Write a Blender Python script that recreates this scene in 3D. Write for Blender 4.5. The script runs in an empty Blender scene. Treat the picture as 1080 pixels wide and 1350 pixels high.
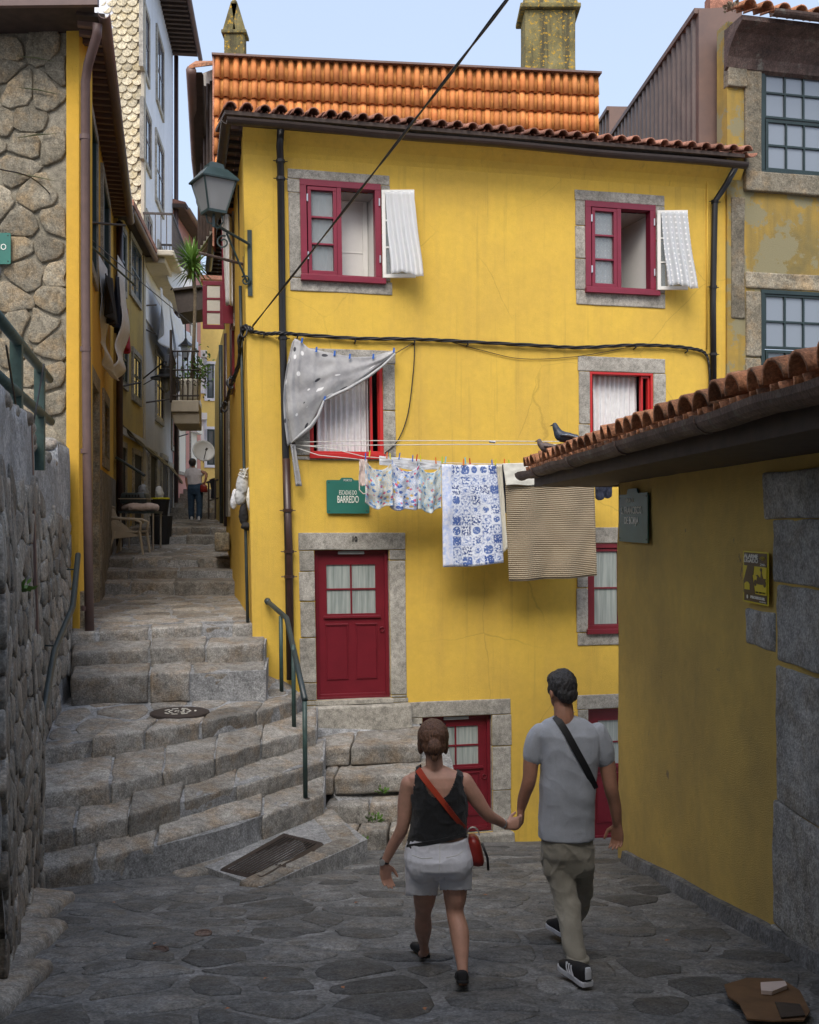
import bpy, bmesh, math, random
from mathutils import Vector, Matrix, noise
random.seed(7)
S = bpy.context.scene
COL = S.collection
F = 1370.0; HY = 688.0; CX = 540.0      # focal length and horizon of the photograph in its own pixels, used to measure the place

# ---------------- camera, world, sun ----------------
cam = bpy.data.cameras.new('camera'); cam.sensor_fit = 'HORIZONTAL'; cam.sensor_width = 36
cam.lens = F/1080*36; cam.shift_y = 13/1080; cam.clip_start = .1; cam.clip_end = 2000
co = bpy.data.objects.new('camera', cam); COL.objects.link(co); co.rotation_euler = (math.radians(90), 0, 0); S.camera = co
w = bpy.data.worlds.new('World'); S.world = w; w.use_nodes = True
wn = w.node_tree; bg = wn.nodes['Background']
sky = wn.nodes.new('ShaderNodeTexSky'); sky.sky_type = 'NISHITA'; sky.sun_disc = False
SUN_EL = math.radians(50); SUN_AZ = math.radians(189)
sky.sun_elevation = SUN_EL; sky.sun_rotation = SUN_AZ; sky.air_density = 1.0; sky.dust_density = 5.0; sky.ozone_density = 1.2
mx = wn.nodes.new('ShaderNodeMix'); mx.data_type = 'RGBA'; mx.inputs[0].default_value = .7; mx.inputs[7].default_value = (1.55, 1.80, 2.22, 1)   # thin high haze over the whole sky
wn.links.new(sky.outputs[0], mx.inputs[6]); wn.links.new(mx.outputs[2], bg.inputs[0]); bg.inputs[1].default_value = 0.15
sd = Vector((math.sin(SUN_AZ)*math.cos(SUN_EL), math.cos(SUN_AZ)*math.cos(SUN_EL), math.sin(SUN_EL)))
sl = bpy.data.lights.new('sun', 'SUN'); sl.energy = 0.75; sl.angle = math.radians(32); sl.color = (1, .95, .87)
so = bpy.data.objects.new('sun', sl); COL.objects.link(so); so.rotation_euler = sd.to_track_quat('Z', 'Y').to_euler()
S.view_settings.view_transform = 'Standard'; S.view_settings.look = 'None'; S.view_settings.gamma = 1
S.view_settings.use_curve_mapping = False; S.view_settings.exposure = 1.5
S.render.engine = 'CYCLES'; S.cycles.use_denoising = True; S.cycles.max_bounces = 8; S.cycles.diffuse_bounces = 6
S.cycles.transparent_max_bounces = 12

# ---------------- materials ----------------
def inp(b, k, v):
    if k in b.inputs: b.inputs[k].default_value = v
class Mat:
    def __init__(s, name):
        s.m = bpy.data.materials.new(name); s.m.use_nodes = True; s.t = s.m.node_tree; s.b = s.t.nodes['Principled BSDF']
        s._v = None
    def n(s, kind, **kw):
        x = s.t.nodes.new('ShaderNode'+kind)
        for k, v in kw.items(): setattr(x, k, v)
        return x
    def l(s, a, b): s.t.links.new(a, b)
    def vec(s):
        if s._v is None:
            tc = s.n('TexCoord'); oi = s.n('ObjectInfo'); m = s.n('Math', operation='MULTIPLY'); m.inputs[1].default_value = 37.3
            s.l(oi.outputs['Random'], m.inputs[0]); a = s.n('VectorMath', operation='ADD'); s.l(tc.outputs['Object'], a.inputs[0]); s.l(m.outputs[0], a.inputs[1])
            s._v = a.outputs[0]; s.rnd = oi.outputs['Random']; s.obj = tc.outputs['Object']; s.uv = tc.outputs['UV']
        return s._v
    def sc(s, v3, src=None):
        m = s.n('VectorMath', operation='MULTIPLY'); s.l(src or s.vec(), m.inputs[0]); m.inputs[1].default_value = v3; return m.outputs[0]
    def noise(s, scale, detail=4, rough=.6, src=None):
        x = s.n('TexNoise'); s.l(src or s.vec(), x.inputs['Vector']); x.inputs['Scale'].default_value = scale
        x.inputs['Detail'].default_value = detail; x.inputs['Roughness'].default_value = rough; return x.outputs['Fac']
    def voro(s, scale, feat='F1', out='Distance', src=None, rnd=1):
        x = s.n('TexVoronoi', feature=feat); s.l(src or s.vec(), x.inputs['Vector']); x.inputs['Scale'].default_value = scale
        x.inputs['Randomness'].default_value = rnd; return x.outputs[out]
    def ramp(s, fac, stops, interp='LINEAR'):
        r = s.n('ValToRGB'); s.l(fac, r.inputs[0]); e = r.color_ramp.elements; r.color_ramp.interpolation = interp
        while len(e) < len(stops): e.new(.5)
        for i, (p, c) in enumerate(stops):
            e[i].position = p; e[i].color = (c, c, c, 1) if not isinstance(c, (tuple, list)) else (*c, 1)
        return r.outputs[0]
    def mix(s, fac, a, b, bt='MIX'):
        x = s.n('Mix', data_type='RGBA', blend_type=bt)
        for k, v in ((0, fac), (6, a), (7, b)):
            if isinstance(v, (int, float)): x.inputs[k].default_value = v if k == 0 else (v, v, v, 1)
            elif isinstance(v, tuple): x.inputs[k].default_value = (*v, 1)
            else: s.l(v, x.inputs[k])
        return x.outputs[2]
    def math(s, op, a, b=None):
        x = s.n('Math', operation=op)
        for k, v in ((0, a), (1, b)):
            if v is None: continue
            if isinstance(v, (int, float)): x.inputs[k].default_value = v
            else: s.l(v, x.inputs[k])
        return x.outputs[0]
    def base(s, c):
        if isinstance(c, tuple): s.b.inputs['Base Color'].default_value = (*c, 1)
        else: s.l(c, s.b.inputs['Base Color'])
    def bump(s, h, strength=.3, dist=.01):
        x = s.n('Bump'); x.inputs['Strength'].default_value = strength; x.inputs['Distance'].default_value = dist
        s.l(h, x.inputs['Height']); s.l(x.outputs[0], s.b.inputs['Normal'])
    def rough(s, v): s.b.inputs['Roughness'].default_value = v; return s

def rndcol(M, c, amt):
    """brightness of each piece varied a little"""
    M.vec(); a = M.math('MULTIPLY_ADD', M.rnd, amt*2); M.t.nodes[-1].inputs[2].default_value = 1-amt
    x = M.n('VectorMath', operation='SCALE')
    if isinstance(c, tuple): x.inputs[0].default_value = c
    else: M.l(c, x.inputs[0])
    M.l(a, x.inputs['Scale']); return x.outputs[0]

def simple(name, c, rough=.6, var=.15, vscale=6, bump=.1, bscale=80, bdist=.004, metal=0, rnd=0, c2=None):
    M = Mat(name); a = tuple(x*(1-var) for x in c); b = c2 or tuple(min(1, x*(1+var)) for x in c)
    col = M.ramp(M.noise(vscale, 5), [(.3, a), (.7, b)])
    if rnd: col = rndcol(M, col, rnd)
    M.base(col); M.b.inputs['Roughness'].default_value = rough; M.b.inputs['Metallic'].default_value = metal
    if bump: M.bump(M.noise(bscale, 3), bump, bdist)
    return M.m

def granite(name, dark, mid, light, rnd=.18, speck=140, bump=.6, warm=None, moss=None, rough=.85):
    M = Mat(name)
    big = M.noise(2.2, 5, .65); fine = M.noise(speck, 2, .7); med = M.noise(14, 6, .7)
    col = M.ramp(big, [(.25, dark), (.5, mid), (.75, light)])
    if warm: col = M.mix(M.ramp(M.noise(3.1, 6, .7), [(.46, 0), (.64, .6)]), col, warm)
    col = M.mix(.85, col, M.ramp(med, [(.32, .5), (.5, 1.0), (.7, 1.4)]), 'MULTIPLY')
    col = M.mix(.75, col, M.ramp(fine, [(.3, .5), (.5, 1.0), (.72, 1.7)]), 'MULTIPLY')
    if moss: col = M.mix(M.ramp(M.noise(5.3, 6, .7), [(.56, 0), (.7, .8)]), col, moss)
    M.base(rndcol(M, col, rnd)); M.b.inputs['Roughness'].default_value = rough
    h = M.mix(.35, med, fine); M.bump(h, bump, .02); return M.m

def crn(M):
    t = M.n('TexNoise'); t.inputs['Scale'].default_value = 1.3; t.inputs['Detail'].default_value = 6; M.l(M.vec(), t.inputs['Vector']); return t.outputs['Color']
def plaster(name, c, stain, amt=.35, bump=.35, patch=None, pt=.62, streak=True, lump=.4, crack=0):
    M = Mat(name); M.vec()
    col = M.mix(M.ramp(M.noise(.9, 6, .65), [(.35, 0), (.75, amt)]), c, stain)
    if streak:
        st = M.noise(1.0, 5, .6, src=M.sc((5, 5, .45))); col = M.mix(M.ramp(st, [(.5, 0), (.8, amt*.8)]), col, stain)
    col = M.mix(.5, col, M.ramp(M.noise(9, 5, .7), [(.3, .88), (.7, 1.1)]), 'MULTIPLY')
    sp = M.noise(38, 2, .5); col = M.mix(M.ramp(sp, [(.2, .5), (.27, 0)]), col, tuple(x*.45 for x in stain))
    if crack:
        e = M.voro(.55, 'DISTANCE_TO_EDGE', src=M.mix(.22, M.vec(), crn(M))); msk = M.ramp(M.noise(.5, 3), [(.5, 0), (.58, crack)])
        col = M.mix(M.mix(1, M.ramp(e, [(.0, 1), (.0035, 0)]), msk, 'MULTIPLY'), col, tuple(x*.35 for x in stain))
        dr = M.noise(1, 6, .7, src=M.sc((11, 11, .35))); col = M.mix(M.ramp(dr, [(.56, 0), (.70, .35)]), col, tuple(x*.7 for x in stain))
    if patch:
        ms = M.ramp(M.noise(1.7, 8, .7), [(pt, 0), (pt+.03, 1)]); col = M.mix(ms, col, patch)
    M.base(col); M.b.inputs['Roughness'].default_value = .9
    h = M.mix(lump, M.noise(120, 3), M.noise(3.2, 4)); M.bump(h, bump, .03); return M.m

MAT = {}
MAT['yellow'] = plaster('yellow_plaster', (.72, .48, .070), (.50, .32, .075), .5, .35, crack=.3)
MAT['yellow2'] = plaster('side_yellow_plaster', (.70, .44, .05), (.48, .30, .06), .4, .35)
MAT['ochre'] = plaster('ochre_plaster', (.74, .52, .14), (.42, .30, .11), .8, .9, streak=False, patch=(.30, .22, .12), pt=.66)
MAT['olive'] = plaster('olive_yellow_plaster', (.52, .39, .12), (.28, .21, .10), .6, .4)
MAT['leftyellow'] = plaster('left_yellow_plaster', (.72, .43, .05), (.45, .28, .06), .4, .4)
MAT['peel'] = plaster('peeling_yellow_plaster', (.50, .32, .06), (.17, .15, .07), .95, .9, patch=(.29, .26, .15), pt=.50)
MAT['pinkwall'] = plaster('pink_plaster', (.60, .29, .25), (.42, .22, .2), .5, .3)
MAT['greywall'] = plaster('grey_render', (.52, .53, .55), (.32, .33, .35), .6, .4)
MAT['whitewall'] = plaster('pale_blue_tile_wall', (.76, .79, .85), (.55, .58, .62), .5, .3)
MAT['farwall'] = plaster('far_yellow_plaster', (.78, .58, .18), (.62, .46, .15), .4, .3)
MAT['cream'] = plaster('cream_render', (.5, .46, .38), (.3, .27, .2), .5, .3)
MAT['granite'] = granite('granite_surround', (.20, .19, .165), (.31, .295, .26), (.42, .40, .36), .12, 110, .35)
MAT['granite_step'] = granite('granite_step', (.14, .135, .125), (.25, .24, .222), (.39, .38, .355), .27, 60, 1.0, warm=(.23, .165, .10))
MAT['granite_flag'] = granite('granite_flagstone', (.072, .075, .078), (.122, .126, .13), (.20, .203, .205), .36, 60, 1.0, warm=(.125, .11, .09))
MAT['granite_wall'] = granite('granite_wall_stone', (.12, .105, .075), (.22, .195, .145), (.34, .305, .235), .28, 50, 1, warm=(.32, .22, .11))
MAT['granite_dark'] = granite('granite_retaining_stone', (.10, .095, .085), (.20, .19, .172), (.34, .33, .30), .35, 45, 1, warm=(.20, .15, .11), moss=(.06, .06, .05))
MAT['granite_block'] = granite('granite_pilaster', (.20, .20, .195), (.33, .33, .32), (.46, .46, .45), .10, 60, 1.0, warm=(.24, .21, .16))
MAT['cement'] = granite('cement_joint', (.16, .165, .17), (.26, .267, .275), (.38, .385, .395), .05, 50, .9)
MAT['cement_dark'] = granite('ground_mortar', (.075, .08, .085), (.135, .14, .146), (.25, .256, .265), .05, 45, 1.0, warm=(.11, .105, .095))
MAT['mortar'] = granite('wall_mortar', (.15, .135, .10), (.22, .20, .155), (.30, .275, .22), .05, 90, .6)
MAT['terracotta'] = simple('terracotta_tile', (.58, .17, .045), .8, .2, 3, .15, 60, .004, rnd=.24, c2=(.76, .30, .09))
MAT['terracotta_pan'] = simple('terracotta_pan', (.70, .26, .06), .8, .2, 7, .15, 60, .004, c2=(.86, .42, .13))
MAT['terracotta_eave'] = granite('terracotta_eave', (.17, .085, .06), (.30, .135, .09), (.42, .23, .17), .25, 60, .3)
MAT['terracotta_old'] = granite('weathered_terracotta', (.16, .08, .05), (.40, .17, .08), (.50, .26, .16), .28, 60, .5, moss=(.11, .105, .08))
MAT['burgundy'] = simple('burgundy_paint', (.16, .012, .022), .35, .12, 4, .08)
MAT['crimson'] = simple('crimson_paint', (.20, .013, .036), .4, .12, 4, .1)
MAT['red'] = simple('red_paint', (.48, .018, .018), .4, .1, 4, .05)
MAT['white'] = simple('white_paint', (.75, .75, .72), .5, .05, 4, .05)
MAT['lace'] = simple('lace_cloth', (.72, .73, .74), .9, .08, 12, .3, 200)
MAT['green_dark'] = simple('dark_green_paint', (.014, .03, .03), .4, .15, 6, .1)
MAT['green_sign'] = simple('green_enamel', (.03, .16, .125), .35, .08, 3, .05)
MAT['green_sign_dark'] = simple('dark_green_enamel', (.02, .10, .075), .45, .2, 8, .1)
MAT['lettering'] = simple('white_lettering', (.8, .8, .74), .5, .04, 4, 0)
MAT['black'] = simple('black_metal', (.012, .012, .014), .4, .2, 6, .1)
MAT['gutter'] = simple('dark_brown_gutter', (.04, .028, .024), .4, .2, 6, .1)
MAT['pipe_brown'] = simple('dark_brown_pipe', (.045, .022, .018), .35, .2, 6, .06)
MAT['pipe_mauve'] = simple('mauve_brown_pipe', (.125, .078, .07), .5, .15, 6, .1)
MAT['rust_gutter'] = granite('lichened_gutter', (.045, .03, .025), (.09, .055, .045), (.17, .12, .10), 0, 50, .5, moss=(.20, .20, .17), rough=.7)
MAT['corrugated'] = simple('brown_corrugated_metal', (.105, .075, .068), .5, .2, 2.5, .05, c2=(.15, .105, .09))
MAT['rustpanel'] = simple('brown_sheet_metal', (.15, .10, .09), .55, .2, 2, .05, c2=(.19, .115, .09))
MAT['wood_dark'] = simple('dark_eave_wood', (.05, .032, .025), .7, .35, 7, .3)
MAT['darkgreen_metal'] = simple('green_black_metal', (.025, .045, .045), .4, .2, 8, .1)
MAT['rail'] = simple('painted_rail_steel', (.03, .045, .05), .4, .25, 10, .1)
MAT['rail_green'] = simple('green_rail_steel', (.035, .07, .065), .5, .3, 12, .2)
MAT['iron'] = simple('rusty_iron_grate', (.045, .034, .03), .6, .3, 20, .3)
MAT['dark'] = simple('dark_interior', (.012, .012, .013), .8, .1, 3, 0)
MAT['inner'] = simple('pale_interior', (.42, .42, .40), .8, .1, 3, 0)
MAT['rope'] = simple('pale_rope', (.6, .6, .56), .8, .1, 60, .2)
MAT['plastic_beige'] = simple('beige_plastic', (.42, .36, .27), .5, .1, 6, .05)
MAT['dish'] = simple('white_dish', (.66, .68, .70), .4, .05, 4, 0)
MAT['leaf'] = simple('leaf', (.10, .20, .035), .5, .4, 9, .1, rnd=.3)
MAT['leaf_light'] = simple('yucca_leaf', (.16, .28, .06), .5, .4, 5, .1, rnd=.3)
MAT['sliver'] = simple('olive_slate', (.12, .13, .06), .7, .2, 8, .1)
MAT['bark'] = simple('bark', (.2, .16, .11), .9, .3, 20, .4)
MAT['skin'] = simple('skin', (.50, .285, .205), .5, .16, 14, .25, 160, .003, c2=(.58, .31, .23))
MAT['skin_tan'] = simple('tanned_skin', (.37, .195, .13), .5, .16, 14, .25, 160, .003, c2=(.44, .215, .145))
MAT['hair_dark'] = simple('dark_grey_hair', (.02, .019, .02), .45, .5, 60, .6, 220, c2=(.05, .048, .05))
MAT['hair_brown'] = simple('brown_hair', (.045, .022, .014), .45, .5, 50, .6, 220, c2=(.11, .055, .035))
MAT['tank'] = simple('black_jersey', (.010, .012, .015), .85, .2, 20, .4, 25, .01)
MAT['shorts'] = simple('pale_denim_shorts', (.66, .67, .74), .85, .06, 10, .35, 14, .02)
MAT['tshirt'] = simple('grey_marl_jersey', (.33, .36, .41), .9, .12, 90, .4, 12, .02)
MAT['trousers'] = simple('olive_grey_cotton', (.25, .24, .19), .9, .12, 12, .5, 14, .02)
MAT['strap_red'] = simple('red_leather', (.42, .05, .02), .4, .15, 6, .1)
MAT['bag_red'] = simple('dark_red_leather', (.25, .022, .016), .35, .15, 6, .1)
MAT['shoe_black'] = simple('black_suede', (.010, .010, .012), .8, .2, 20, .2)
MAT['sole'] = simple('white_rubber', (.55, .57, .62), .6, .05, 10, .05)
MAT['denim'] = simple('blue_denim', (.03, .065, .12), .85, .2, 12, .3)
MAT['white_shirt'] = simple('white_lilac_shirt', (.75, .73, .80), .9, .06, 12, .3, 20, .02)
MAT['silver'] = simple('silver', (.6, .6, .6), .3, .05, 4, 0, metal=.8)
MAT['cardboard'] = simple('torn_cardboard', (.14, .075, .035), .8, .3, 5, .3)
MAT['navy'] = simple('navy_cloth', (.015, .02, .04), .9, .2, 10, .3)
MAT['redcloth'] = simple('red_cloth', (.4, .03, .06), .9, .2, 10, .3)
MAT['greycloth'] = simple('pale_grey_cloth', (.42, .43, .43), .9, .12, 8, .4, 20, .02)
MAT['sheet'] = simple('white_sheet', (.62, .65, .70), .9, .06, 6, .4, 12, .02)
MAT['creamcloth'] = simple('cream_towel', (.66, .65, .58), .95, .05, 30, .5, 160)
MAT['pinkcloth'] = simple('pale_pink_cloth', (.6, .5, .46), .9, .06, 8, .3)
MAT['bagplastic'] = simple('grey_plastic_bag', (.25, .27, .30), .4, .25, 12, .5, 20, .03)
def clear(name, c, rough, alpha, coat=0):
    M = Mat(name); M.base(c); M.b.inputs['Roughness'].default_value = rough; M.b.inputs['Alpha'].default_value = alpha
    inp(M.b, 'Specular IOR Level', .8); return M.m
MAT['glass'] = clear('window_glass', (.35, .40, .42), .05, .42)
MAT['frost'] = clear('frosted_glass', (.30, .34, .33), .25, .93)
MAT['lampglass'] = clear('lantern_glass', (.30, .31, .31), .3, .75)
MAT['lace_thin'] = clear('sheer_lace', (.72, .74, .76), .9, .62)
MAT['darkglass'] = clear('dark_window_glass', (.10, .12, .14), .06, 1)
MAT['paleglass'] = clear('painted_reflection_glass', (.21, .245, .29), .10, 1)  # opaque pane, the pale sky reflection is put into its base colour

def lichen():
    M = Mat('lichened_chimney')
    col = M.ramp(M.noise(1.6, 6, .7), [(.3, (.09, .08, .04)), (.5, (.19, .165, .07)), (.7, (.30, .26, .13))])
    st = M.noise(1, 5, .6, src=M.sc((7, 7, .6))); col = M.mix(M.ramp(st, [(.5, 0), (.62, .75)]), col, (.05, .045, .03))
    col = M.mix(M.ramp(M.noise(16, 5, .7), [(.56, 0), (.62, 1)]), col, (.50, .30, .03))
    M.base(col); M.b.inputs['Roughness'].default_value = .95; M.bump(M.noise(30, 6, .7), .6, .02); MAT['lichen'] = M.m
lichen()
def polka():
    M = Mat('grey_spotted_cloth'); M.vec(); u = M.sc((9, 9, 0), M.uv)
    d = M.voro(1, src=u, rnd=.55); c = M.voro(1, out='Color', src=u, rnd=.55)
    sp = M.n('SeparateColor'); M.l(c, sp.inputs[0])
    dot = M.ramp(sp.outputs[0], [(.0, (.05, .05, .06)), (.55, (.8, .8, .8))], 'CONSTANT')
    col = M.mix(M.ramp(M.noise(5), [(.3, 0), (.7, 1)]), (.30, .30, .31), (.46, .46, .46))
    col = M.mix(M.ramp(d, [(.21, 1), (.23, 0)]), col, dot)
    M.base(col); M.rough(.9); M.b.inputs['Alpha'].default_value = .9; M.bump(M.noise(30), .3, .01); MAT['polka'] = M.m
polka()
def bluetile():
    M = Mat('blue_and_white_tile_print_cloth'); M.vec(); g = M.sc((6, 10, 1), M.uv)
    fl = M.n('VectorMath', operation='FLOOR'); M.l(g, fl.inputs[0]); fr = M.n('VectorMath', operation='FRACTION'); M.l(g, fr.inputs[0])
    wh = M.n('TexWhiteNoise', noise_dimensions='3D'); M.l(fl.outputs[0], wh.inputs['Vector'])
    dist = M.n('VectorMath', operation='DISTANCE'); M.l(fr.outputs[0], dist.inputs[0]); dist.inputs[1].default_value = (.5, .5, 0)
    w1 = M.math('SINE', M.math('MULTIPLY_ADD', dist.outputs[1], M.math('MULTIPLY_ADD', wh.outputs[0], 22)))
    M.t.nodes[-1]
    rings = M.ramp(w1, [(.1, 0), (.3, 1)])
    no = M.noise(5, 3, .6, src=M.sc((6, 10, 1), M.uv)); pick = M.ramp(no, [(.48, 0), (.52, 1)])
    sel = M.ramp(wh.outputs[0], [(0, 0), (.35, .5), (.7, 1)], 'CONSTANT')
    pat = M.mix(sel, rings, pick); pat = M.mix(M.ramp(no, [(.4, 0), (.45, 1)]), (0, 0, 0), pat)
    sx = M.n('SeparateXYZ'); M.l(fr.outputs[0], sx.inputs[0])
    ex = M.math('ABSOLUTE', M.math('SUBTRACT', sx.outputs[0], .5)); ey = M.math('ABSOLUTE', M.math('SUBTRACT', sx.outputs[1], .5))
    edge = M.ramp(M.math('MAXIMUM', ex, ey), [(.43, 1), (.45, .12), (.475, .12), (.49, 1)], 'LINEAR')
    pat = M.mix(1, pat, edge, 'MULTIPLY')
    tone = M.ramp(wh.outputs[0], [(0, (.05, .10, .30)), (.5, (.12, .20, .46)), (1, (.03, .06, .2))])
    col = M.mix(pat, (.68, .72, .80), tone)
    ux = M.n('SeparateXYZ'); M.l(M.uv, ux.inputs[0])
    col = M.mix(M.ramp(ux.outputs[0], [(.17, 1), (.18, 0)]), col, M.ramp(M.noise(20), [(.4, (.7, .72, .8)), (.65, (.4, .5, .75))]))
    M.base(col); M.rough(.9); M.bump(M.noise(8), .3, .02); MAT['bluetile'] = M.m
bluetile()
def floral(name, base, c1, c2, c3, c4):
    M = Mat(name); M.vec(); sp = M.n('SeparateColor'); M.l(M.voro(5, out='Color', src=M.sc((1.6, 2.8, 1), M.uv)), sp.inputs[0])
    col = M.ramp(sp.outputs[0], [(0, base), (.22, c1), (.40, base), (.5, c2), (.6, c4), (.72, c3), (.80, base), (.88, c4)], 'CONSTANT')
    col = M.mix(M.ramp(M.voro(5, src=M.sc((1.6, 2.8, 1), M.uv)), [(.50, 0), (.56, 1)]), col, base)
    col = M.mix(M.ramp(M.noise(9, 4, src=M.sc((3, 4, 1), M.uv)), [(.55, 0), (.58, 1)]), col, c1)
    col = M.mix(M.ramp(M.noise(17, 4, .7, src=M.sc((3, 5, 1), M.uv)), [(.57, 0), (.6, 1)]), col, c4)
    M.base(col); M.rough(.9); M.bump(M.noise(10), .3, .02); MAT[name] = M.m
floral('print_beige_blue', (.60, .57, .48), (.30, .48, .66), (.62, .42, .1), (.5, .05, .08), (.10, .18, .38))
floral('print_white_red', (.62, .64, .68), (.25, .38, .60), (.6, .08, .12), (.65, .42, .05), (.05, .1, .35))
floral('print_sky', (.58, .60, .56), (.35, .55, .72), (.55, .46, .25), (.5, .15, .15), (.12, .22, .38))
def striped():
    M = Mat('beige_ribbed_towel'); M.vec(); sx = M.n('SeparateXYZ'); M.l(M.uv, sx.inputs[0])
    wv = M.math('SINE', M.math('MULTIPLY', M.math('ADD', sx.outputs[1], M.math('MULTIPLY', M.noise(3), .006)), 330))
    col = M.mix(M.ramp(wv, [(.25, 0), (.6, 1)]), (.20, .15, .09), (.44, .38, .28))
    M.base(col); M.rough(.95); M.bump(wv, .5, .01); MAT['striped'] = M.m
striped()
def dots():
    M = Mat('dotted_lace'); M.vec(); u = M.sc((6, 14, 1), M.uv); d = M.voro(1, src=u, rnd=.1)
    M.base(M.mix(M.ramp(d, [(.16, 1), (.2, 0)]), (.60, .63, .66), (.95, .95, .95))); M.rough(.9)
    M.b.inputs['Alpha'].default_value = .7; MAT['dotlace'] = M.m
dots()

def hairmat(key, dk, lt):
    M = Mat(key); M.vec(); st = M.noise(1, 5, .7, src=M.sc((160, 160, 22))); M.base(M.ramp(st, [(.35, dk), (.65, lt)])); M.rough(.42); M.bump(st, .9, .01); MAT[key] = M.m
hairmat('hair_dark', (.012, .011, .012), (.075, .072, .075)); hairmat('hair_brown', (.045, .02, .012), (.22, .11, .065))
def weave(key, c, sc, amt=.25, bump=.35, big=7):
    M = Mat(key); M.vec(); a = M.n('TexWave'); a.inputs['Scale'].default_value = sc; a.inputs['Distortion'].default_value = 2.; M.l(M.vec(), a.inputs['Vector'])
    fine = M.noise(260, 2, .8); f = M.mix(.5, fine, a.outputs['Fac']); col = M.ramp(f, [(.3, tuple(x*(1-amt) for x in c)), (.7, tuple(min(1, x*(1+amt)) for x in c))])
    M.base(M.mix(.6, col, M.ramp(M.noise(big, 4), [(.35, .82), (.65, 1.08)]), 'MULTIPLY')); M.rough(.92); inp(M.b, 'Sheen Weight', .15)
    M.bump(M.mix(.25, M.noise(22, 4, .6), f), bump, .012); MAT[key] = M.m
weave('tshirt', (.41, .44, .50), 180); weave('trousers', (.33, .31, .26), 150, .15, .5); weave('shorts', (.76, .77, .84), 170, .08, .45); weave('tank', (.012, .013, .016), 120, .3, .6)
def frostpane():
    M = Mat('net_curtained_glass'); M.vec(); v = M.noise(1, 4, .6, src=M.sc((26, 26, 1.2))); M.base(M.ramp(v, [(.3, (.20, .24, .23)), (.7, (.42, .46, .44))])); M.b.inputs['Roughness'].default_value = .18; MAT['frost'] = M.m
frostpane()
# ---------------- mesh helpers ----------------
WM = {}
def V(*a): return Vector(a)
def wp(px, py, Y): return Vector(((px-CX)/F*Y, Y, (HY-py)/F*Y))
class Fr:
    """a vertical wall plane: u along the wall, d out of it, z up; lean = how far the old wall is out of plumb"""
    def __init__(s, O, u, k=0, L=1e9):
        s.O = Vector((O[0], O[1])); s.u = Vector(u).normalized(); s.n = Vector((s.u.y, -s.u.x)); s.k = k; s.L = L
    def P(s, u, d, z):
        uu = u-s.k*(1-u/s.L)*z; p = s.O+s.u*uu+s.n*d; return Vector((p.x, p.y, z))
    def at(s, px, py, d=0):
        a = (px-CX)/F; b = (HY-py)/F; O = s.O+s.n*d
        uu = (a*O.y-O.x)/(s.u.x-a*s.u.y); Y = O.y+s.u.y*uu; z = b*Y
        return (uu+s.k*z)/(1+s.k*z/s.L), z
    def R(s, l, t, r, b, d=0):
        cy = (t+b)/2; cx = (l+r)/2; u0 = s.at(l, cy, d)[0]; u1 = s.at(r, cy, d)[0]
        return min(u0, u1), max(u0, u1), s.at(cx, b, d)[1], s.at(cx, t, d)[1]
def link(name, me, mat=None, parent=None, M=None):
    o = bpy.data.objects.new(name, me); COL.objects.link(o)
    M = M or Matrix.Identity(4)
    if parent is not None:
        o.parent = parent; o.matrix_parent_inverse = WM[parent.name].inverted()
    o.matrix_basis = M; WM[o.name] = M
    if mat and me and hasattr(me, 'materials') and not me.materials: me.materials.append(MAT[mat] if isinstance(mat, str) else mat)
    return o
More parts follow.
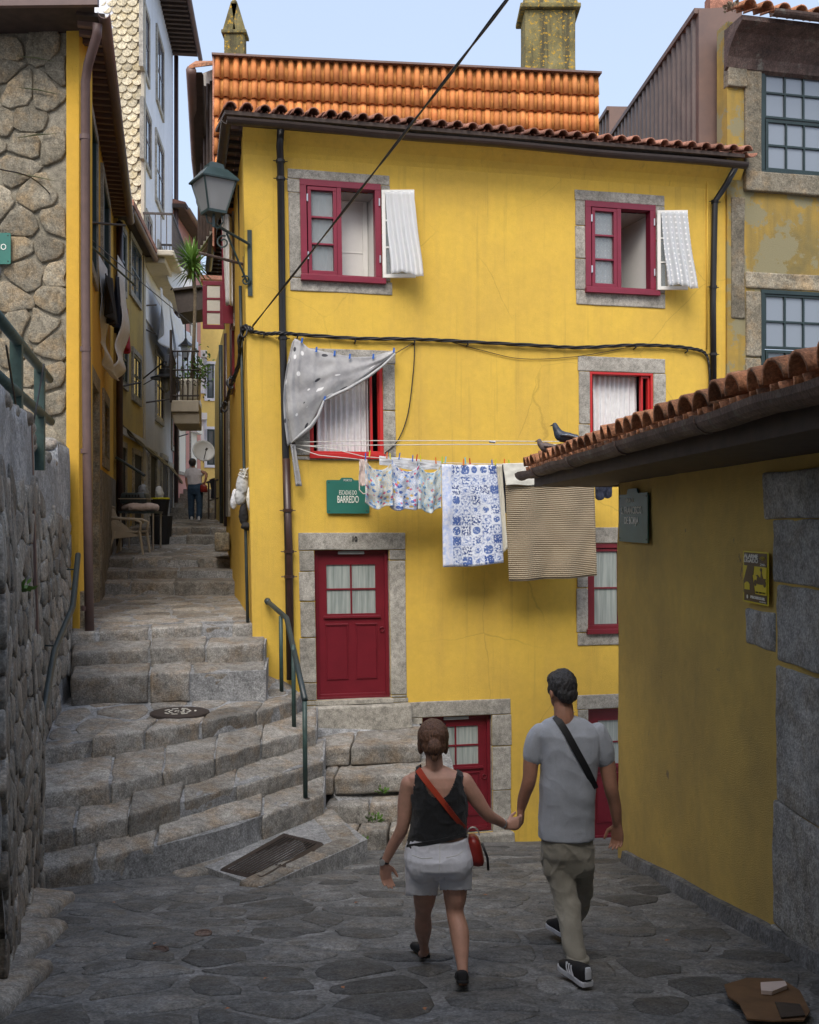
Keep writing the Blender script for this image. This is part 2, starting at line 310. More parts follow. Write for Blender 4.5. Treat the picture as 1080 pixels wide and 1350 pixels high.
class MB:
    def __init__(s): s.v = []; s.f = []; s.uv = {}
    def add(s, vs, fs):
        n = len(s.v); s.v += [Vector(x) for x in vs]; s.f += [tuple(i+n for i in f) for f in fs]; return s
    def box8(s, c): return s.add(c, [(0, 3, 2, 1), (4, 5, 6, 7), (0, 1, 5, 4), (1, 2, 6, 5), (2, 3, 7, 6), (3, 0, 4, 7)])
    def fb(s, fr, u0, u1, d0, d1, z0, z1):
        return s.box8([fr.P(u0, d0, z0), fr.P(u1, d0, z0), fr.P(u1, d1, z0), fr.P(u0, d1, z0), fr.P(u0, d0, z1), fr.P(u1, d0, z1), fr.P(u1, d1, z1), fr.P(u0, d1, z1)])
    def box(s, x0, x1, y0, y1, z0, z1):
        return s.box8([(x0, y0, z0), (x1, y0, z0), (x1, y1, z0), (x0, y1, z0), (x0, y0, z1), (x1, y0, z1), (x1, y1, z1), (x0, y1, z1)])
    def quad(s, a, b, c, d): return s.add([a, b, c, d], [(0, 1, 2, 3)])
    def tube(s, pts, r, seg=8, caps=True, flat=1.0, upv=None):
        pts = [Vector(p) for p in pts]; n = len(pts); rs = r if isinstance(r, (list, tuple)) else [r]*n; vs = []; prev = None
        for i, p in enumerate(pts):
            t = (pts[min(i+1, n-1)]-pts[max(i-1, 0)])
            t = t.normalized() if t.length > 1e-9 else Vector((0, 0, 1))
            if upv is not None: a = t.cross(Vector(upv))
            elif prev is None: a = t.cross(Vector((0, 0, 1)) if abs(t.z) < .9 else Vector((1, 0, 0)))
            else: a = prev-t*prev.dot(t)
            a = a.normalized() if a.length > 1e-6 else Vector((1, 0, 0)); prev = a; b = t.cross(a)
            for k in range(seg):
                an = 2*math.pi*k/seg; vs.append(p+(a*math.cos(an)+b*math.sin(an)*flat)*rs[i])
        fs = [(i*seg+k, i*seg+(k+1) % seg, (i+1)*seg+(k+1) % seg, (i+1)*seg+k) for i in range(n-1) for k in range(seg)]
        if caps: fs += [tuple(reversed(range(seg))), tuple(range((n-1)*seg, n*seg))]
        return s.add(vs, fs)
    def lathe(s, c, prof, seg=16, ax=None):
        c = Vector(c); q = Vector((0, 0, 1)).rotation_difference(Vector(ax)) if ax is not None else None; vs = []
        for r, h in prof:
            for k in range(seg):
                a = 2*math.pi*k/seg; p = Vector((r*math.cos(a), r*math.sin(a), h)); vs.append(c+(q @ p if q else p))
        n = len(prof); fs = [(i*seg+k, i*seg+(k+1) % seg, (i+1)*seg+(k+1) % seg, (i+1)*seg+k) for i in range(n-1) for k in range(seg)]
        fs += [tuple(reversed(range(seg))), tuple(range((n-1)*seg, n*seg))]
        return s.add(vs, fs)
    def prism(s, poly, off):
        n = len(poly); off = Vector(off); vs = [Vector(p) for p in poly]+[Vector(p)+off for p in poly]
        return s.add(vs, [tuple(reversed(range(n))), tuple(range(n, 2*n))]+[(i, (i+1) % n, n+(i+1) % n, n+i) for i in range(n)])
    def me(s, name, smooth=False, fix=True):
        m = bpy.data.meshes.new(name); m.from_pydata([tuple(v) for v in s.v], [], s.f)
        if fix:
            b = bmesh.new(); b.from_mesh(m); bmesh.ops.recalc_face_normals(b, faces=b.faces); b.to_mesh(m); b.free()
        if smooth: m.shade_smooth()
        return m
    def build(s, name, mat, parent=None, smooth=False, bevel=0, M=None):
        o = link(name, s.me(name, smooth), mat, parent, M)
        if bevel:
            md = o.modifiers.new('bevel', 'BEVEL'); md.width = bevel; md.segments = 2; md.limit_method = 'ANGLE'
        return o
def mesh_obj(name, mat, parent, fn, smooth=False, bevel=0):
    b = MB(); fn(b); return b.build(name, mat, parent, smooth, bevel)
def empty(name, loc, label=None, cat=None, group=None, kind=None):
    o = link(name, None, None, None, Matrix.Translation(Vector(loc))); return tag(o, label, cat, group, kind)
def tag(o, label=None, cat=None, group=None, kind=None):
    if label: o['label'] = label
    if cat: o['category'] = cat
    if group: o['group'] = group
    if kind: o['kind'] = kind
    return o
def block(c8, n=(4, 3, 3), r=.03, amp=.012, freq=3.0, seed=0):
    """a rough stone: the 8 corners (bottom 4, top 4) rounded and weathered; returns an MB"""
    c = [Vector(p) for p in c8]
    L = ((c[1]-c[0]).length, (c[3]-c[0]).length, (c[4]-c[0]).length); ids = {}; b = MB()
    def tri(u, v, w):
        a = c[0].lerp(c[1], u); d = c[3].lerp(c[2], u); e = c[4].lerp(c[5], u); g = c[7].lerp(c[6], u); return a.lerp(d, v).lerp(e.lerp(g, v), w)
    def par(i, N, l):    # denser near the ends, so that the rounding reads
        e = min(.45, r/max(l, 1e-3)); t = i/N
        if i == 0: return 0.
        if i == N: return 1.
        return e+(1-2*e)*(i-1)/(N-2) if N > 2 else .5
    def vid(i, j, k):
        if (i, j, k) in ids: return ids[i, j, k]
        p = [par(i, n[0], L[0]), par(j, n[1], L[1]), par(k, n[2], L[2])]; q = []; d = []
        for a in range(3):
            e = min(.45, r/max(L[a], 1e-3)); qq = min(max(p[a], e), 1-e); q.append(qq); d.append((p[a]-qq)/e if e else 0)
        ln = math.sqrt(sum(x*x for x in d)); sc = 1/ln if ln > 1 else 1
        pp = [q[a]+d[a]*sc*min(.45, r/max(L[a], 1e-3)) for a in range(3)]
        w = tri(*pp); w = w+noise.noise_vector(w*freq+Vector((seed*3.1, 0, 0)))*amp+noise.noise_vector(w*freq*3.3)*amp*.45
        ids[i, j, k] = len(b.v); b.v.append(w); return ids[i, j, k]
    N = n
    for i in range(N[0]):
        for j in range(N[1]):
            for k in (0, N[2]): b.f.append(tuple(vid(*x) for x in ((i, j, k), (i+1, j, k), (i+1, j+1, k), (i, j+1, k))))
        for k in range(N[2]):
            for j in (0, N[1]): b.f.append(tuple(vid(*x) for x in ((i, j, k), (i+1, j, k), (i+1, j, k+1), (i, j, k+1))))
    for j in range(N[1]):
        for k in range(N[2]):
            for i in (0, N[0]): b.f.append(tuple(vid(*x) for x in ((i, j, k), (i, j+1, k), (i, j+1, k+1), (i, j, k+1))))
    return b
def fblock(fr, u0, u1, d0, d1, z0, z1, **kw):
    return block([fr.P(u0, d0, z0), fr.P(u1, d0, z0), fr.P(u1, d1, z0), fr.P(u0, d1, z0), fr.P(u0, d0, z1), fr.P(u1, d0, z1), fr.P(u1, d1, z1), fr.P(u0, d1, z1)], **kw)
def clip(poly, p, q):
    m = (p+q)/2; d = q-p; out = []
    for i in range(len(poly)):
        a, b = poly[i], poly[(i+1) % len(poly)]; da = (a-m).dot(d); db = (b-m).dot(d)
        if da <= 0: out.append(a)
        if da*db < 0: out.append(a+(b-a)*(da/(da-db)))
    return out
def cells(Lx, Ly, sx, sy, jit=.36, rs=1):
    rr = random.Random(rs); pts = []; ny = max(1, round(Ly/sy)); 
    for j in range(-1, ny+1):
        k = max(1, round(Lx/(sx*rr.uniform(.8, 1.25)))); of = rr.random()
        for i in range(-1, k+1): pts.append(Vector(((i+of+rr.uniform(-jit, jit))*Lx/k, (j+.5+rr.uniform(-jit, jit)*.6)*Ly/ny)))
    out = []
    for p in pts:
        if not (0 <= p.x <= Lx and 0 <= p.y <= Ly): continue
        poly = [Vector((0, 0)), Vector((Lx, 0)), Vector((Lx, Ly)), Vector((0, Ly))]
        for q in pts:
            if q is not p and (q-p).length < 3.2*max(sx, sy): poly = clip(poly, p, q)
        if len(poly) > 2: out.append((p, poly))
    return out
def area(poly): return abs(sum(poly[i].x*poly[(i+1) % len(poly)].y-poly[(i+1) % len(poly)].x*poly[i].y for i in range(len(poly))))/2
def stone(fmap, poly, gap=.02, h=.02, dome=.012, rnd=2, rs=0, depth=.06, wob=.012):
    """one stone grown from a cell outline; fmap(a, b, h) puts it into the world"""
    rr = random.Random(rs); c = sum(poly, Vector((0, 0)))/len(poly)
    P = []
    for p in poly:
        d = p-c; l = d.length; P.append(c+d*max(.3, (l-gap*1.3)/l) if l > 1e-6 else p)
    for _ in range(rnd):
        Q = []
        for i in range(len(P)): a, b = P[i], P[(i+1) % len(P)]; Q += [a.lerp(b, .22), a.lerp(b, .78)]
        P = Q
    if len(P) > 18: P = P[::2]
    P = [p+(p-c).normalized()*(noise.noise(Vector((p.x*7, p.y*7, rs)))*wob*2.2+rr.uniform(-wob, wob)*.6) for p in P]
    n = len(P); b = MB(); tx, ty = rr.uniform(-.02, .02), rr.uniform(-.02, .02); hh = h*rr.uniform(.6, 1.3)
    def H(p): return hh+(p.x-c.x)*tx+(p.y-c.y)*ty
    for p in P: b.v.append(fmap(p.x, p.y, -depth))
    for p in P: b.v.append(fmap(p.x, p.y, H(p)*.45))
    for sc, ad in ((.93, 0), (.62, dome*.75)):
        for p in P:
            q = c.lerp(p, sc); b.v.append(fmap(q.x, q.y, H(q)+ad+rr.uniform(-1, 1)*dome*.35))
    b.v.append(fmap(c.x, c.y, H(c)+dome)); 
    for k in range(3):
        for i in range(n): b.f.append((k*n+i, k*n+(i+1) % n, (k+1)*n+(i+1) % n, (k+1)*n+i))
    for i in range(n): b.f.append((3*n+i, 3*n+(i+1) % n, 4*n))
    return b
def cloth(name, mat, parent, fn, nu=24, nv=24, thick=.004, smooth=True):
    """cloth sheet: fn(s, t) -> point, s, t in 0..1, with UVs"""
    vs = [tuple(fn(i/nu, j/nv)) for j in range(nv+1) for i in range(nu+1)]
    fs = [(j*(nu+1)+i, j*(nu+1)+i+1, (j+1)*(nu+1)+i+1, (j+1)*(nu+1)+i) for j in range(nv) for i in range(nu)]
    m = bpy.data.meshes.new(name); m.from_pydata(vs, [], fs); uvl = m.uv_layers.new(name='UVMap')
    for lp in m.loops:
        vi = lp.vertex_index; uvl.data[lp.index].uv = ((vi % (nu+1))/nu, (vi//(nu+1))/nv)
    if smooth: m.shade_smooth()
    o = link(name, m, mat, parent)
    md = o.modifiers.new('thick', 'SOLIDIFY'); md.thickness = thick; md.offset = 0
    return o
def text(name, body, mat, parent, M, size, sx=1., align='CENTER', bold=.0, ext=.002, fit=None):
    cu = bpy.data.curves.new(name, 'FONT'); cu.body = body; cu.size = size; cu.align_x = align; cu.align_y = 'CENTER'; cu.offset = bold; cu.extrude = ext
    cu.resolution_u = 3
    t = bpy.data.objects.new(name+'_tmp', cu); COL.objects.link(t)
    dg = bpy.context.evaluated_depsgraph_get(); me = bpy.data.meshes.new_from_object(t.evaluated_get(dg))
    bpy.data.objects.remove(t); bpy.data.curves.remove(cu); me.name = name
    if fit: xs = [v.co.x for v in me.vertices]; sx = fit/(max(xs)-min(xs))
    me.transform(Matrix.Diagonal((sx, 1, 1, 1)))
    me.materials.clear(); return link(name, me, mat, parent, M)
def fmat(fr, u, d, z, roll=0):
    """matrix with x along the wall, y up, z out of it"""
    p = fr.P(u, d, z); U = Vector((fr.u.x, fr.u.y, 0)); Nn = Vector((fr.n.x, fr.n.y, 0)); Z = Vector((0, 0, 1))
    m = Matrix.Identity(4)
    for i in range(3): m[i][0] = U[i]; m[i][1] = Z[i]; m[i][2] = Nn[i]; m[i][3] = p[i]
    return m @ Matrix.Rotation(roll, 4, 'Z') if roll else m
def holes_wall(fr, u0, u1, z0, z1, holes, name, mat, parent, depth=.22, thick=.3, sub=None):
    b = MB(); us = sorted({u0, u1}|{min(max(h[i], u0), u1) for h in holes for i in (0, 1)}); zs = sorted({z0, z1}|{min(max(h[i], z0), z1) for h in holes for i in (2, 3)})
    if sub:
        def fill(a):
            out = [a[0]]
            for q in a[1:]:
                k = max(1, int((q-out[-1])/sub)); s = out[-1]; out += [s+(q-s)*(i+1)/k for i in range(k)]
            return out
        us = fill(us); zs = fill(zs)
    inh = lambda u, z: any(h[0] < u < h[1] and h[2] < z < h[3] for h in holes)
    idx = {}
    def vid(i, j):
        if (i, j) not in idx: 
            p = fr.P(us[i], 0, zs[j])
            e = noise.noise(Vector((us[i]*.9, zs[j]*.9, 3)))*.012 if 0 < i < len(us)-1 and 0 < j < len(zs)-1 and not any(abs(us[i]-h[k]) < .02 for h in holes for k in (0, 1)) else 0
            idx[i, j] = len(b.v); b.v.append(p+Vector((fr.n.x, fr.n.y, 0))*e)
        return idx[i, j]
    for i in range(len(us)-1):
        for j in range(len(zs)-1):
            if not inh((us[i]+us[i+1])/2, (zs[j]+zs[j+1])/2): b.f.append((vid(i, j), vid(i+1, j), vid(i+1, j+1), vid(i, j+1)))
    for h in holes:
        a, c, d, e = max(h[0], u0), min(h[1], u1), h[2], h[3]
        if not depth: continue
        for q in (((a, d), (c, d)), ((c, d), (c, e)), ((c, e), (a, e)), ((a, e), (a, d))):
            (p1, q1), (p2, q2) = q; b.quad(fr.P(p1, 0, q1), fr.P(p2, 0, q2), fr.P(p2, -depth, q2), fr.P(p1, -depth, q1))
    for q in (((u0, z0), (u0, z1)), ((u0, z1), (u1, z1)), ((u1, z1), (u1, z0))):
        (p1, q1), (p2, q2) = q; b.quad(fr.P(p1, 0, q1), fr.P(p2, 0, q2), fr.P(p2, -thick, q2), fr.P(p1, -thick, q1))
    return link(name, b.me(name, False, False), mat, parent)
def tile_mesh(name, r0, r1, L, th=.012, seg=8, down=False):
    """barrel tile: arch in +z (or trough), from y=0 (wide end) to y=L"""
    b = MB()
    for (y, r) in ((0, r0), (L, r1)):
        for rr in (r, r-th):
            for k in range(seg+1):
                a = math.pi*k/seg; b.v.append(Vector((rr*math.cos(a), y, rr*math.sin(a)*(-.8 if down else 1))))
    n = seg+1
    for k in range(seg):
        b.f += [(k, k+1, 2*n+k+1, 2*n+k), (n+k, n+k+1, 3*n+k+1, 3*n+k), (k, k+1, n+k+1, n+k), (2*n+k, 2*n+k+1, 3*n+k+1, 3*n+k)]
    b.f += [(0, n, 3*n, 2*n), (seg, n+seg, 3*n+seg, 2*n+seg)]
    return b.me(name, True)
def remesh(b, name, mat, parent, vox=.008, smooth=6, disp=0, dscale=8., M=None, seed=0, fold=0, fs=9.):
    """closed overlapping volumes -> one continuous skin"""
    me = b.me('tmp_'+name); o = bpy.data.objects.new('tmp', me); COL.objects.link(o)
    r = o.modifiers.new('r', 'REMESH'); r.mode = 'VOXEL'; r.voxel_size = vox
    s = o.modifiers.new('s', 'SMOOTH'); s.factor = .5; s.iterations = smooth
    dg = bpy.context.evaluated_depsgraph_get(); m2 = bpy.data.meshes.new_from_object(o.evaluated_get(dg))
    bpy.data.objects.remove(o); bpy.data.meshes.remove(me); m2.name = name
    if disp:
        vn = [v.normal.copy() for v in m2.vertices]
        for v, n in zip(m2.vertices, vn):
            p = v.co; d = noise.noise(Vector((p.x*dscale, p.y*dscale, p.z*dscale*.55+seed)))+.5*noise.noise(p*dscale*2.3)
            v.co = p+n*d*disp
    if fold:    # creases: sharp ridges running slantwise through the cloth
        m2.update(); vn = [v.normal.copy() for v in m2.vertices]
        for v, n in zip(m2.vertices, vn):
            p = v.co; q = Vector((p.x*fs+p.z*fs*.55, p.y*fs, p.z*fs*.9-p.x*fs*.3+seed)); r1 = (1-abs(noise.noise(q)*1.9))**3 if abs(noise.noise(q)*1.9) < 1 else 0
            q2 = q*2.1+Vector((4, 1, 7)); a2 = abs(noise.noise(q2)*1.9); r2 = (1-a2)**3 if a2 < 1 else 0
            v.co = p+n*fold*(r1+.4*r2-.35)
    m2.shade_smooth(); return link(name, m2, mat, parent, M)
# ================= THE SETTING: ground and stairway =================
def gz(x, y):
    z = -(1.53+.183*y) if y < 10.8 else -(3.506+.26*(y-10.8))
    if x > 2 : z += .05*(x-2)
    return z
def gnd(a, b, h): 
    x, y = a-4.2, b+2.5
    return Vector((x, y, gz(x, y)+h+noise.noise(Vector((x*.9, y*.9, 0)))*.02))
b = MB(); b.quad((-300, -300, -9), (300, -300, -9), (300, 300, -9), (-300, 300, -9)); tag(b.build('terrain', 'cement_dark'), kind='structure')
b = MB(); nx, ny = 80, 150
for j in range(ny+1):
    for i in range(nx+1): b.v.append(gnd(i*8.4/nx, j*13.2/ny, noise.noise(Vector((i*.31, j*.31, 5)))*.006))
b.f = [(j*(nx+1)+i, j*(nx+1)+i+1, (j+1)*(nx+1)+i+1, (j+1)*(nx+1)+i) for j in range(ny) for i in range(nx)]
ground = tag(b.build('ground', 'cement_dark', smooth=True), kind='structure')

# ---- house wall frame and the other wall planes
HF = Fr((-2.115, 13.8), (.976, .217), k=.020, L=7.2)          # yellow house, front
HS = Fr((-2.115, 13.8), (.2173, -.976), k=0)                  # yellow house, alley side (u < 0 goes back)
def hs_lean(): pass
SH = Fr((2.67-.0438*10.9, 10.9), (.0438, -.999))               # shed wall, u towards the camera
LF = Fr((-4.25, 13.4), (-.225, .974))                          # left yellow facade, u away from the camera
L2 = Fr((-6.04, 21.5), (-.117, .993))                          # buildings further up the alley

# ---- stairway
WX = [(-2.2, 5.6), (-2.73, 7.2), (-3.17, 8.87), (-3.75, 10.5), (-4.29, 13.2)]   # foot of the retaining wall
rows = [
 (-3.00, [(44, 1152), (51, 1147), (120, 1133), (200, 1116), (300, 1092), (360, 1068), (427, 1044)], [46, 124, 205, 345, 427]),
 (-2.75, [(40, 1102), (49, 1098), (100, 1090), (169, 1077), (240, 1056), (307, 1037), (427, 1001)], [42, 98, 170, 240, 310, 427]),
 (-2.50, [(40, 1046), (49, 1044), (147, 1033), (200, 1020), (284, 999), (350, 978), (417, 961)], [42, 145, 215, 284, 345, 417]),
 (-2.24, [(40, 990), (50, 986), (127, 974), (190, 965), (262, 953), (343, 938), (392, 924)], [44, 120, 190, 263, 338, 392]),
]
def rowpt(z, pts, px):
    for i in range(len(pts)-1):
        if px <= pts[i+1][0] or i == len(pts)-2:
            a, c = pts[i], pts[i+1]; t = (px-a[0])/(c[0]-a[0]); py = a[1]+(c[1]-a[1])*t; return wp(px, py, -z*F/(py-HY))
stairs = empty('stone_stairway', (-2.5, 10, -3)); tag(stairs, kind='structure')
infill = MB(); sn = 0
def step_row(z, front, back, splits, riser, mat='granite_step', amp=.014, r=.045, dz=.03, seed0=0, overlap=.14):
    """front, back: px -> world points of this nosing and of the next one"""
    global sn
    for i in range(len(splits)-1):
        a, c = splits[i], splits[i+1]; sn += 1; rr = random.Random(sn*7+seed0)
        A, B_ = front(a), front(c); C, D = back(c), back(a); e = (B_-A).normalized()*.012
        dzz = rr.uniform(-.025, .03); fy = rr.uniform(-.05, .035); fr_ = Vector((0, fy, dzz))
        C = Vector((C.x, C.y+overlap, z+dz+dzz)); D = Vector((D.x, D.y+overlap, z+dz+dzz)); A = A+fr_+e; B_ = B_+fr_-e; C -= e; D += e
        h = Vector((0, 0, -riser-.06)); fo = Vector((0, .03, 0))
        bl = block([A+h+fo, B_+h+fo, C+h, D+h, A, B_, C, D], n=(12, 7, 7), r=r*.5, amp=amp*1.15, freq=4.2, seed=sn)
        bl.build('stone', mat, stairs, smooth=True)
    N = 10; F_, K = [], []
    for i in range(N+1):
        px = splits[0]+(splits[-1]-splits[0])*i/N; F_.append(front(px)+Vector((0, .03, -.016))); q = back(px); K.append(Vector((q.x, q.y+.3, z+dz*.8-.012)))
    for i in range(N):
        infill.quad(F_[i], F_[i+1], K[i+1], K[i]); infill.quad(F_[i]-V(0, 0, .9), F_[i+1]-V(0, 0, .9), F_[i+1], F_[i])
    infill.quad(F_[-1], K[-1], K[-1]-V(0, 0, .9), F_[-1]-V(0, 0, .9))
for ri, (z, pts, sp) in enumerate(rows):
    nx_ = rows[ri+1] if ri < 3 else None
    fr = lambda px, z=z, pts=pts: rowpt(z, pts, px)
    bk = (lambda px, n_=nx_: rowpt(n_[0], n_[1], px)) if nx_ else (lambda px, z=z, pts=pts: rowpt(z, pts, px)+Vector((0, .45, 0)))
    step_row(z, fr, bk, sp, .26 if ri else .3, seed0=3, dz=.09 if ri < 3 else .02)
def lin(P0, P1, bow=0):
    a, c = P0, P1
    def f(px):
        t = (px-a[0])/(c[0]-a[0]); Y = a[1]+(c[1]-a[1])*t+bow*math.sin(math.pi*min(1, max(0, t))); return Vector(((px-CX)/F*Y, Y, a[2]+(c[2]-a[2])*t))
    return f
U = [lin((93, 12.2, -1.84), (350, 12.9, -1.83)), lin((93, 12.62, -1.60), (349, 13.36, -1.56)), lin((92, 13.02, -1.40), (345, 13.85, -1.35))]
UL = lin((92, 13.5, -1.37), (345, 14.4, -1.33))
step_row(-1.835, U[0], U[1], [93, 197, 252, 350], .30, r=.05, dz=.08)
step_row(-1.58, U[1], U[2], [93, 197, 272, 349], .27, r=.05, dz=.07)
step_row(-1.37, U[2], UL, [92, 128, 197, 268, 304, 345], .25, r=.05)
Vr = [lin((128, 17.9, -1.05), (320, 17.9, -1.05)), lin((130, 18.5, -.86), (318, 18.5, -.86)), lin((131, 19.1, -.69), (316, 19.1, -.69))]
step_row(-1.05, Vr[0], Vr[1], [128, 172, 230, 320], .22, seed0=9, r=.04)
step_row(-.86, Vr[1], Vr[2], [130, 170, 235, 318], .2, seed0=9, r=.04)
step_row(-.69, Vr[2], lin((131, 19.5, -.66), (316, 19.5, -.66)), [131, 175, 226, 260, 316], .2, seed0=9, r=.04)
Wr = [lin((160, 22.0, -.30), (300, 22.0, -.30)), lin((160, 22.7, -.13), (300, 22.7, -.13))]
step_row(-.30, Wr[0], Wr[1], [160, 193, 245, 300], .2, seed0=9, r=.03)
step_row(-.13, Wr[1], lin((160, 23.2, -.11), (300, 23.2, -.11)), [160, 193, 252, 278, 300], .2, seed0=9, r=.03)
infill.build('cement_infill', 'cement', stairs)
# landings between the flights: cement sheets with flagstones set in them
def landing(c4, sx, sy, rs, gap=.03, h=.008, mat='granite_step', n=24):
    A, B_, C, D = [Vector(p) for p in c4]; Lx = ((B_-A).length+(C-D).length)/2; Ly = ((D-A).length+(C-B_).length)/2
    def f(a, b_, h_):
        s, t = a/Lx, b_/Ly; p = A.lerp(B_, s).lerp(D.lerp(C, s), t); return p+Vector((0, 0, h_+noise.noise(p*.9)*.02))
    m = MB()
    for j in range(n+1):
        for i in range(n+1): m.v.append(f(i*Lx/n, j*Ly/n, noise.noise(Vector((i*.4, j*.4, rs)))*.006))
    m.f = [(j*(n+1)+i, j*(n+1)+i+1, (j+1)*(n+1)+i+1, (j+1)*(n+1)+i) for j in range(n) for i in range(n)]
    n0 = len(m.v); m.v += [m.v[i]-V(0, 0, .35) for i in range(n+1)]; m.f += [(i, i+1, n0+i+1, n0+i) for i in range(n)]
    m.build('cement_landing', 'cement', stairs, smooth=False)
    for k, (p, poly) in enumerate(cells(Lx, Ly, sx, sy, rs=rs)):
        if area(poly) > .012: stone(f, poly, gap=gap, h=h, dome=.008, rs=k+rs*100).build('flagstone', mat, stairs, smooth=True)
    return f, Lx, Ly
r4 = lambda px: rowpt(rows[3][0], rows[3][1], px)
landing([r4(46)+V(0, .3, -.01), wp(385, 925, 13.1), wp(372, 900, 13.75), wp(80, 920, 12.6)], .62, .42, 4)
landing([wp(350, 940, 12.7), wp(398, 935, 13.75), wp(392, 890, 14.2), wp(340, 880, 14.0)], .4, .4, 14)
landing([UL(84)+V(0, -.2, 0), UL(345)+V(.12, -.2, 0), wp(318, 783.5, 18.1), wp(120, 783.5, 18.1)], .62, .48, 5)
landing([Vector((-6.3, 19.4, -.67)), Vector((-3.0, 19.4, -.67)), Vector((-3.8, 22.15, -.47)), Vector((-6.9, 22.15, -.47))], .6, .5, 6)
landing([Vector((-7.0, 22.9, -.12)), Vector((-3.9, 22.9, -.12)), Vector((-4.0, 30, .06)), Vector((-8, 30, .06))], .7, .55, 7, n=10)
b = MB()    # the alley goes on climbing in steps behind the walker
for k in range(7): b.box(-9, -3.9, 30+k*.6, 34.5, -.5, .1+k*.16)
b.build('far_steps', 'granite_step', stairs)
# handrail beside the stairs
ch_ = empty('stair_handrail', wp(403, 1052, 11.3), 'dark green steel handrail with three posts between the stairs and the red door', 'handrail')
hq = [wp(353, 793, 13.75), wp(378, 815, 13.25), wp(390, 868, 12.35), wp(402, 925, 11.35)]
b = MB(); b.tube([hq[0]+V(-.02, .05, .01), hq[0], hq[1], hq[2], hq[3]+V(0, 0, .02)], .034, 12); b.build('rail', 'rail', ch_, smooth=True)
b = MB(); b.lathe(hq[0], [(.001, -.05), (.04, -.03), (.045, .02), (.001, .06)], 12, ax=V(-.3, .9, .3)); b.build('end_knob', 'rail', ch_, smooth=True)
for (px, y0, y1, Y) in ((371, 812, 914, 13.38), (387.5, 850, 966, 12.5), (402.5, 925, 1054, 11.33)):
    b = MB(); b.tube([wp(px-.8, y0, Y), wp(px+.3, y1, Y)], .026, 8); b.build('post', 'rail_green', ch_, smooth=True); b = MB(); b.lathe(wp(px+.3, y1, Y), [(.05, -.01), (.05, .012), (.03, .018)], 12); b.build('base_plate', 'iron', ch_)
# manhole cover
mc = wp(237, 937, 12.05); mc.z -= .04
mh = empty('manhole_cover', mc, 'round dark iron manhole cover with white ring marks on the stair landing', 'manhole cover')
b = MB(); b.lathe((mc.x, mc.y, mc.z-.02), [(.34, 0), (.34, .045), (.32, .052), (0.01, .052)], 32); b.build('cover', 'iron', mh, smooth=False)
for rad, wdt in ((.19, .022), (.13, .02), (.06, .02)):
    for k in range(10):
        if (k+int(rad*100)) % 4 == 0: continue
        b = MB(); a0 = k*math.pi/5
        pts = [(mc.x+math.cos(a0+q*.10)*rad, mc.y+math.sin(a0+q*.10)*rad, mc.z+.033) for q in range(5)]; pts2 = [(mc.x+math.cos(a0+q*.10)*(rad-wdt), mc.y+math.sin(a0+q*.10)*(rad-wdt), mc.z+.033) for q in range(4, -1, -1)]
        b.prism(pts+pts2, (0, 0, .004)); b.build('ring_mark', 'creamcloth', mh)
# raised ledge with the grate
A, B_, C, D = Vector((-.96, 11.6, -3.27)), Vector((-.49, 10.5, -3.24)), Vector((-1.29, 9.0, -3.165)), Vector((-2.1, 9.75, -3.29))
b = MB(); b.prism([A+V(0, .3, 0), B_+V(.06, .1, 0), C, D+V(0, .3, 0)][::-1], (0, 0, -.5)); b.build('ledge_bed', 'cement', stairs)
def ledge(p, q, wd, n, seed):
    p, q = Vector(p), Vector(q); e = (q-p).normalized(); s_ = Vector((-e.y, e.x, 0))*wd
    for i in range(n):
        a = p.lerp(q, i/n)+e*.008; c = p.lerp(q, (i+1)/n)-e*.008; h = V(0, 0, .42); t = V(0, 0, .02)
        block([a-h, c-h, c+s_-h, a+s_-h, a+t, c+t, c+s_+t, a+s_+t], n=(5, 3, 4), r=.035, amp=.012, seed=seed+i).build('stone', 'granite_step', stairs, smooth=True)
ledge(C, B_, .26, 3, 40); ledge(B_, A+V(.1, .2, 0), .30, 2, 50); ledge(D+V(-.15, .0, 0), D+V(.45, .55, 0), -.22, 1, 60)
g0 = wp(293, 1151, 9.66); g1 = wp(345, 1170, 9.22); g2 = wp(424, 1121, 10.3); g3 = wp(374, 1107, 10.7)
for g, z in ((g0, -3.245), (g1, -3.17), (g2, -3.205), (g3, -3.235)): g.z = z
gr = empty('drain_grate', (g0+g2)/2, 'rusty slatted iron drain grate set in the pavement at the foot of the stairs', 'drain grate')
b = MB(); 
for p, q in ((g0, g1), (g1, g2), (g2, g3), (g3, g0)): b.tube([p, q], .028, 4)
b.build('frame', 'iron', gr)
b = MB(); b.quad(g0, g1, g2, g3); b.v = [v-V(0, 0, .0) for v in b.v]; b.build('pit', 'dark', gr)  # flat black sheet level with the frame, shade below the bars painted in
for k in range(12):
    t = (k+.7)/12.6; b = MB(); a = g0.lerp(g1, t); c = g3.lerp(g2, t); b.tube([a+V(0, 0, .012), c+V(0, 0, .012)], .0075, 4); b.build('bar', 'iron', gr)
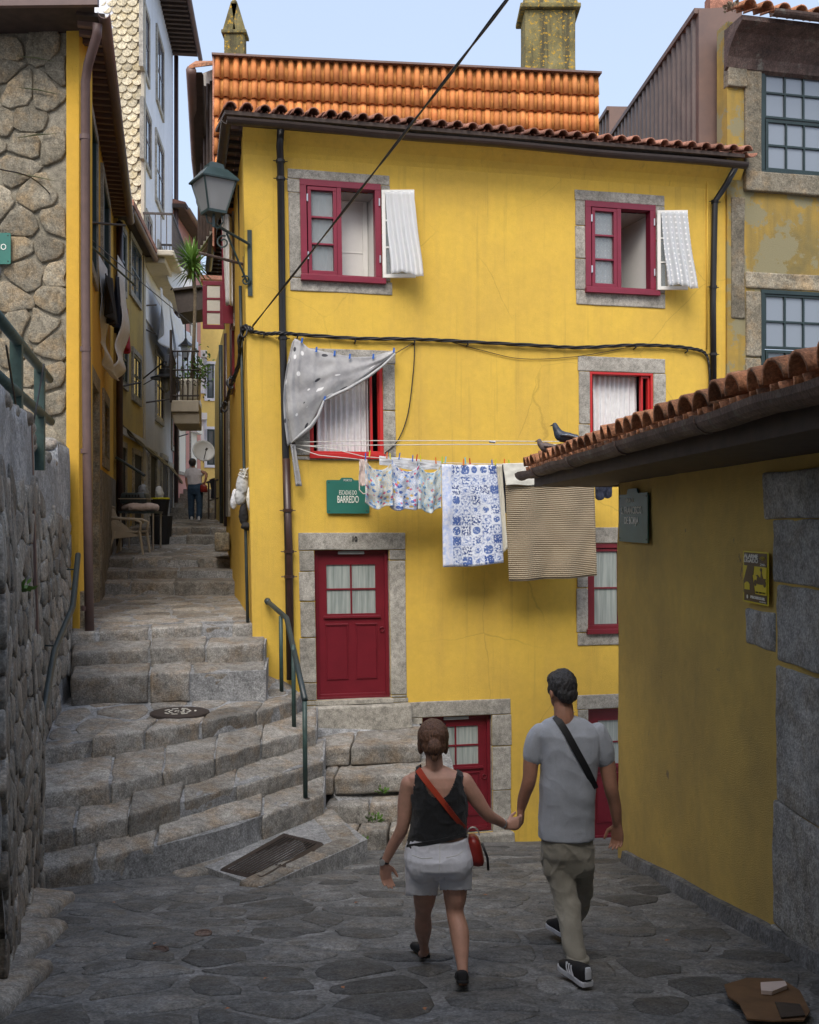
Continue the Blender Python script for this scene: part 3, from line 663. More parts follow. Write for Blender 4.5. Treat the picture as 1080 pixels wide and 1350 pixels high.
# flagstones of the street
def in_wall(x, y):
    for i in range(len(WX)-1):
        if WX[i][1] <= y <= WX[i+1][1]:
            t = (y-WX[i][1])/(WX[i+1][1]-WX[i][1]); return x < WX[i][0]+(WX[i+1][0]-WX[i][0])*t-.05
    return x < WX[0][0] if y < WX[0][1] else True
def street_ok(x, y):
    if in_wall(x, y) or y < 3.9: return False
    if x > SH.O.x-(SH.O.y-y)*-.0438-.0 and y < 10.95 and x > 2.67-.0438*y-.12: return False
    px = CX+F*x/y; py = HY-F*gz(x, y)/y
    if px < 470 and py < 1178-(px-51)*.235: return False       # under the flight
    if px < 480 and py < 1118: return False
    ww = HF.at(px, py)[0]; 
    if (Vector((x, y))-HF.O).dot(HF.n) < .1: return False
    if px < 560 and (Vector((x, y))-HF.O).dot(HF.n) < 2.0 and px < 545: return False
    p = Vector((x, y)); q = [Vector((v.x, v.y)) for v in (A, B_, C, D)]
    return not all((q[(i+1) % 4]-q[i]).cross(p-q[i]) < 0.05 for i in range(4))
b2 = cells(8.4, 13.2, .50, .35, jit=.47, rs=21); k = 0; extra = MB()
b2.sort(key=lambda c: c[0].y)
for p, poly in b2:
    x, y = p.x-4.2, p.y+2.5
    if street_ok(x, y) and CX+F*(x)/y > -60 and CX+F*x/y < 1140 and area(poly) > .03:
        k += 1
        if k > 290:
            e_ = stone(gnd, poly, gap=.03, h=.007, dome=.01, rs=k, wob=.02); n0 = len(extra.v); extra.v += e_.v; extra.f += [tuple(i+n0 for i in f) for f in e_.f]; continue
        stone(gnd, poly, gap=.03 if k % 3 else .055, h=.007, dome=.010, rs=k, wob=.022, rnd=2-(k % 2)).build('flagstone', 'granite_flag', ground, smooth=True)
print('street flagstones', k)
if extra.v: o = extra.build('distant_flagstones', 'granite_flag', ground, smooth=True); o['kind'] = 'stuff'
for (px, py, Y) in ((268, 1236, 7.1), (210, 1277, 6.6)):
    c = wp(px, py, Y); c.z = gz(c.x, c.y)+.012
    b = MB(); b.lathe(c, [(.06, 0), (.06, .012), (.045, .014), (.04, .006), (.01, .006)], 20)
    tag(b.build('valve_cover', 'rust_gutter'), 'small round iron valve cover in the paving, '+('nearer the drain grate' if px == 268 else 'nearer the left wall'), 'valve cover')

# ================= slabs before the red door =================
doorstep = empty('door_steps', HF.P(2.2, .6, -3), 'worn granite steps leading up to the upper red door', 'door steps')
def slab(px, py, zt, depth, splits, zb, seed, dzb=.15):
    """front nosing from pixel splits at height zt; runs back to the house wall"""
    for i in range(len(splits)-1):
        a, c = splits[i], splits[i+1]
        def fp(x_): 
            yy = py+(x_-splits[0])*(-.045); return wp(x_, yy, -zt*F/(yy-HY))
        A, B_ = fp(a+.8), fp(c-.8); A.z = B_.z = zt; C = A+Vector((0.05, depth, dzb)); D = B_+Vector((.05, depth, dzb))
        h = V(0, 0, zb)
        block([A-h, B_-h, D-h-V(0, 0, dzb), C-h-V(0, 0, dzb), A, B_, D, C], n=(11, 8, 6), r=.028, amp=.014, freq=4, seed=seed+i).build('slab', 'granite_step', doorstep, smooth=True)
slab(0, 988, -2.86, 1.05, [398, 462, 556], .24, 3, .07)
slab(0, 1026, -3.13, .7, [422, 440, 562], .22, 9, .04)
slab(0, 1063, -3.42, .6, [428, 486, 548], .25, 15, .03)
slab(0, 1098, -3.66, .6, [432, 470, 512, 552], .3, 22, .03)
b = MB(); b.box8([HF.P(1.0, 1.55, -4.4), HF.P(2.55, 1.35, -4.4), HF.P(2.6, 0, -4.4), HF.P(.2, 0, -4.4), HF.P(1.0, 1.5, -3.5), HF.P(2.5, 1.3, -3.5), HF.P(2.6, 0, -2.8), HF.P(.2, 0, -2.6)]); b.build('rubble_bed', 'cement', doorstep)
def weed(c, n, r, name, label, mat='leaf', sz=.05, seed=1):
    rr = random.Random(seed); b = MB()
    for i in range(n):
        d = Vector((rr.gauss(0, 1), rr.gauss(0, 1), abs(rr.gauss(0, .8)))).normalized(); p = c+d*r*rr.uniform(.2, 1); u = d.cross(Vector((rr.random(), rr.random(), .4))).normalized()*sz*rr.uniform(.5, 1); v = (d+V(0, 0, .3)).normalized()*sz*1.3
        b.add([p, p+u*.5+v*.5, p+v, p-u*.5+v*.5], [(0, 1, 2, 3)])
    tag(b.build(name, mat), label, 'weed')
weed(wp(504, 1046, 12.3), 40, .07, 'weed', 'small green weed growing from the joint just below the slab edge of the door steps', seed=1, sz=.035)
weed(wp(494, 1083, 12.0), 60, .09, 'weed', 'leafy green weed tuft low on the door steps near the woman\'s left elbow', seed=2, sz=.04)
weed(wp(478, 1108, 11.6), 20, .05, 'weed', 'tiny weed sprouting in the crack beside the ledge corner', seed=3, sz=.03)
weed(wp(22, 783, 7.6), 26, .11, 'weed', 'green leafy sprig growing out of the dark retaining wall at far left', seed=4, sz=.05)

# ================= retaining wall on the left =================
segs = []; acc = 0
for i in range(len(WX)-1):
    p, q = Vector(WX[i]), Vector(WX[i+1]); segs.append((acc, p, q, (q-p).length)); acc += (q-p).length
WL = acc
def wallp(a, z, h):
    a = max(0, min(WL, a))
    for s0, p, q, l in segs:
        if a <= s0+l+1e-6: break
    t = (a-s0)/l; c = p.lerp(q, t); d = (q-p).normalized(); n_ = Vector((d.y, -d.x)); c = c+n_*(h+noise.noise(Vector((a*.9, z*.9, 8)))*.06-.03*(z+1)*.6); return Vector((c.x, c.y, z))
def wtop(a): 
    y = wallp(a, 0, 0).y
    return 1.45 if y < 6.3 else (.86 if y < 9.2 else .80-.06*(y-9.2)*.5+ (.25 if y > 12.4 else 0))
rw = empty('retaining_wall', (-3.2, 9, -3), 'rough dark granite retaining wall running along the left of the stairs', 'stone wall')
b = MB(); na, nz = 70, 40
for j in range(nz+1):
    for i in range(na+1):
        a = WL*i/na; zt = wtop(a); zb = -4.0; z = zb+(zt-zb)*j/nz; b.v.append(wallp(a, z, -.015+noise.noise(Vector((a*2, z*2, 1)))*.02))
b.f = [(j*(na+1)+i, j*(na+1)+i+1, (j+1)*(na+1)+i+1, (j+1)*(na+1)+i) for j in range(nz) for i in range(na)]
n0 = len(b.v)
for i in range(na+1): p = b.v[nz*(na+1)+i]; b.v.append(p+Vector((-.5, -.05, 0)))
b.f += [(nz*(na+1)+i, nz*(na+1)+i+1, n0+i+1, n0+i) for i in range(na)]
b.build('rubble_core', 'cement', rw, smooth=True)
zb = -3.7
k = 0
for p, poly in cells(WL, 4.7, .36, .24, jit=.42, rs=31):
    z = zb+p.y
    if z > wtop(p.x)-.05: continue
    y_ = wallp(p.x, 0, 0).y
    if z < (-3.3 if y_ < 10.5 else (-2.6 if y_ < 12 else -1.9)): continue
    k += 1
    if k > 295: break
    stone(lambda a, b_, h: wallp(a, zb+b_, h), poly, gap=.014, h=.016, dome=.004, rnd=1, rs=k+900, wob=.022, depth=.05).build('stone', 'granite_dark', rw, smooth=True)
for i in range(16):     # coping stones along the broken top
    a = WL*(i+.5)/16; c = wallp(a, wtop(a), -.12); s_ = random.Random(i).uniform(.13, .24)
    block([c+V(-.16, -s_, -.1), c+V(.1, -s_, -.1), c+V(.1, s_, -.1), c+V(-.16, s_, -.1), c+V(-.14, -s_, s_*.3), c+V(.1, -s_, .02), c+V(.1, s_, .03), c+V(-.14, s_, s_*.5)], n=(4, 4, 4), r=.06, amp=.04, seed=i).build('coping_stone', 'granite_dark', rw, smooth=True)
print('retaining stones', k)
# low kerb stones at the bottom left
for i, (x0, x1, y0, y1) in enumerate(((-3.05, -2.62, 7.35, 8.5), (-2.75, -2.3, 6.2, 7.3), (-2.45, -2.0, 5.1, 6.15))):
    z0 = gz(x0, y0); z1 = gz(x0, y1)
    kb = block([(x0, y0, z0-.1), (x1, y0, z0-.1), (x1-.1, y1, z1-.1), (x0-.3, y1, z1-.1), (x0, y0, z0+.12), (x1, y0, z0+.08), (x1-.1, y1, z1+.08), (x0-.3, y1, z1+.12)], n=(4, 6, 4), r=.05, amp=.02, seed=70+i).build('kerb_stone', 'granite_step', ground, smooth=True)
# plinth below the wall and terrace behind it
b = MB(); b.box8([(-9, 5.6, -4), (-3.0, 5.6, -4), (-4.6, 13.5, -4), (-9, 13.5, -4), (-9, 5.6, .62), (-3.0, 5.6, .62), (-4.6, 13.5, .62), (-9, 13.5, .62)]); tag(b.build('terrace', 'cement'), kind='structure')
# wall handrail by the stairs
hr = empty('wall_handrail', wp(70, 870, 10.9), 'dark steel handrail bent in the middle and fixed to the rough left wall', 'handrail')
hp = [wp(103, 731, 12.0), wp(96, 800, 11.3), wp(72, 858, 10.0), wp(59, 930, 9.3), wp(46, 1013, 8.5)]
b = MB(); b.tube(hp, .032, 10); b.build('rail', 'rail', hr, smooth=True)
for p in (hp[0].lerp(hp[1], .3), hp[1].lerp(hp[2], .9), hp[3].lerp(hp[4], .85)):
    b = MB(); b.tube([p, p+V(-.12, .03, 0)], .009, 6); b.build('bracket', 'rail', hr)
# terrace railing above the wall
tr = empty('terrace_railing', (-3.4, 9.4, .9), 'weathered green railing of two pipes on top of the left wall', 'railing')
ra, rb_ = V(-2.92, 7.2, 1.5), wp(65, 500, 11); rc, rd = V(-2.98, 7.4, 1.08), wp(67, 556, 11.05)
b = MB(); b.tube([ra, rb_], .045, 10); b.build('rail', 'rail_green', tr, smooth=True)
b = MB(); b.tube([rc, rd], .045, 10); b.build('rail', 'rail_green', tr, smooth=True)
for px, t in ((17, .38), (50, .80)):
    c = ra.lerp(rb_, t); b = MB(); b.box8([c+V(-.06, -.02, -1.0), c+V(.04, -.02, -1.0), c+V(.04, .02, -1.0), c+V(-.06, .02, -1.0), c+V(-.06, -.02, .03), c+V(.04, -.02, .03), c+V(.04, .02, .03), c+V(-.06, .02, .03)]); b.build('post', 'rail_green', tr)
# grey pipe on the wall
b = MB(); c0 = wp(38, 560, 8.6); c1 = wp(45, 835, 8.7); b.tube([c0+V(.02, -.03, 0), c1+V(.03, -.03, 0)], .022, 6); tag(b.build('drain_pipe', 'pipe_mauve'), 'thin rusty pipe standing against the dark left retaining wall', 'pipe')
b = MB(); b.tube([wp(8, 455, 7.5), wp(25, 560, 8.2), wp(37, 590, 8.55), wp(44, 560, 8.8), wp(58, 480, 9.5)], .008, 5); tag(b.build('loose_cable', 'black'), 'loose black cable hanging from the green terrace railing', 'cable')
# ================= the yellow house =================
yh = empty('yellow_house', HF.P(3, 0, -4.4), 'bright yellow plastered house with red doors and windows in the centre', 'house')
WIN = {  # surround rect, frame rect in the photograph's pixels, measured on the wall plane
 'w1': ((380, 227, 515, 386), (397, 240, 503, 369)),
 'w2': ((758, 254, 876, 404), (772, 268, 864, 385)),
 'w3': ((384, 460, 522, 607), (408, 478, 505, 602)),
 'w4': ((762, 471, 877, 600), (778, 491, 861, 590)),
 'w5': ((760, 695, 878, 850), (775, 716, 862, 833)),
 'd1': ((395, 702, 536, 928), (416, 725, 514, 922)),
 'd2': ((540, 923, 674, 1112), (558, 944, 649, 1099)),
 'd3': ((761, 914, 890, 1112), (776, 933, 872, 1108)),
}
RC = {k: (HF.R(*a), HF.R(*c)) for k, (a, c) in WIN.items()}
EZ = 5.18; HL = 7.15
holes = [v[1] for v in RC.values()]
holes_wall(HF, 0.0, HL, -5.0, EZ-.02, holes, 'front_wall', 'yellow', yh, depth=0, sub=.35)
# side wall towards the alley, battered at the foot
b = MB(); us = [-.001-i*.45 for i in range(17)]; zs = [-2.6+i*(EZ+2.5)/20 for i in range(21)]
for z in zs:
    for u in us:
        p = HS.P(u, 0, z); lean = .02*z*(1+u/7.2)+noise.noise(Vector((u*.7, z*.7, 9)))*.03*(1 if u < -.3 else 0); p = p-Vector((HF.u.x, HF.u.y, 0))*(lean)*1.0
        b.v.append(p)
nn = len(us); b.f = [(j*nn+i, j*nn+i+1, (j+1)*nn+i+1, (j+1)*nn+i) for j in range(len(zs)-1) for i in range(nn-1)]
b.build('side_wall', 'yellow2', yh, smooth=True)
def SP(u, d, z):  # point on the leaning side wall
    return HS.P(u, d, z)-Vector((HF.u.x, HF.u.y, 0))*(.02*z*(1+u/7.2))
b = MB(); b.quad(HF.P(0, -1.3, -5), HF.P(HL, -1.3, -5), HF.P(HL, -1.3, EZ-.3), HF.P(0, -1.3, EZ-.3)); b.build('painted_dark_backing', 'dark', yh)  # near-black sheet, the shade of the rooms is put into its colour
b = MB(); e0 = HF.P(HL, 0, -5); b.quad(e0, e0+V(-1.4, 6.5, 0), e0+V(-1.4, 6.5, 10), e0+V(0, 0, 10.1)); b.build('end_wall', 'yellow2', yh)
# granite surrounds: lintel, jambs and sill, each stone a piece
def surround(key, jl=(.45,), jr=(.5,), sill=True, lint=None):
    (a, c, d, e), (p, q, r, s) = RC[key]; D0, D1 = -.20, .018; kw = dict(n=(6, 2, 4), r=.014, amp=.006, freq=4)
    sd_ = hash(key) % 97 if False else sum(map(ord, key)); rr = random.Random(sd_)
    fblock(HF, a, c, D0, D1, s, e, seed=sd_, **kw).build('surround_stone', 'granite', yh, smooth=False)
    zb_ = r if sill else d
    if sill: fblock(HF, a+.01, c+.01, D0, D1, d, r, seed=sd_+1, **kw).build('surround_stone', 'granite', yh)
    for (x0, x1, cuts) in ((a, p, jl), (q, c, jr)):
        zz = [zb_]+[zb_+(s-zb_)*t for t in cuts]+[s]
        for i in range(len(zz)-1):
            w_ = rr.uniform(-.012, .012)
            l_, r_ = (x0+w_, x1) if x0 == a else (x0, x1+w_)
            fblock(HF, l_, r_, D0, D1+rr.uniform(0, .004), zz[i]+.003, zz[i+1]-.003, seed=sd_+3+i, **kw).build('surround_stone', 'granite', yh)
surround('w1', (.86,), (.5,)); surround('w2', (.35, .72), (.6,)); surround('w3', (.6,), (.5,)); surround('w4', (.3,), (.55,)); surround('w5', (.5,), (.5,))
surround('d1', (.12, .42, .66, .86), (.02, .93)); surround('d2', (.3, .7), (.4, .75), sill=False); surround('d3', (.4,), (.4,), sill=False)
def fbar(fr, par, name, mat, u0, u1, d0, d1, z0, z1, bev=.004):
    b = MB(); b.fb(fr, u0, u1, d0, d1, z0, z1); return b.build(name, mat, par, bevel=bev)
def rectframe(fr, par, name, mat, u0, u1, z0, z1, w, d0, d1, wb=None, bev=.004):
    b = MB(); wb = wb or w
    b.fb(fr, u0, u1, d0, d1, z1-w, z1); b.fb(fr, u0, u1, d0, d1, z0, z0+wb)
    b.fb(fr, u0, u0+w, d0, d1, z0+wb, z1-w); b.fb(fr, u1-w, u1, d0, d1, z0+wb, z1-w); return b.build(name, mat, par, bevel=bev)
def sash(fr, par, mat, u0, u1, z0, z1, d0, d1, nx, nz, w=.05, bar=.022, glass='glass', gd=None, name='sash'):
    s = rectframe(fr, par, name, mat, u0, u1, z0, z1, w, d0, d1)
    a, c, e, f = u0+w, u1-w, z0+w, z1-w; dm = (d0+d1)/2
    xs = [a+(c-a)*i/nx for i in range(nx+1)]; zs = [e+(f-e)*i/nz for i in range(nz+1)]
    # glazing bars and panes: sub-parts of the sash when the sash is itself a part
    for i in range(1, nx): fbar(fr, s, 'glazing_bar', mat, xs[i]-bar/2, xs[i]+bar/2, d0+.004, d1-.004, e, f, 0)
    for j in range(1, nz):
        for i in range(nx): fbar(fr, s, 'glazing_bar', mat, xs[i]+(bar/2 if i else 0), xs[i+1]-(bar/2 if i < nx-1 else 0), d0+.005, d1-.005, zs[j]-bar/2, zs[j]+bar/2, 0)
    for i in range(nx):
        for j in range(nz):
            b = MB(); b.fb(fr, xs[i]+.004, xs[i+1]-.004, dm-.003, dm+.003, zs[j]+.004, zs[j+1]-.004); b.build('pane', glass, s)
    return s
def curtain(fr, par, mat, u0, u1, z0, z1, d, folds=7, amp=.02, name='curtain', taper=0, seed=0, par_is_sub=True, nv=20):
    f = lambda s, t: fr.P(u0+(u1-u0)*(s+taper*(1-t)*(.5-s)), d+amp*math.sin(s*folds*6.28+math.sin(s*9+seed))*(.5+.5*(1-t))+.25*amp*noise.noise(Vector((s*6, t*3, seed))), z0+(z1-z0)*t)
    return cloth(name, mat, par, f, max(30, folds*8), nv, .002)
# --- W1, W2: burgundy frames, left casement shut, right one folded out against the wall
def casement_window(key, lace, inner_mat, label):
    (a, c, d, e), (p, q, r, s) = RC[key]
    par = yh; wf = .085
    fr = rectframe(HF, par, 'window_frame', 'crimson', p-.01, q-.005, r+.01, s+.0, wf, -.12, .035, wb=.05)
    fbar(HF, par, 'window_sill', 'crimson', p-.02, q+.04, -.06, .085, r-.04, r+.035)
    m = p+(q-p)*.47
    fbar(HF, fr, 'mullion', 'crimson', m-.03, m+.03, -.1, .03, r+.06, s-wf)
    sash(HF, par, 'crimson', p+wf+.005, m-.032, r+.06, s-wf-.005, -.08, .025, 1, 3, .048, .022, 'glass')
    curtain(HF, par, lace, p+wf+.03, m-.05, r+.09, s-wf-.06, -.11, 3, .012, seed=2)
    for zz in (r+.25, s-.3):
        b = MB(); x = HF.P(p+wf, .035, zz); b.tube([x, x+V(0, 0, .10)], .012, 6); b.build('hinge', 'silver', par)
        b = MB(); x = HF.P(q-wf*.35, .045, zz); b.tube([x, x+V(0, 0, .10)], .012, 6); b.build('hinge', 'silver', par)
    # reveal behind the open half
    b = MB(); b.quad(HF.P(m, -.6, r), HF.P(q, -.6, r), HF.P(q, -.6, s), HF.P(m, -.6, s)) if inner_mat == 'white' else b.quad(HF.P(m, -.9, r), HF.P(q, -.9, r), HF.P(q, -.9, s), HF.P(m, -.9, s))
    b.quad(HF.P(q-.03, -.12, r), HF.P(q-.25, -.9, r), HF.P(q-.25, -.9, s), HF.P(q-.03, -.12, s)); b.build('reveal', 'white' if inner_mat == 'white' else 'white', par)
    b = MB(); b.quad(HF.P(m-.6, -.12, s-wf-.01), HF.P(q, -.12, s-wf-.01), HF.P(q, -.9, s-wf-.1), HF.P(m-.6, -.9, s-wf-.1)); b.build('reveal_head', 'inner', par)
    if inner_mat == 'white':
        sh = rectframe(HF, par, 'inner_shutter', 'white', m-.1, q-.12, r+.02, s-.08, .07, -.42, -.39)
        fbar(HF, sh, 'shutter_panel', 'white', m-.03, q-.19, -.415, -.40, r+.09, s-.15)
        fbar(HF, sh, 'shutter_panel', 'white', m-.03, q-.19, -.40, -.393, r+.47, r+.49)
    else:
        fbar(HF, par, 'painted_dark_panel', 'dark', m, q-.26, -.84, -.82, s-.42, s-.1)  # black panel painted in for the shade of the room above the lace
        curtain(HF, par, 'dotlace', m-.02, q-.2, r+.02, s-.45, -.78, 3, .02, seed=5)
    # open leaf: hinged at q, swung round nearly flat to the wall
    ang = math.radians(14); L = Fr(tuple(HF.O+HF.u*(q+.0)+HF.n*.05), HF.u); rot = Matrix.Rotation(-ang, 2)
    L.u = (rot @ HF.u).normalized(); L.n = Vector((L.u.y, -L.u.x)); L.k = HF.k*(1-q/HF.L); L.O = HF.O+HF.u*(q)+HF.n*.06
    wd = (q-p)*.41
    lf = sash(L, par, 'white', 0.0, wd, r+.04, s-.09, 0, .035, 1, 3, .05, .022, 'glass', name='open_casement')
    def fn(sv, t):
        z = s-.12-(s-r-.17)*(1-t); k_ = 1-t
        u = .05+(wd-.06)*(sv*(1-.25*k_)+.30*k_*(.55+.45*sv)+.02*k_*math.sin(t*8)); dd = .05+.03*math.sin(sv*22+t*2)*(.3+k_)+.10*k_*k_+.03*k_
        return L.P(u+.10*k_*sv, dd, z+(.10*sv*k_ if False else .03*math.sin(sv*5)*k_))
    cl = cloth('hanging_curtain', lace if lace != 'dotlace' else 'dotlace', lf, fn, 40, 24, .002)
casement_window('w1', 'lace_thin', 'white', ''); casement_window('w2', 'dotlace', 'dark', '')
# --- W3, W4: bright red frames, window open, curtain behind
for key in ('w3', 'w4'):
    (a, c, d, e), (p, q, r, s) = RC[key]
    rectframe(HF, yh, 'window_frame', 'red', p, q, r+.02, s, .035 if key == 'w4' else .05, -.12, .01)
    fbar(HF, yh, 'window_sill', 'red', p-.01, q+.02, -.1, .05, r-.03, r+.04)
    rectframe(HF, yh, 'sash', 'red', q-.17, q-.035, r+.05, s-.04, .03, -.10, -.03)
    curtain(HF, yh, 'lace', p+.11, q-.17, r+.03, s-.02, -.17, 9, .035, seed=3 if key == 'w3' else 8)
# --- W5
(a, c, d, e), (p, q, r, s) = RC['w5']
wf = rectframe(HF, yh, 'window_frame', 'burgundy', p, q, r+.03, s, .07, -.1, .0)
fbar(HF, yh, 'window_sill', 'burgundy', p-.03, q+.03, -.08, .06, r-.02, r+.05)
sash(HF, yh, 'burgundy', p+.07, (p+q)/2, r+.07, s-.08, -.08, -.02, 1, 2, .04, .022, 'frost'); sash(HF, yh, 'burgundy', (p+q)/2, q-.07, r+.07, s-.08, -.08, -.02, 1, 2, .04, .022, 'frost')
# --- doors
def door(key, glass_h=.36, lam=True, nxp=2):
    (a, c, d, e), (p, q, r, s) = RC[key]; D = -.12; H = s-r; W_ = q-p
    dr = rectframe(HF, yh, 'door_frame', 'burgundy', p, q, r, s, .05, -.16, -.07, wb=.03)
    gz0 = s-H*.43; gz1 = s-H*.10
    lf = MB(); lf.fb(HF, p+.05, q-.05, D-.03, D+.02, r+.03, gz0); lf.fb(HF, p+.05, q-.05, D-.03, D+.02, gz1, s-.05)
    gx0 = p+W_*.17; gx1 = q-W_*.17
    lf.fb(HF, p+.05, gx0, D-.03, D+.02, gz0, gz1); lf.fb(HF, gx1, q-.05, D-.03, D+.02, gz0, gz1); leaf = lf.build('door', 'burgundy', yh)
    xm = (gx0+gx1)/2; zm = (gz0+gz1)/2; t = .011
    fbar(HF, leaf, 'glazing_bar', 'burgundy', xm-t, xm+t, D-.02, D+.018, gz0, gz1, 0)
    for (x0, x1) in ((gx0, xm-t), (xm+t, gx1)):
        fbar(HF, leaf, 'glazing_bar', 'burgundy', x0, x1, D-.018, D+.016, zm-t, zm+t, 0)
        for (z0, z1) in ((gz0, zm-t), (zm+t, gz1)):
            b = MB(); b.fb(HF, x0, x1, D-.006, D, z0, z1); b.build('pane', 'frost', leaf)
    b = MB(); b.fb(HF, gx0, gx1, D-.05, D-.04, gz0, gz1); b.build('blind', 'inner', leaf)
    fbar(HF, leaf, 'weather_bar', 'burgundy', gx0-.05, gx1+.06, D+.02, D+.05, gz0-.06, gz0-.025)
    for (x0, x1) in ((p+W_*.15, xm-W_*.055), (xm+W_*.055, q-W_*.16)):
        pn = rectframe(HF, leaf, 'door_panel', 'burgundy', x0, x1, r+H*.13, gz0-H*.075, .012, D+.02, D+.034, bev=0)
        fbar(HF, leaf, 'door_panel', 'burgundy', x0+.012, x1-.012, D+.015, D+.026, r+H*.13+.012, gz0-H*.075-.012)
        fbar(HF, leaf, 'door_panel', 'burgundy', x0-.005, x1+.005, D+.02, D+.042, gz0-H*.075, gz0-H*.075+.018)
    fbar(HF, leaf, 'kick_board', 'burgundy', p+.055, q-.055, D+.02, D+.045, r+.03, r+.07)
    hb = MB(); hc = HF.P(q-W_*.09, D+.035, gz0-H*.11); hb.tube([hc+Vector((HF.u.x, HF.u.y, 0))*.032*math.cos(k/12*6.283)+V(0, 0, .032*math.sin(k/12*6.283)) for k in range(13)], .006, 6); hb.build('door_ring', 'burgundy', leaf, smooth=True)
    return lf
door('d1'); door('d2'); door('d3')
(a, c, d, e), (p, q, r, s) = RC['d1']
fbar(HF, yh, 'threshold', 'granite', p-.02, q+.03, -.2, .05, r-.06, r-.002)
for key in ('d1', 'd2'):
    (a, c, d, e), (p, q, r, s) = RC[key]; fbar(HF, yh, 'letter_plate', 'greycloth', (p+q)/2-.18, (p+q)/2+.18, -.07, -.05, s-.06, s-.02)
fblock(HF, a-.05, c+.02, -.1, .10, RC['d2'][1][2]-.25, RC['d2'][1][2]-.01, seed=8, n=(6, 3, 3), r=.03, amp=.01).build('doorstep', 'granite', yh)
(a, c, d, e), (p, q, r, s) = RC['d3']
fblock(HF, a-.05, c+.02, -.1, .12, r-.3, r-.01, seed=9, n=(6, 3, 3), r=.03, amp=.01).build('doorstep', 'granite', yh)
(a, c, d, e), (p, q, r, s) = RC['d1']
fblock(HF, a-.1, c+.03, -.1, .16, r-.42, r-.065, seed=19, n=(7, 3, 3), r=.03, amp=.014).build('doorstep', 'granite', yh)
u_, z_ = HF.at(467, 711); text('house_number', '10', 'black', yh, fmat(HF, u_, .024, z_), .10, .8, bold=.003)
# --- downpipes, gutter
def pipe_on(fr, pts, r, mat, name='downpipe', parent=None, d=.07, clips=()):
    P = [fr.P(*fr.at(px, py)[:1], dd, fr.at(px, py)[1]) for px, py, dd in [(q[0], q[1], q[2] if len(q) > 2 else d) for q in pts]]
    b = MB(); b.tube(P, r, 12); o = b.build(name, mat, parent, smooth=True)
    for py in clips:
        for i in range(len(pts)-1):
            if pts[i][1] <= py <= pts[i+1][1]:
                t = (py-pts[i][1])/(pts[i+1][1]-pts[i][1]); c_ = P[i].lerp(P[i+1], t)
                bb = MB(); bb.lathe(c_, [(r*1.25, -.02), (r*1.25, .02)], 12); U_ = Vector((fr.u.x, fr.u.y, 0)); bb.tube([c_-U_*r*2+V(0, 0, -.0), c_+U_*r*2], .007, 5); bb.build('pipe_clip', mat, o)
    return o
pipe_on(HF, [(368, 178, .25), (367, 200, .20), (369, 214, .08), (372, 440), (376, 600), (379, 720), (382, 895)], .048, 'black', parent=yh, clips=(215, 238, 447))
pipe_on(HF, [(376.5, 605), (380, 720), (382.5, 893)], .053, 'pipe_brown', parent=yh, clips=(673, 727, 760))
pipe_on(HF, [(958, 228, .26), (950, 248, .16), (939, 268, .08), (937, 400), (938, 520)], .045, 'black', parent=yh, clips=(268, 380, 468))
pipe_on(HF, [(932, 232, .02), (931, 460, .02)], .012, 'yellow', 'conduit', yh, d=.02)
gd = .42
def gutter(P, r, mat, parent, name='gutter'):
    b = MB(); prof = [(math.cos(math.pi+math.pi*k/8)*r, math.sin(math.pi+math.pi*k/8)*r) for k in range(9)]
    prof += [(x*.88, y*.88+.002) for x, y in reversed(prof)]; n = len(prof)
    for i, p in enumerate(P):
        t = (P[min(i+1, len(P)-1)]-P[max(0, i-1)]); t.z = 0; t.normalize(); s_ = Vector((t.y, -t.x, 0))
        if 0 < i < len(P)-1: pass
        for x, y in prof: b.v.append(p+s_*x+V(0, 0, y))
    for i in range(len(P)-1):
        for k in range(n): b.f.append((i*n+k, i*n+(k+1) % n, (i+1)*n+(k+1) % n, (i+1)*n+k))
    b.f += [tuple(reversed(range(n))), tuple(range((len(P)-1)*n, len(P)*n))]
    return b.build(name, mat, parent)
GZ = 5.17; g_u0 = HF.at(288, 175, gd)[0]; g_u1 = HF.at(984, 217, gd)[0]
gP = [HF.O+HF.u*(g_u0+(g_u1-g_u0)*i/12)+HF.n*gd for i in range(13)]
gutter([Vector((p.x, p.y, GZ+.02*math.sin(i*1.3)*.4-.03*i/12)) for i, p in enumerate(gP)], .075, 'gutter', yh)
g0_ = gP[0]; side_dir = -HS.u
gutter([Vector((g0_.x, g0_.y, GZ))+Vector((side_dir.x, side_dir.y, 0))*(i*.9+.0)+V(0, 0, 0) for i in range(10)], .07, 'gutter', yh)
# eave boards under the roof
rf = Fr(tuple(HF.O), HF.u)
b = MB(); back = 3.2
def RP(u, dd): # roof plane, dd = outwards from wall
    return rf.P(u, dd, EZ+.11-(dd-.40)*.30)
b.box8([RP(g_u0-.02, .38)-V(0, 0, .05), RP(g_u1, .38)-V(0, 0, .05), RP(g_u1, -back)-V(0, 0, .05), RP(g_u0-.02, -back)-V(0, 0, .05), RP(g_u0-.02, .38), RP(g_u1, .38), RP(g_u1, -back), RP(g_u0-.02, -back)]); b.build('roof', 'wood_dark', yh)
b = MB(); sideN = Vector((HS.n.x, HS.n.y, 0))
for k in range(3):   # underside of the side eaves, reddish boards
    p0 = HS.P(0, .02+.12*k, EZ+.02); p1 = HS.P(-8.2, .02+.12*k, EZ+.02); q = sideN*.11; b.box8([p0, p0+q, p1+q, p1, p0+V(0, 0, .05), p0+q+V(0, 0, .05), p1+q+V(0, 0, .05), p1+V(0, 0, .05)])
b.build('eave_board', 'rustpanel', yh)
EB = MB()
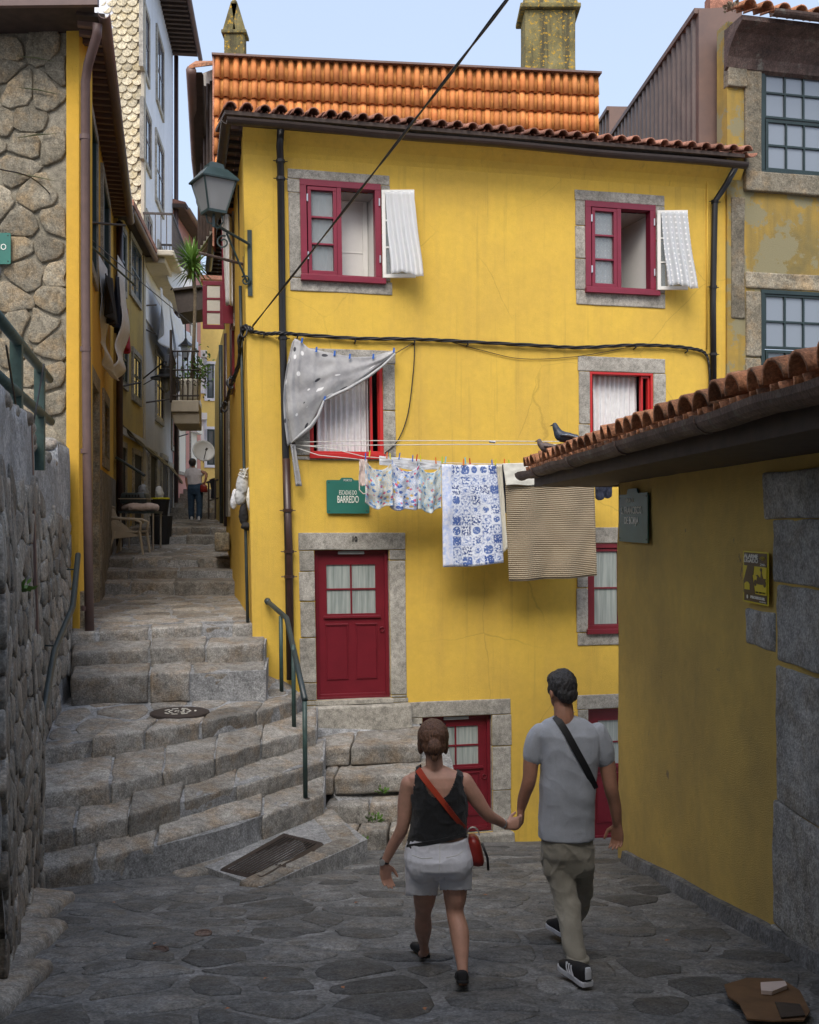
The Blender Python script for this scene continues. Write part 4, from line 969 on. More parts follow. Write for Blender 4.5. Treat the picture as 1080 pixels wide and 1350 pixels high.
for k in range(26):
    p0 = HS.P(-.15-.32*k, 0, EZ-.03); EB.box8([p0, p0+sideN*.36, p0+sideN*.36+Vector((HS.u.x, HS.u.y, 0))*.07, p0+Vector((HS.u.x, HS.u.y, 0))*.07]+[x+V(0, 0, .05) for x in (p0, p0+sideN*.36, p0+sideN*.36+Vector((HS.u.x, HS.u.y, 0))*.07, p0+Vector((HS.u.x, HS.u.y, 0))*.07)])
o = EB.build('rafter_ends', 'wood_dark', yh); o['kind'] = 'stuff'
# moulded cornice band under the eaves with the roof boards over it
b = MB()
b.add([HF.P(u, d, z) for u in (0, HL) for d, z in ((0, EZ-.3), (.015, EZ-.24), (.05, EZ-.15), (.12, EZ-.06), (.16, EZ), (0, EZ))], [tuple(range(6)), tuple(range(6, 12))]+[(i, (i+1) % 6, 6+(i+1) % 6, 6+i) for i in range(6)])
b.build('cornice', 'yellow', yh)
tm = tile_mesh('eave_tile', .078, .066, .55, .016, 8); tm.materials.append(MAT['terracotta_eave'])
tp = tile_mesh('eave_pan', .088, .075, .55, .016, 6, True); tp.materials.append(MAT['terracotta_eave'])
nt = int((g_u1-g_u0)/.215)
U3 = Vector((HF.u.x, HF.u.y, 0)); N3 = Vector((HF.n.x, HF.n.y, 0)); back_dir = (-N3+V(0, 0, .30)).normalized(); upn = U3.cross(back_dir).normalized()
def mat3(x, y, z, p):
    m = Matrix.Identity(4)
    for i in range(3): m[i][0] = x[i]; m[i][1] = y[i]; m[i][2] = z[i]; m[i][3] = p[i]
    return m
for k in range(nt+1):
    rr = random.Random(k+50); u = g_u0+.05+k*.215+rr.uniform(-.01, .01); p = RP(u, .44)+V(0, 0, .035+rr.uniform(-.008, .012))
    M_ = mat3(U3, back_dir, upn, p) @ Matrix.Rotation(rr.uniform(-.07, .07), 4, 'Z'); link('eave_tile', tm, None, yh, M_)
    p = RP(u+.108, .38)+V(0, 0, .03); link('eave_pan_tile', tp, None, yh, mat3(U3, back_dir, upn, p) @ Matrix.Rotation(rr.uniform(-.03, .03), 4, 'Z'))
    if k < nt and k % 1 == 0: pass
# roof covering behind the eave row, seen only from above
RB = MB(); tb = tile_mesh('roof_cover', .08, .07, 2.4, .016, 5)
for k in range(nt+1):
    M_ = mat3(U3, back_dir, upn, RP(g_u0+.05+k*.215, -.05)+V(0, 0, .05))
    n0 = len(RB.v); RB.v += [M_ @ v.co for v in tb.vertices]; RB.f += [tuple(i+n0 for i in pp.vertices) for pp in tb.polygons]
o = RB.build('roof_covering', 'terracotta_eave', yh, smooth=True); o['kind'] = 'stuff'

# side wall fittings: windows seen on edge
def side_box(u0, u1, d0, d1, z0, z1, name, mat, par):
    b = MB(); b.box8([SP(u0, d0, z0), SP(u1, d0, z0), SP(u1, d1, z0), SP(u0, d1, z0), SP(u0, d0, z1), SP(u1, d0, z1), SP(u1, d1, z1), SP(u0, d1, z1)]); return b.build(name, mat, par)
side_box(-4.0, -3.0, -.02, .03, 3.15, 5.0, 'window_frame', 'granite', yh)
side_box(-3.9, -3.1, -.02, .05, 3.25, 4.9, 'window_panel', 'crimson', yh)
for k, (uu, z0, z1) in enumerate(((-3.05, 3.2, 4.85),)):
    side_box(uu-.03, uu, .03, .20, z0, z1, 'open_casement', 'crimson', yh)
def fn(s, t): return SP(-2.85-.05*math.sin(s*9+t*2), .04+.17*s-.06*(1-t)*s, 3.45+1.4*t-.1*s*(1-t)+.1*s)
tag(cloth('side_curtain', 'lace', None, fn, 14, 14), 'pale curtain hanging out of the side window of the yellow house below the eaves', 'curtain')
# red casement standing out over the alley
c0 = wp(296, 401, 17.2); Lf = Fr((c0.x, c0.y), (-1, -.10)); zt = (HY-371)/F*17.2; zb_ = (HY-434)/F*17.2
Lf.n = Vector((-.1, -1)).normalized(); wdt = 28/F*17.2
rc_ = empty('red_casement', c0, 'dark red three-pane casement window swung open over the alley from the yellow house side', 'window')
s_ = rectframe(Lf, rc_, 'sash', 'crimson', 0, wdt, zb_, zt, .07, -.02, .02)
for j in range(3):
    z0 = zb_+.07+(zt-zb_-.14)*j/3; z1 = zb_+.07+(zt-zb_-.14)*(j+1)/3
    fbar(Lf, s_, 'pane', 'creamcloth', .06, wdt-.06, -.006, .006, z0+.012, z1-.012, 0)
    if j: fbar(Lf, s_, 'glazing_bar', 'crimson', .06, wdt-.06, -.015, .015, z0-.02, z0+.012, 0)
side_box(-4.3, -3.4, .0, .04, 2.2, 4.1, 'window_frame', 'burgundy', yh)
side_box(-6.5, -5.4, .0, .035, .1, 2.3, 'door_surround', 'granite', yh)
# dark pipe at the back edge, grey conduit near the corner
b = MB(); b.tube([wp(299, 440, 20.3), wp(299, 560, 20.3), wp(299, 694, 20.3)], .06, 10); b.build('downpipe', 'pipe_brown', yh, smooth=True)
b = MB(); b.tube([wp(291, 455, 20.8), wp(292, 690, 20.8)], .04, 10); b.build('downpipe', 'rail', yh, smooth=True)
b = MB(); b.tube([SP(-.32, .05, 3.2), SP(-.34, .05, 1.9), SP(-.30, .05, 1.6), SP(-.24, .05, .3), SP(-.20, .05, -.6), SP(-.15, .05, -1.35)], .022, 8)
b.build('conduit', 'rail', yh, smooth=True)

# ================= tall tile-clad house behind =================
th = empty('tile_clad_house', (0, 19, 0), 'tall house behind, its upper wall clad in bright orange roof tiles', 'house')
TF = Fr((-3.19, 17.0), (6.39, .7)); TL = 6.43; TT = 7.62; TB = 4.5
b = MB(); b.fb(TF, 0, TL, -2.6, -.07, 5.35, TT-.02); b.build('wall', 'mortar', th)
b = MB(); b.fb(TF, -.04, TL+.05, -.35, .10, TT-.015, TT+.018); b.build('coping', 'rustpanel', th)
b = MB(); b.fb(TF, -.03, -.001, -.3, .05, TB, TT-.025); b.build('edge_board', 'terracotta_eave', th)
tc = tile_mesh('clad_tile', .054, .046, .37, .012, 8); tc.materials.append(MAT['terracotta'])
tpn = tile_mesh('clad_pan', .058, .050, .40, .012, 5, True)
ncol = 43; pit = TL/ncol; lay = .315; PB = MB()
tu = Vector((TF.u.x, TF.u.y, 0)); tn = Vector((TF.n.x, TF.n.y, 0))
for r_ in range(8):
    zb2 = TT-.06-(r_+1)*lay+.0
    for k in range(ncol):
        rr = random.Random(r_*100+k); up = (V(0, 0, 1)-tn*.10).normalized(); up = (up+tu*rr.uniform(-.015, .015)).normalized(); nn_ = tu.cross(up).normalized()*1.0
        nn_ = nn_ if nn_.dot(tn) > 0 else -nn_; xx = up.cross(nn_)
        M_ = mat3(xx, up, nn_, TF.P((k+.28)*pit+rr.uniform(-.006, .006), .035, zb2+rr.uniform(-.012, .012)))
        if r_ < 6: link('roof_tile', tc, None, th, M_)
        M_ = mat3(xx, up, nn_, TF.P((k+.78)*pit, .03, zb2+.02)); n0 = len(PB.v); PB.v += [M_ @ v.co for v in tpn.vertices]; PB.f += [tuple(i+n0 for i in pp.vertices) for pp in tpn.polygons]
o = PB.build('pan_tile_courses', 'terracotta_pan', th, smooth=True); o['kind'] = 'stuff'
# its left flank with the low roof edge
b = MB(); q0 = wp(262, 95, 19.2); q1 = wp(284, 88, 17.3)
b.quad(wp(263, 98, 21), wp(284, 90, 17.1), wp(284, 300, 17.1), wp(263, 330, 21)); b.build('flank_wall', 'cream', th)
for k in range(5): b = MB(); t = k/5+.08; b.tube([wp(263, 120, 21).lerp(wp(284, 105, 17.1), t)+V(-.03, 0, 0), wp(263, 330, 21).lerp(wp(284, 300, 17.1), t)+V(-.03, 0, 0)], .03, 6); b.build('batten', 'wood_dark', th)
b = MB(); b.tube([wp(252, 92, 17.2), wp(254, 130, 18.0), wp(258, 210, 20.2), wp(264, 268, 22.5)], .085, 8); b.build('roof_edge', 'rustpanel', th, smooth=True)
b = MB(); b.box8([wp(249, 90, 17.2), wp(284, 84, 17.2), wp(284, 86, 19), wp(258, 86, 19), wp(249, 86, 17.2), wp(284, 79, 17.2), wp(284, 80, 19), wp(258, 80, 19)]); b.build('roof_edge', 'terracotta_old', th)
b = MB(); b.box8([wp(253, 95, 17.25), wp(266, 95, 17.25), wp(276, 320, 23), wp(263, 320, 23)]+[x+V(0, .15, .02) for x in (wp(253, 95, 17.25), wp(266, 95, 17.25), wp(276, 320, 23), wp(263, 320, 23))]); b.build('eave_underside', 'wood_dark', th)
b = MB(); b.box8([wp(264, 268, 22.5), wp(283, 290, 22.5), wp(283, 290, 23), wp(264, 268, 23), wp(264, 255, 22.5), wp(283, 272, 22.5), wp(283, 272, 23), wp(264, 255, 23)]); b.build('roof_edge', 'terracotta_old', th)
# chimneys
def chimney(l, r, t, bt, Y, label, cap):
    c = empty('chimney', wp((l+r)/2, bt, Y), label, 'chimney'); x0, x1 = wp(l, 0, Y).x, wp(r, 0, Y).x; zt_ = (HY-t)/F*Y; z0 = (HY-bt)/F*Y-.6; dp = (x1-x0)*.75
    b = MB(); block([(x0, Y, z0), (x1, Y, z0), (x1, Y+dp, z0), (x0, Y+dp, z0), (x0, Y, zt_), (x1, Y, zt_), (x1, Y+dp, zt_), (x0, Y+dp, zt_)], n=(5, 4, 6), r=.02, amp=.008).build('stack', 'lichen', c)
    w_ = x1-x0
    if cap == 'big':
        b = MB(); e = .09; b.prism([(x0-e, Y-e, zt_), (x1+e, Y-e, zt_), (x1+e, Y+dp+e, zt_), (x0-e, Y+dp+e, zt_)], (0, 0, .09)); b.build('cap', 'lichen', c, bevel=.02)
        b = MB(); b.box8([(x0-.05, Y-.05, zt_+.09), (x1+.05, Y-.05, zt_+.09), (x1+.05, Y+dp+.05, zt_+.09), (x0-.05, Y+dp+.05, zt_+.09), (x0+.06, Y+.06, zt_+.5), (x1-.06, Y+.06, zt_+.5), (x1-.06, Y+dp-.06, zt_+.5), (x0+.06, Y+dp-.06, zt_+.5)]); b.build('cap', 'lichen', c, bevel=.02)
    else:
        e = .04; b = MB(); b.prism([(x0-e, Y-e, zt_), (x1+e, Y-e, zt_), (x1+e, Y+dp+e, zt_), (x0-e, Y+dp+e, zt_)], (0, 0, .06)); b.build('cap', 'lichen', c, bevel=.01)
        xm = (x0+x1)/2; z1 = zt_+.06; h = .46
        for (xa, xb) in ((x0-.02, xm), (x1+.02, xm)):
            b = MB(); q = .17 if xa < xb else -.17
            b.prism([(xa, Y, z1), (xa+q, Y, z1), (xm+q*.3, Y, z1+h), (xm-q*.3, Y, z1+h+.04)], (0, dp, 0)); b.build('cap_slab', 'lichen', c)
        b = MB(); b.lathe((xm, Y+.02, z1+h), [(.035, 0), (.05, .03), (.02, .1), (.002, .14)], 8); b.build('finial', 'lichen', c)
    return c
chimney(295, 322, 44, 76, 18.0, 'small lichen-covered chimney with a pointed stone cap above the orange tiles at left', 'small')
chimney(692, 759, 12, 96, 19.4, 'large square lichen-stained chimney behind the orange tiled ridge at right', 'big')
# ================= shed on the right =================
sh = empty('ochre_shed', SH.P(4, 0, -3), 'low ochre plastered building on the right with granite door jamb', 'outbuilding')
b = MB(); nu, nz = 50, 24
zb0 = lambda u: gz(SH.P(u, 0, 0).x, SH.P(u, 0, 0).y)-.05
for j in range(nz+1):
    for i in range(nu+1):
        u = 10*i/nu; z = -5+5.43*j/nz; p = SH.P(u, noise.noise(Vector((u*.8, z*.8, 2)))*.035+.02*noise.noise(Vector((u*3, z*3, 2))), z); b.v.append(p)
b.f = [(j*(nu+1)+i, j*(nu+1)+i+1, (j+1)*(nu+1)+i+1, (j+1)*(nu+1)+i) for j in range(nz) for i in range(nu)]
b.build('wall', 'ochre', sh, smooth=True)
b = MB(); b.fb(SH, .03, 10, -3.4, -.06, -5, .42); b.build('wall_body', 'ochre', sh)
b = MB(); b.quad(SH.P(0, .0, -5), SH.P(0, -3.4, -5), SH.P(0, -3.4, .42), SH.P(0, .0, .42)); b.build('end_wall', 'ochre', sh)
# plastered base strip
def zbase(u): p = SH.P(u, .0, 0); return gz(p.x, p.y)
bs = MB()
for i in range(16):
    u0, u1 = .35+i*.3, .65+i*.3; a0, a1 = zbase(u0), zbase(u1); h0 = .10+.02*math.sin(i); 
    bs.box8([SH.P(u0, -.02, a0-.1), SH.P(u1, -.02, a1-.1), SH.P(u1, .09, a1-.1), SH.P(u0, .09, a0-.1), SH.P(u0, -.02, a0+.12), SH.P(u1, -.02, a1+.12), SH.P(u1, .05, a1+.11), SH.P(u0, .05, a0+.11)])
bs.build('cement_skirting', 'cement_dark', sh)
def shb(l, t, r, bt, d1, seed, **kw):
    u0, u1, z0, z1 = SH.R(l, t, r, bt); return fblock(SH, u0, u1, -.15, d1, z0, z1, seed=seed, n=(6, 3, 7), r=.035, amp=.02, **kw).build('jamb_stone', 'granite_block', sh, smooth=True)
def shs(u0, u1, z0, z1, d1, seed): return fblock(SH, u0, u1, -.15, d1, z0, z1, seed=seed, n=(9, 3, 10), r=.018, amp=.012, freq=4).build('jamb_stone', 'granite_block', sh, smooth=True)
zz = lambda px, py: SH.at(px, py)[1]
uu = lambda px: SH.at(px, 700)[0]
shs(uu(1013), uu(1013)+2.6, zz(1015, 684), zz(1015, 624), .04, 1)
shs(uu(1022), uu(1022)+.78, zz(1030, 768), zz(1030, 685), .02, 2)
shs(uu(1028), uu(1028)+.74, zz(1035, 873), zz(1035, 772), .024, 3)
shs(uu(986), uu(986)+.52, zz(1000, 853), zz(1000, 803), .018, 4)
shs(uu(1027), uu(1027)+.76, zz(1035, 1060), zz(1035, 879), .022, 5)
shs(uu(1023), uu(1023)+.78, zz(1030, 1222), zz(1035, 1060)-.006, .026, 6)
shs(uu(1030)-.1, uu(1030)+.7, zz(1030, 1222)-.3, zz(1030, 1225), .03, 7)
b = MB(); b.fb(SH, uu(1028)+.80, uu(1028)+1.9, -.2, .012, -3.2, zz(1015, 684)-.02); b.build('door', 'darkgreen_metal', sh)
# eaves, gutter, roof
g0u, g1u = -1.32, 9.0
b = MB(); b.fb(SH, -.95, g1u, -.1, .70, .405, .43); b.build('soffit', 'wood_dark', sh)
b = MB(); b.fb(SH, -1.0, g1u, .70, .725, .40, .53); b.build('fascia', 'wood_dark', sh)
b = MB(); b.fb(SH, -1.0, -.97, -3.3, .70, .40, .53); b.build('fascia', 'wood_dark', sh)
GP = [SH.P(g0u+(g1u-g0u)*i/40, .82, .565+noise.noise(Vector((i*.4, 0, 0)))*.02-.0*i) for i in range(41)]
gutter(GP, .085, 'rust_gutter', sh)
for t in (.12, .3, .47, .64, .82):
    c = SH.P(g0u+(g1u-g0u)*t, .82, .565); b = MB(); b.lathe(c, [(.094, -.03), (.094, .03)], 16, ax=Vector((SH.u.x, SH.u.y, 0))); b.v = [v if v.z < .57 else Vector((v.x, v.y, .57)) for v in b.v]; b.build('gutter_joint', 'rust_gutter', sh)
b = MB(); RS = lambda u, d: SH.P(u, d, .60+(.74-d)*.21)
b.box8([RS(-1.25, .74)-V(0, 0, .05), RS(g1u, .74)-V(0, 0, .05), RS(g1u, -3.2)-V(0, 0, .05), RS(-1.25, -3.2)-V(0, 0, .05), RS(-1.25, .74), RS(g1u, .74), RS(g1u, -3.2), RS(-1.25, -3.2)]); b.build('roof', 'terracotta_old', sh)
ts = tile_mesh('shed_tile', .108, .092, .52, .018, 9); ts.materials.append(MAT['terracotta_old'])
tsp = tile_mesh('shed_pan', .098, .085, .52, .018, 7, True); tsp.materials.append(MAT['terracotta_old'])
SU = Vector((SH.u.x, SH.u.y, 0)); SN = Vector((SH.n.x, SH.n.y, 0)); bd = (-SN+V(0, 0, .21)).normalized(); sup = SU.cross(bd); sup = sup if sup.z > 0 else -sup; SX = bd.cross(sup)
for k in range(39):
    u = -1.2+k*.262
    for r_ in range(5):
        rr = random.Random(k*10+r_); p = RS(u+rr.uniform(-.02, .02), .80-r_*.44)+V(0, 0, .045+.004*r_+rr.uniform(-.008, .02))
        M_ = mat3(SX, bd, sup, p) @ Matrix.Rotation(rr.uniform(-.13, .13), 4, 'Z') @ Matrix.Rotation(rr.uniform(-.03, .02), 4, 'X'); 
        if r_ < 3: link('roof_tile', ts, None, sh, M_)
        if r_ < 2: link('pan_tile', tsp, None, sh, mat3(SX, bd, sup, RS(u+.131, .80-r_*.44)+V(0, 0, .045)) @ Matrix.Rotation(rr.uniform(-.05, .05), 4, 'Z'))
for i in range(12):   # mortar lumps
    u = -1.1+i*.85+random.uniform(-.2, .2); c = RS(u, .3)+V(0, 0, .12); rr = random.uniform(.05, .1)
    block([c+V(-rr, -rr, -.06), c+V(rr, -rr, -.06), c+V(rr, rr, -.06), c+V(-rr, rr, -.06), c+V(-rr, -rr, rr*.7), c+V(rr, -rr, rr*.7), c+V(rr, rr, rr*.7), c+V(-rr, rr, rr*.7)], n=(4, 4, 4), r=.04, amp=.03, seed=i).build('mortar_lump', 'cement', sh, smooth=True)

# street name plates
def plate(fr, l, t, r, bt, d, tab, mat, name, label, lines, colour='lettering', roll=0):
    u0, u1, z0, z1 = fr.R(l, t, r, bt); um = (u0+u1)/2; w_, h_ = u1-u0, z1-z0
    e = empty(name, fr.P(um, 0, z0), label, 'street sign'); tl, th_, tw = tab
    out = []; rad = .02
    for (cx_, cz_, a0) in ((u0+rad, z0+rad, 180), (u1-rad, z0+rad, 270), (u1-rad, z1-th_-rad, 0)):
        for k in range(4): a = math.radians(a0+k*30); out.append((cx_+rad*math.cos(a), cz_+rad*math.sin(a)))
    tc_ = um+tl*w_; tw *= w_
    out += [(tc_+tw, z1-th_), (tc_+tw*.8, z1-.008), (tc_+tw*.7, z1), (tc_-tw*.7, z1), (tc_-tw*.8, z1-.008), (tc_-tw, z1-th_)]
    for k in range(4): a = math.radians(90+k*30); out.append((u0+rad+rad*math.cos(a), z1-th_-rad+rad*math.sin(a)))
    b = MB(); nv_ = Vector((fr.n.x, fr.n.y, 0))*.014; b.prism([fr.P(x, d, z) for x, z in out], nv_); b.build('plate', mat, e)
    for x in (u0+.035, u1-.035):
        for z in (z0+.035, z1-th_-.035): b = MB(); b.lathe(fr.P(x, d+.012, z), [(.009, 0), (.006, .008)], 8, ax=Vector((fr.n.x, fr.n.y, 0))); b.build('screw', 'iron', e)
    for (txt, fx, fz, size, sx, bold) in lines: text('lettering', txt, colour, e, fmat(fr, u0+w_*fx, d+.0175, z0+h_*fz), size, bold=bold, fit=w_*sx)
    return e
plate(HF, 430, 630, 486, 677, .03, (-.02, .032, .17), 'green_sign', 'street_sign', 'green street name plate ESCADAS DO BARREDO on the yellow wall above the red door',
      [('PORTO', .5, .925, .040, .19, 0), ('ESCADAS DO', .5, .58, .085, .41, .0), ('BARREDO', .5, .385, .135, .50, .001)])
SHm = Fr(SH.P(0, 0, 0).xy, SH.u)
e_ = plate(SH, 822, 644, 860, 715, .03, (-.02, .05, .2), 'green_sign_dark', 'street_sign', 'dark green street name plate RUA DE S. FRANCISCO DE BORJA on the ochre shed wall',
      [('RUA DE', .42, .78, .065, .26, .0), ('S. FRANCISCO', .46, .59, .10, .72, .0005), ('DE BORJA', .46, .40, .10, .50, .0005)], 'lettering')
# alarm sticker
u0, u1, z0, z1 = SH.R(987, 727, 1021, 796); W_, H_ = u1-u0, z1-z0
al = empty('alarm_sign', SH.P(u0, 0, z0), 'yellow and black ALARME LIGADO security sign beside the granite door jamb', 'sign')
MAT['sign_yellow'] = simple('sign_yellow', (.62, .52, .01), .4, .05, 4, 0); MAT['sign_black'] = simple('sign_black', (.012, .012, .013), .4, .05, 4, 0)
def sb(x0, x1, y0, y1, mat, d, name='panel'): b = MB(); b.fb(SH, u0+W_*x0, u0+W_*x1, d, d+.002, z0+H_*y0, z0+H_*y1); return b.build(name, mat, al)
sb(0, 1, 0, 1, 'sign_yellow', .035, 'plate'); sb(.05, .95, .03, .97, 'sign_black', .0375); sb(.05, .95, .19, .715, 'sign_yellow', .040)
def poly(pts, mat, d, name='emblem'): b = MB(); b.prism([SH.P(u0+W_*x, d, z0+H_*y) for x, y in pts], Vector((SH.n.x, SH.n.y, 0))*.0015); return b.build(name, mat, al)
poly([(.05, .19), (.05, .42), (.2, .70), (.42, .52), (.52, .19)], 'sign_black', .0425)
poly([(.2, .715), (.48, .715), (.45, .56), (.38, .5)], 'sign_black', .0425)
poly([(.10, .25), (.10, .36), (.17, .40), (.25, .40), (.31, .36), (.31, .25)], 'sign_yellow', .0445)
text('lettering', 'ALARME', 'lettering', al, fmat(SH, u0+W_*.34, .041, z0+H_*.90), H_*.105, fit=W_*.56, bold=.001); text('lettering', 'LIGADO', 'lettering', al, fmat(SH, u0+W_*.34, .041, z0+H_*.815), H_*.115, fit=W_*.56, bold=.001)
text('lettering', '24h', 'lettering', al, fmat(SH, u0+W_*.80, .041, z0+H_*.755), H_*.075, fit=W_*.2); text('lettering', 'PROSEGUR', 'lettering', al, fmat(SH, u0+W_*.60, .041, z0+H_*.115), H_*.07, fit=W_*.56, bold=.001)
text('lettering', 'ALARMES', 'lettering', al, fmat(SH, u0+W_*.80, .041, z0+H_*.055), H_*.035, fit=W_*.25); text('lettering', '808 200 213', 'sign_black', al, fmat(SH, u0+W_*.72, .043, z0+H_*.225), H_*.045, fit=W_*.36)
for rr in (.10, .065, .03):
    b = MB(); pts = [SH.P(u0+W_*.79+W_*rr*1.25*math.cos(a), .041, z0+H_*.83+H_*rr*.75*math.sin(a)) for a in [math.radians(35+k*11) for k in range(11)]]; b.tube(pts, .0022, 4); b.build('emblem', 'sign_yellow', al)
b = MB(); c = SH.P(u0+W_*.20, .041, z0+H_*.11); b.lathe(c, [(.014, 0), (.014, .002), (.009, .002)], 14, ax=Vector((SH.n.x, SH.n.y, 0))); b.build('emblem', 'lettering', al)
for cx_ in (.52, .88): b = MB(); b.lathe(SH.P(u0+W_*cx_, .042, z0+H_*.40), [(.022, 0), (.022, .002)], 14, ax=Vector((SH.n.x, SH.n.y, 0))); b.build('emblem', 'sign_black', al)
poly([(.55, .40), (.60, .52), (.54, .55), (.62, .56), (.72, .50), (.74, .62), (.70, .66), (.74, .70), (.79, .67), (.77, .60), (.83, .50), (.93, .50), (.88, .42), (.80, .38), (.62, .38)], 'sign_black', .0425)
# hole in the plaster
c = SH.at(838, 936); b = stone(lambda a, b_, h: SH.P(c[0]+a, h, c[1]+b_), [Vector(x) for x in ((-.07, .0), (-.02, .045), (.02, .02), (.06, .0), (.05, -.03), (.0, -.025))], gap=0, h=.006, dome=.0, rs=3, depth=.03); b.build('bare_patch', 'cement', sh)
# cardboard on the ground
cb = empty('cardboard', wp(1010, 1318, 4.95), 'torn brown piece of cardboard lying flat at the bottom right corner', 'cardboard'); 
pts = [(955, 1300), (985, 1291), (1030, 1292), (1055, 1308), (1068, 1335), (1060, 1347), (1020, 1348), (985, 1345), (975, 1325), (960, 1315)]
def ong(px, py, h=0):
    Y = 1.53/((py-HY)/F-.183); 
    for _ in range(6): x = (px-CX)/F*Y; Y = -(gz(x, Y)+h)*F/(py-HY)
    return Vector(((px-CX)/F*Y, Y, gz((px-CX)/F*Y, Y)+h))
b = MB(); b.prism([ong(x, y, .05) for x, y in pts][::-1], (0, 0, .008)); b.build('sheet', 'cardboard', cb)
b = MB(); b.prism([ong(x, y, .062) for x, y in ((1022, 1322), (1055, 1325), (1062, 1340), (1030, 1343))][::-1], (0, 0, .006)); b.build('flap', 'iron', cb)
b = MB(); b.prism([ong(x, y, .063) for x, y in ((1003, 1300), (1035, 1298), (1038, 1304), (1018, 1312), (1004, 1311))][::-1], (0, 0, .02)); tag(b.build('tray', 'pinkcloth'), 'small crumpled pink and white tray lying on the torn cardboard', 'tray')

# ================= building at far right =================
RF = Fr(tuple(HF.O+HF.n*.05), HF.u); rb = empty('stone_townhouse', RF.P(8.5, 0, 2), 'old townhouse at far right with peeling yellow plaster and dark green windows', 'house')
ru = RF.at(959, 300)[0]; WU = RF.R(1003, 86, 1092, 233); WL_ = RF.R(1003, 384, 1092, 560)
holes_wall(RF, ru, ru+4, -5, 7.35, [WU, WL_], 'front_wall', 'peel', rb, depth=.2, sub=.4)
def rfb(l, t, r, bt, d1, name='surround_stone', mat='granite_wall', seed=1):
    u0, u1, z0, z1 = RF.R(l, t, r, bt); return fblock(RF, u0, u1, -.1, d1, z0, z1, n=(5, 3, 5), r=.02, amp=.012, seed=seed).build(name, mat, rb)
rfb(958, 62, 983, 115, .06, seed=2); rfb(980, 232, 1120, 258, .09, seed=3); rfb(981, 78, 1003, 231, .04, seed=4); rfb(981, 58, 1120, 84, .05, seed=5)
rfb(983, 362, 1120, 383, .03, seed=6); rfb(983, 384, 1003, 470, .035, seed=7); rfb(983, 472, 1003, 560, .03, seed=8); rfb(964, 260, 982, 420, .02, seed=9)
for key, (l, t, r, bt) in (('a', (1003, 86, 1092, 233)), ('b', (1003, 384, 1092, 560))):
    p, q, r_, s = RF.R(l, t, r, bt); wf = rectframe(RF, rb, 'window_frame', 'green_dark', p, q, r_, s, .06, -.1, .02)
    zm = r_+(s-r_)*.50 if key == 'a' else r_+(s-r_)*.56
    sash(RF, rb, 'green_dark', p+.06, q-.06, zm+.01, s-.06, -.07, 0, 3, 2, .035, .028, 'paleglass'); sash(RF, rb, 'green_dark', p+.08, q-.06, r_+.06, zm-.01, -.06, .01, 3, 2, .045, .028, 'paleglass' if key == 'a' else 'darkglass')
# cornice: curved stone cove and tiles above
b = MB(); prof = [(.0, 7.05), (.06, 7.08), (.10, 7.2), (.18, 7.3), (.32, 7.42), (.5, 7.5), (.5, 7.56), (0, 7.56)]
prof = [(d, 6.62+(z-7.05)*1.15) for d, z in prof]
b.add([RF.P(ru-.05, d, z) for d, z in prof]+[RF.P(ru+4, d, z) for d, z in prof], [tuple(range(8)), tuple(range(8, 16))]+[(i, (i+1) % 8, 8+(i+1) % 8, 8+i) for i in range(8)]); b.build('cornice', 'rust_gutter', rb)
for k in range(10):
    M_ = mat3(U3, back_dir, upn, RF.P(ru+.0+k*.27, .62, 7.27)); link('eave_tile', ts, None, rb, M_)
gutter([RF.P(ru+.35+.3*i, .62, 7.25) for i in range(8)], .08, 'rust_gutter', rb)
weed(RF.P(ru-.1, .35, 7.35), 50, .12, 'weed', 'dry weed growing on the roof corner of the old townhouse', 'bark', .05, seed=7)
# corrugated metal building
cr = empty('corrugated_wall', wp(922, 200, 15.7), 'tall brown corrugated metal side wall rising behind the eaves', 'wall')
cp0 = wp(921, 200, 15.75); CRf = Fr((cp0.x, cp0.y), (-.0606, 1)); CRf.n = Vector((-1, -.06)).normalized()
def corr(u0, u1, z0, z1, name):
    b = MB(); pr = []; u = u0; pitch = .24
    while u < u1: pr += [(u, 0), (u+pitch*.5, 0), (u+pitch*.6, .045), (u+pitch*.9, .045)]; u += pitch
    for z in (z0, z1):
        for (x, d) in pr: b.v.append(CRf.P(x, d, z))
    n = len(pr); b.f = [(i, i+1, n+i+1, n+i) for i in range(n-1)]; return b.build(name, 'corrugated', cr)
corr(0, 5.25, 3.5, 7.72, 'sheet'); corr(5.3, 8.4, 3.5, 8.35, 'sheet')
b = MB(); b.fb(CRf, -.02, 5.3, -.3, .07, 7.7, 7.78); b.build('capping', 'rustpanel', cr); b = MB(); b.fb(CRf, 5.28, 8.5, -.3, .07, 8.33, 8.41); b.build('capping', 'rustpanel', cr)
a0 = wp(921, 0, 15.72); a1 = wp(962, 0, 15.72)
b = MB(); b.box8([V(a0.x, 15.7, 3.5), V(a1.x+.2, 15.75, 3.5), V(a1.x+.2, 16, 3.5), V(a0.x, 16, 3.5), V(a0.x, 15.7, 7.75), V(a1.x+.2, 15.75, 7.82), V(a1.x+.2, 16, 7.82), V(a0.x, 16, 7.75)]); b.build('flat_panel', 'rustpanel', cr)
b = MB(); f0 = CRf.P(5.27, .02, 0); b.box8([f0+V(0, 0, 3.5), f0+V(.38, 0, 3.5), f0+V(.38, .1, 3.5), f0+V(0, .1, 3.5), f0+V(0, 0, 8.4), f0+V(.38, 0, 8.4), f0+V(.38, .1, 8.4), f0+V(0, .1, 8.4)]); b.build('flat_panel', 'rustpanel', cr)
b = MB(); c = wp(945, 6, 15.9); b.box(c.x-.1, c.x+.25, c.y, c.y+.3, 7.7, 8.1); b.build('vent', 'terracotta_eave', cr)

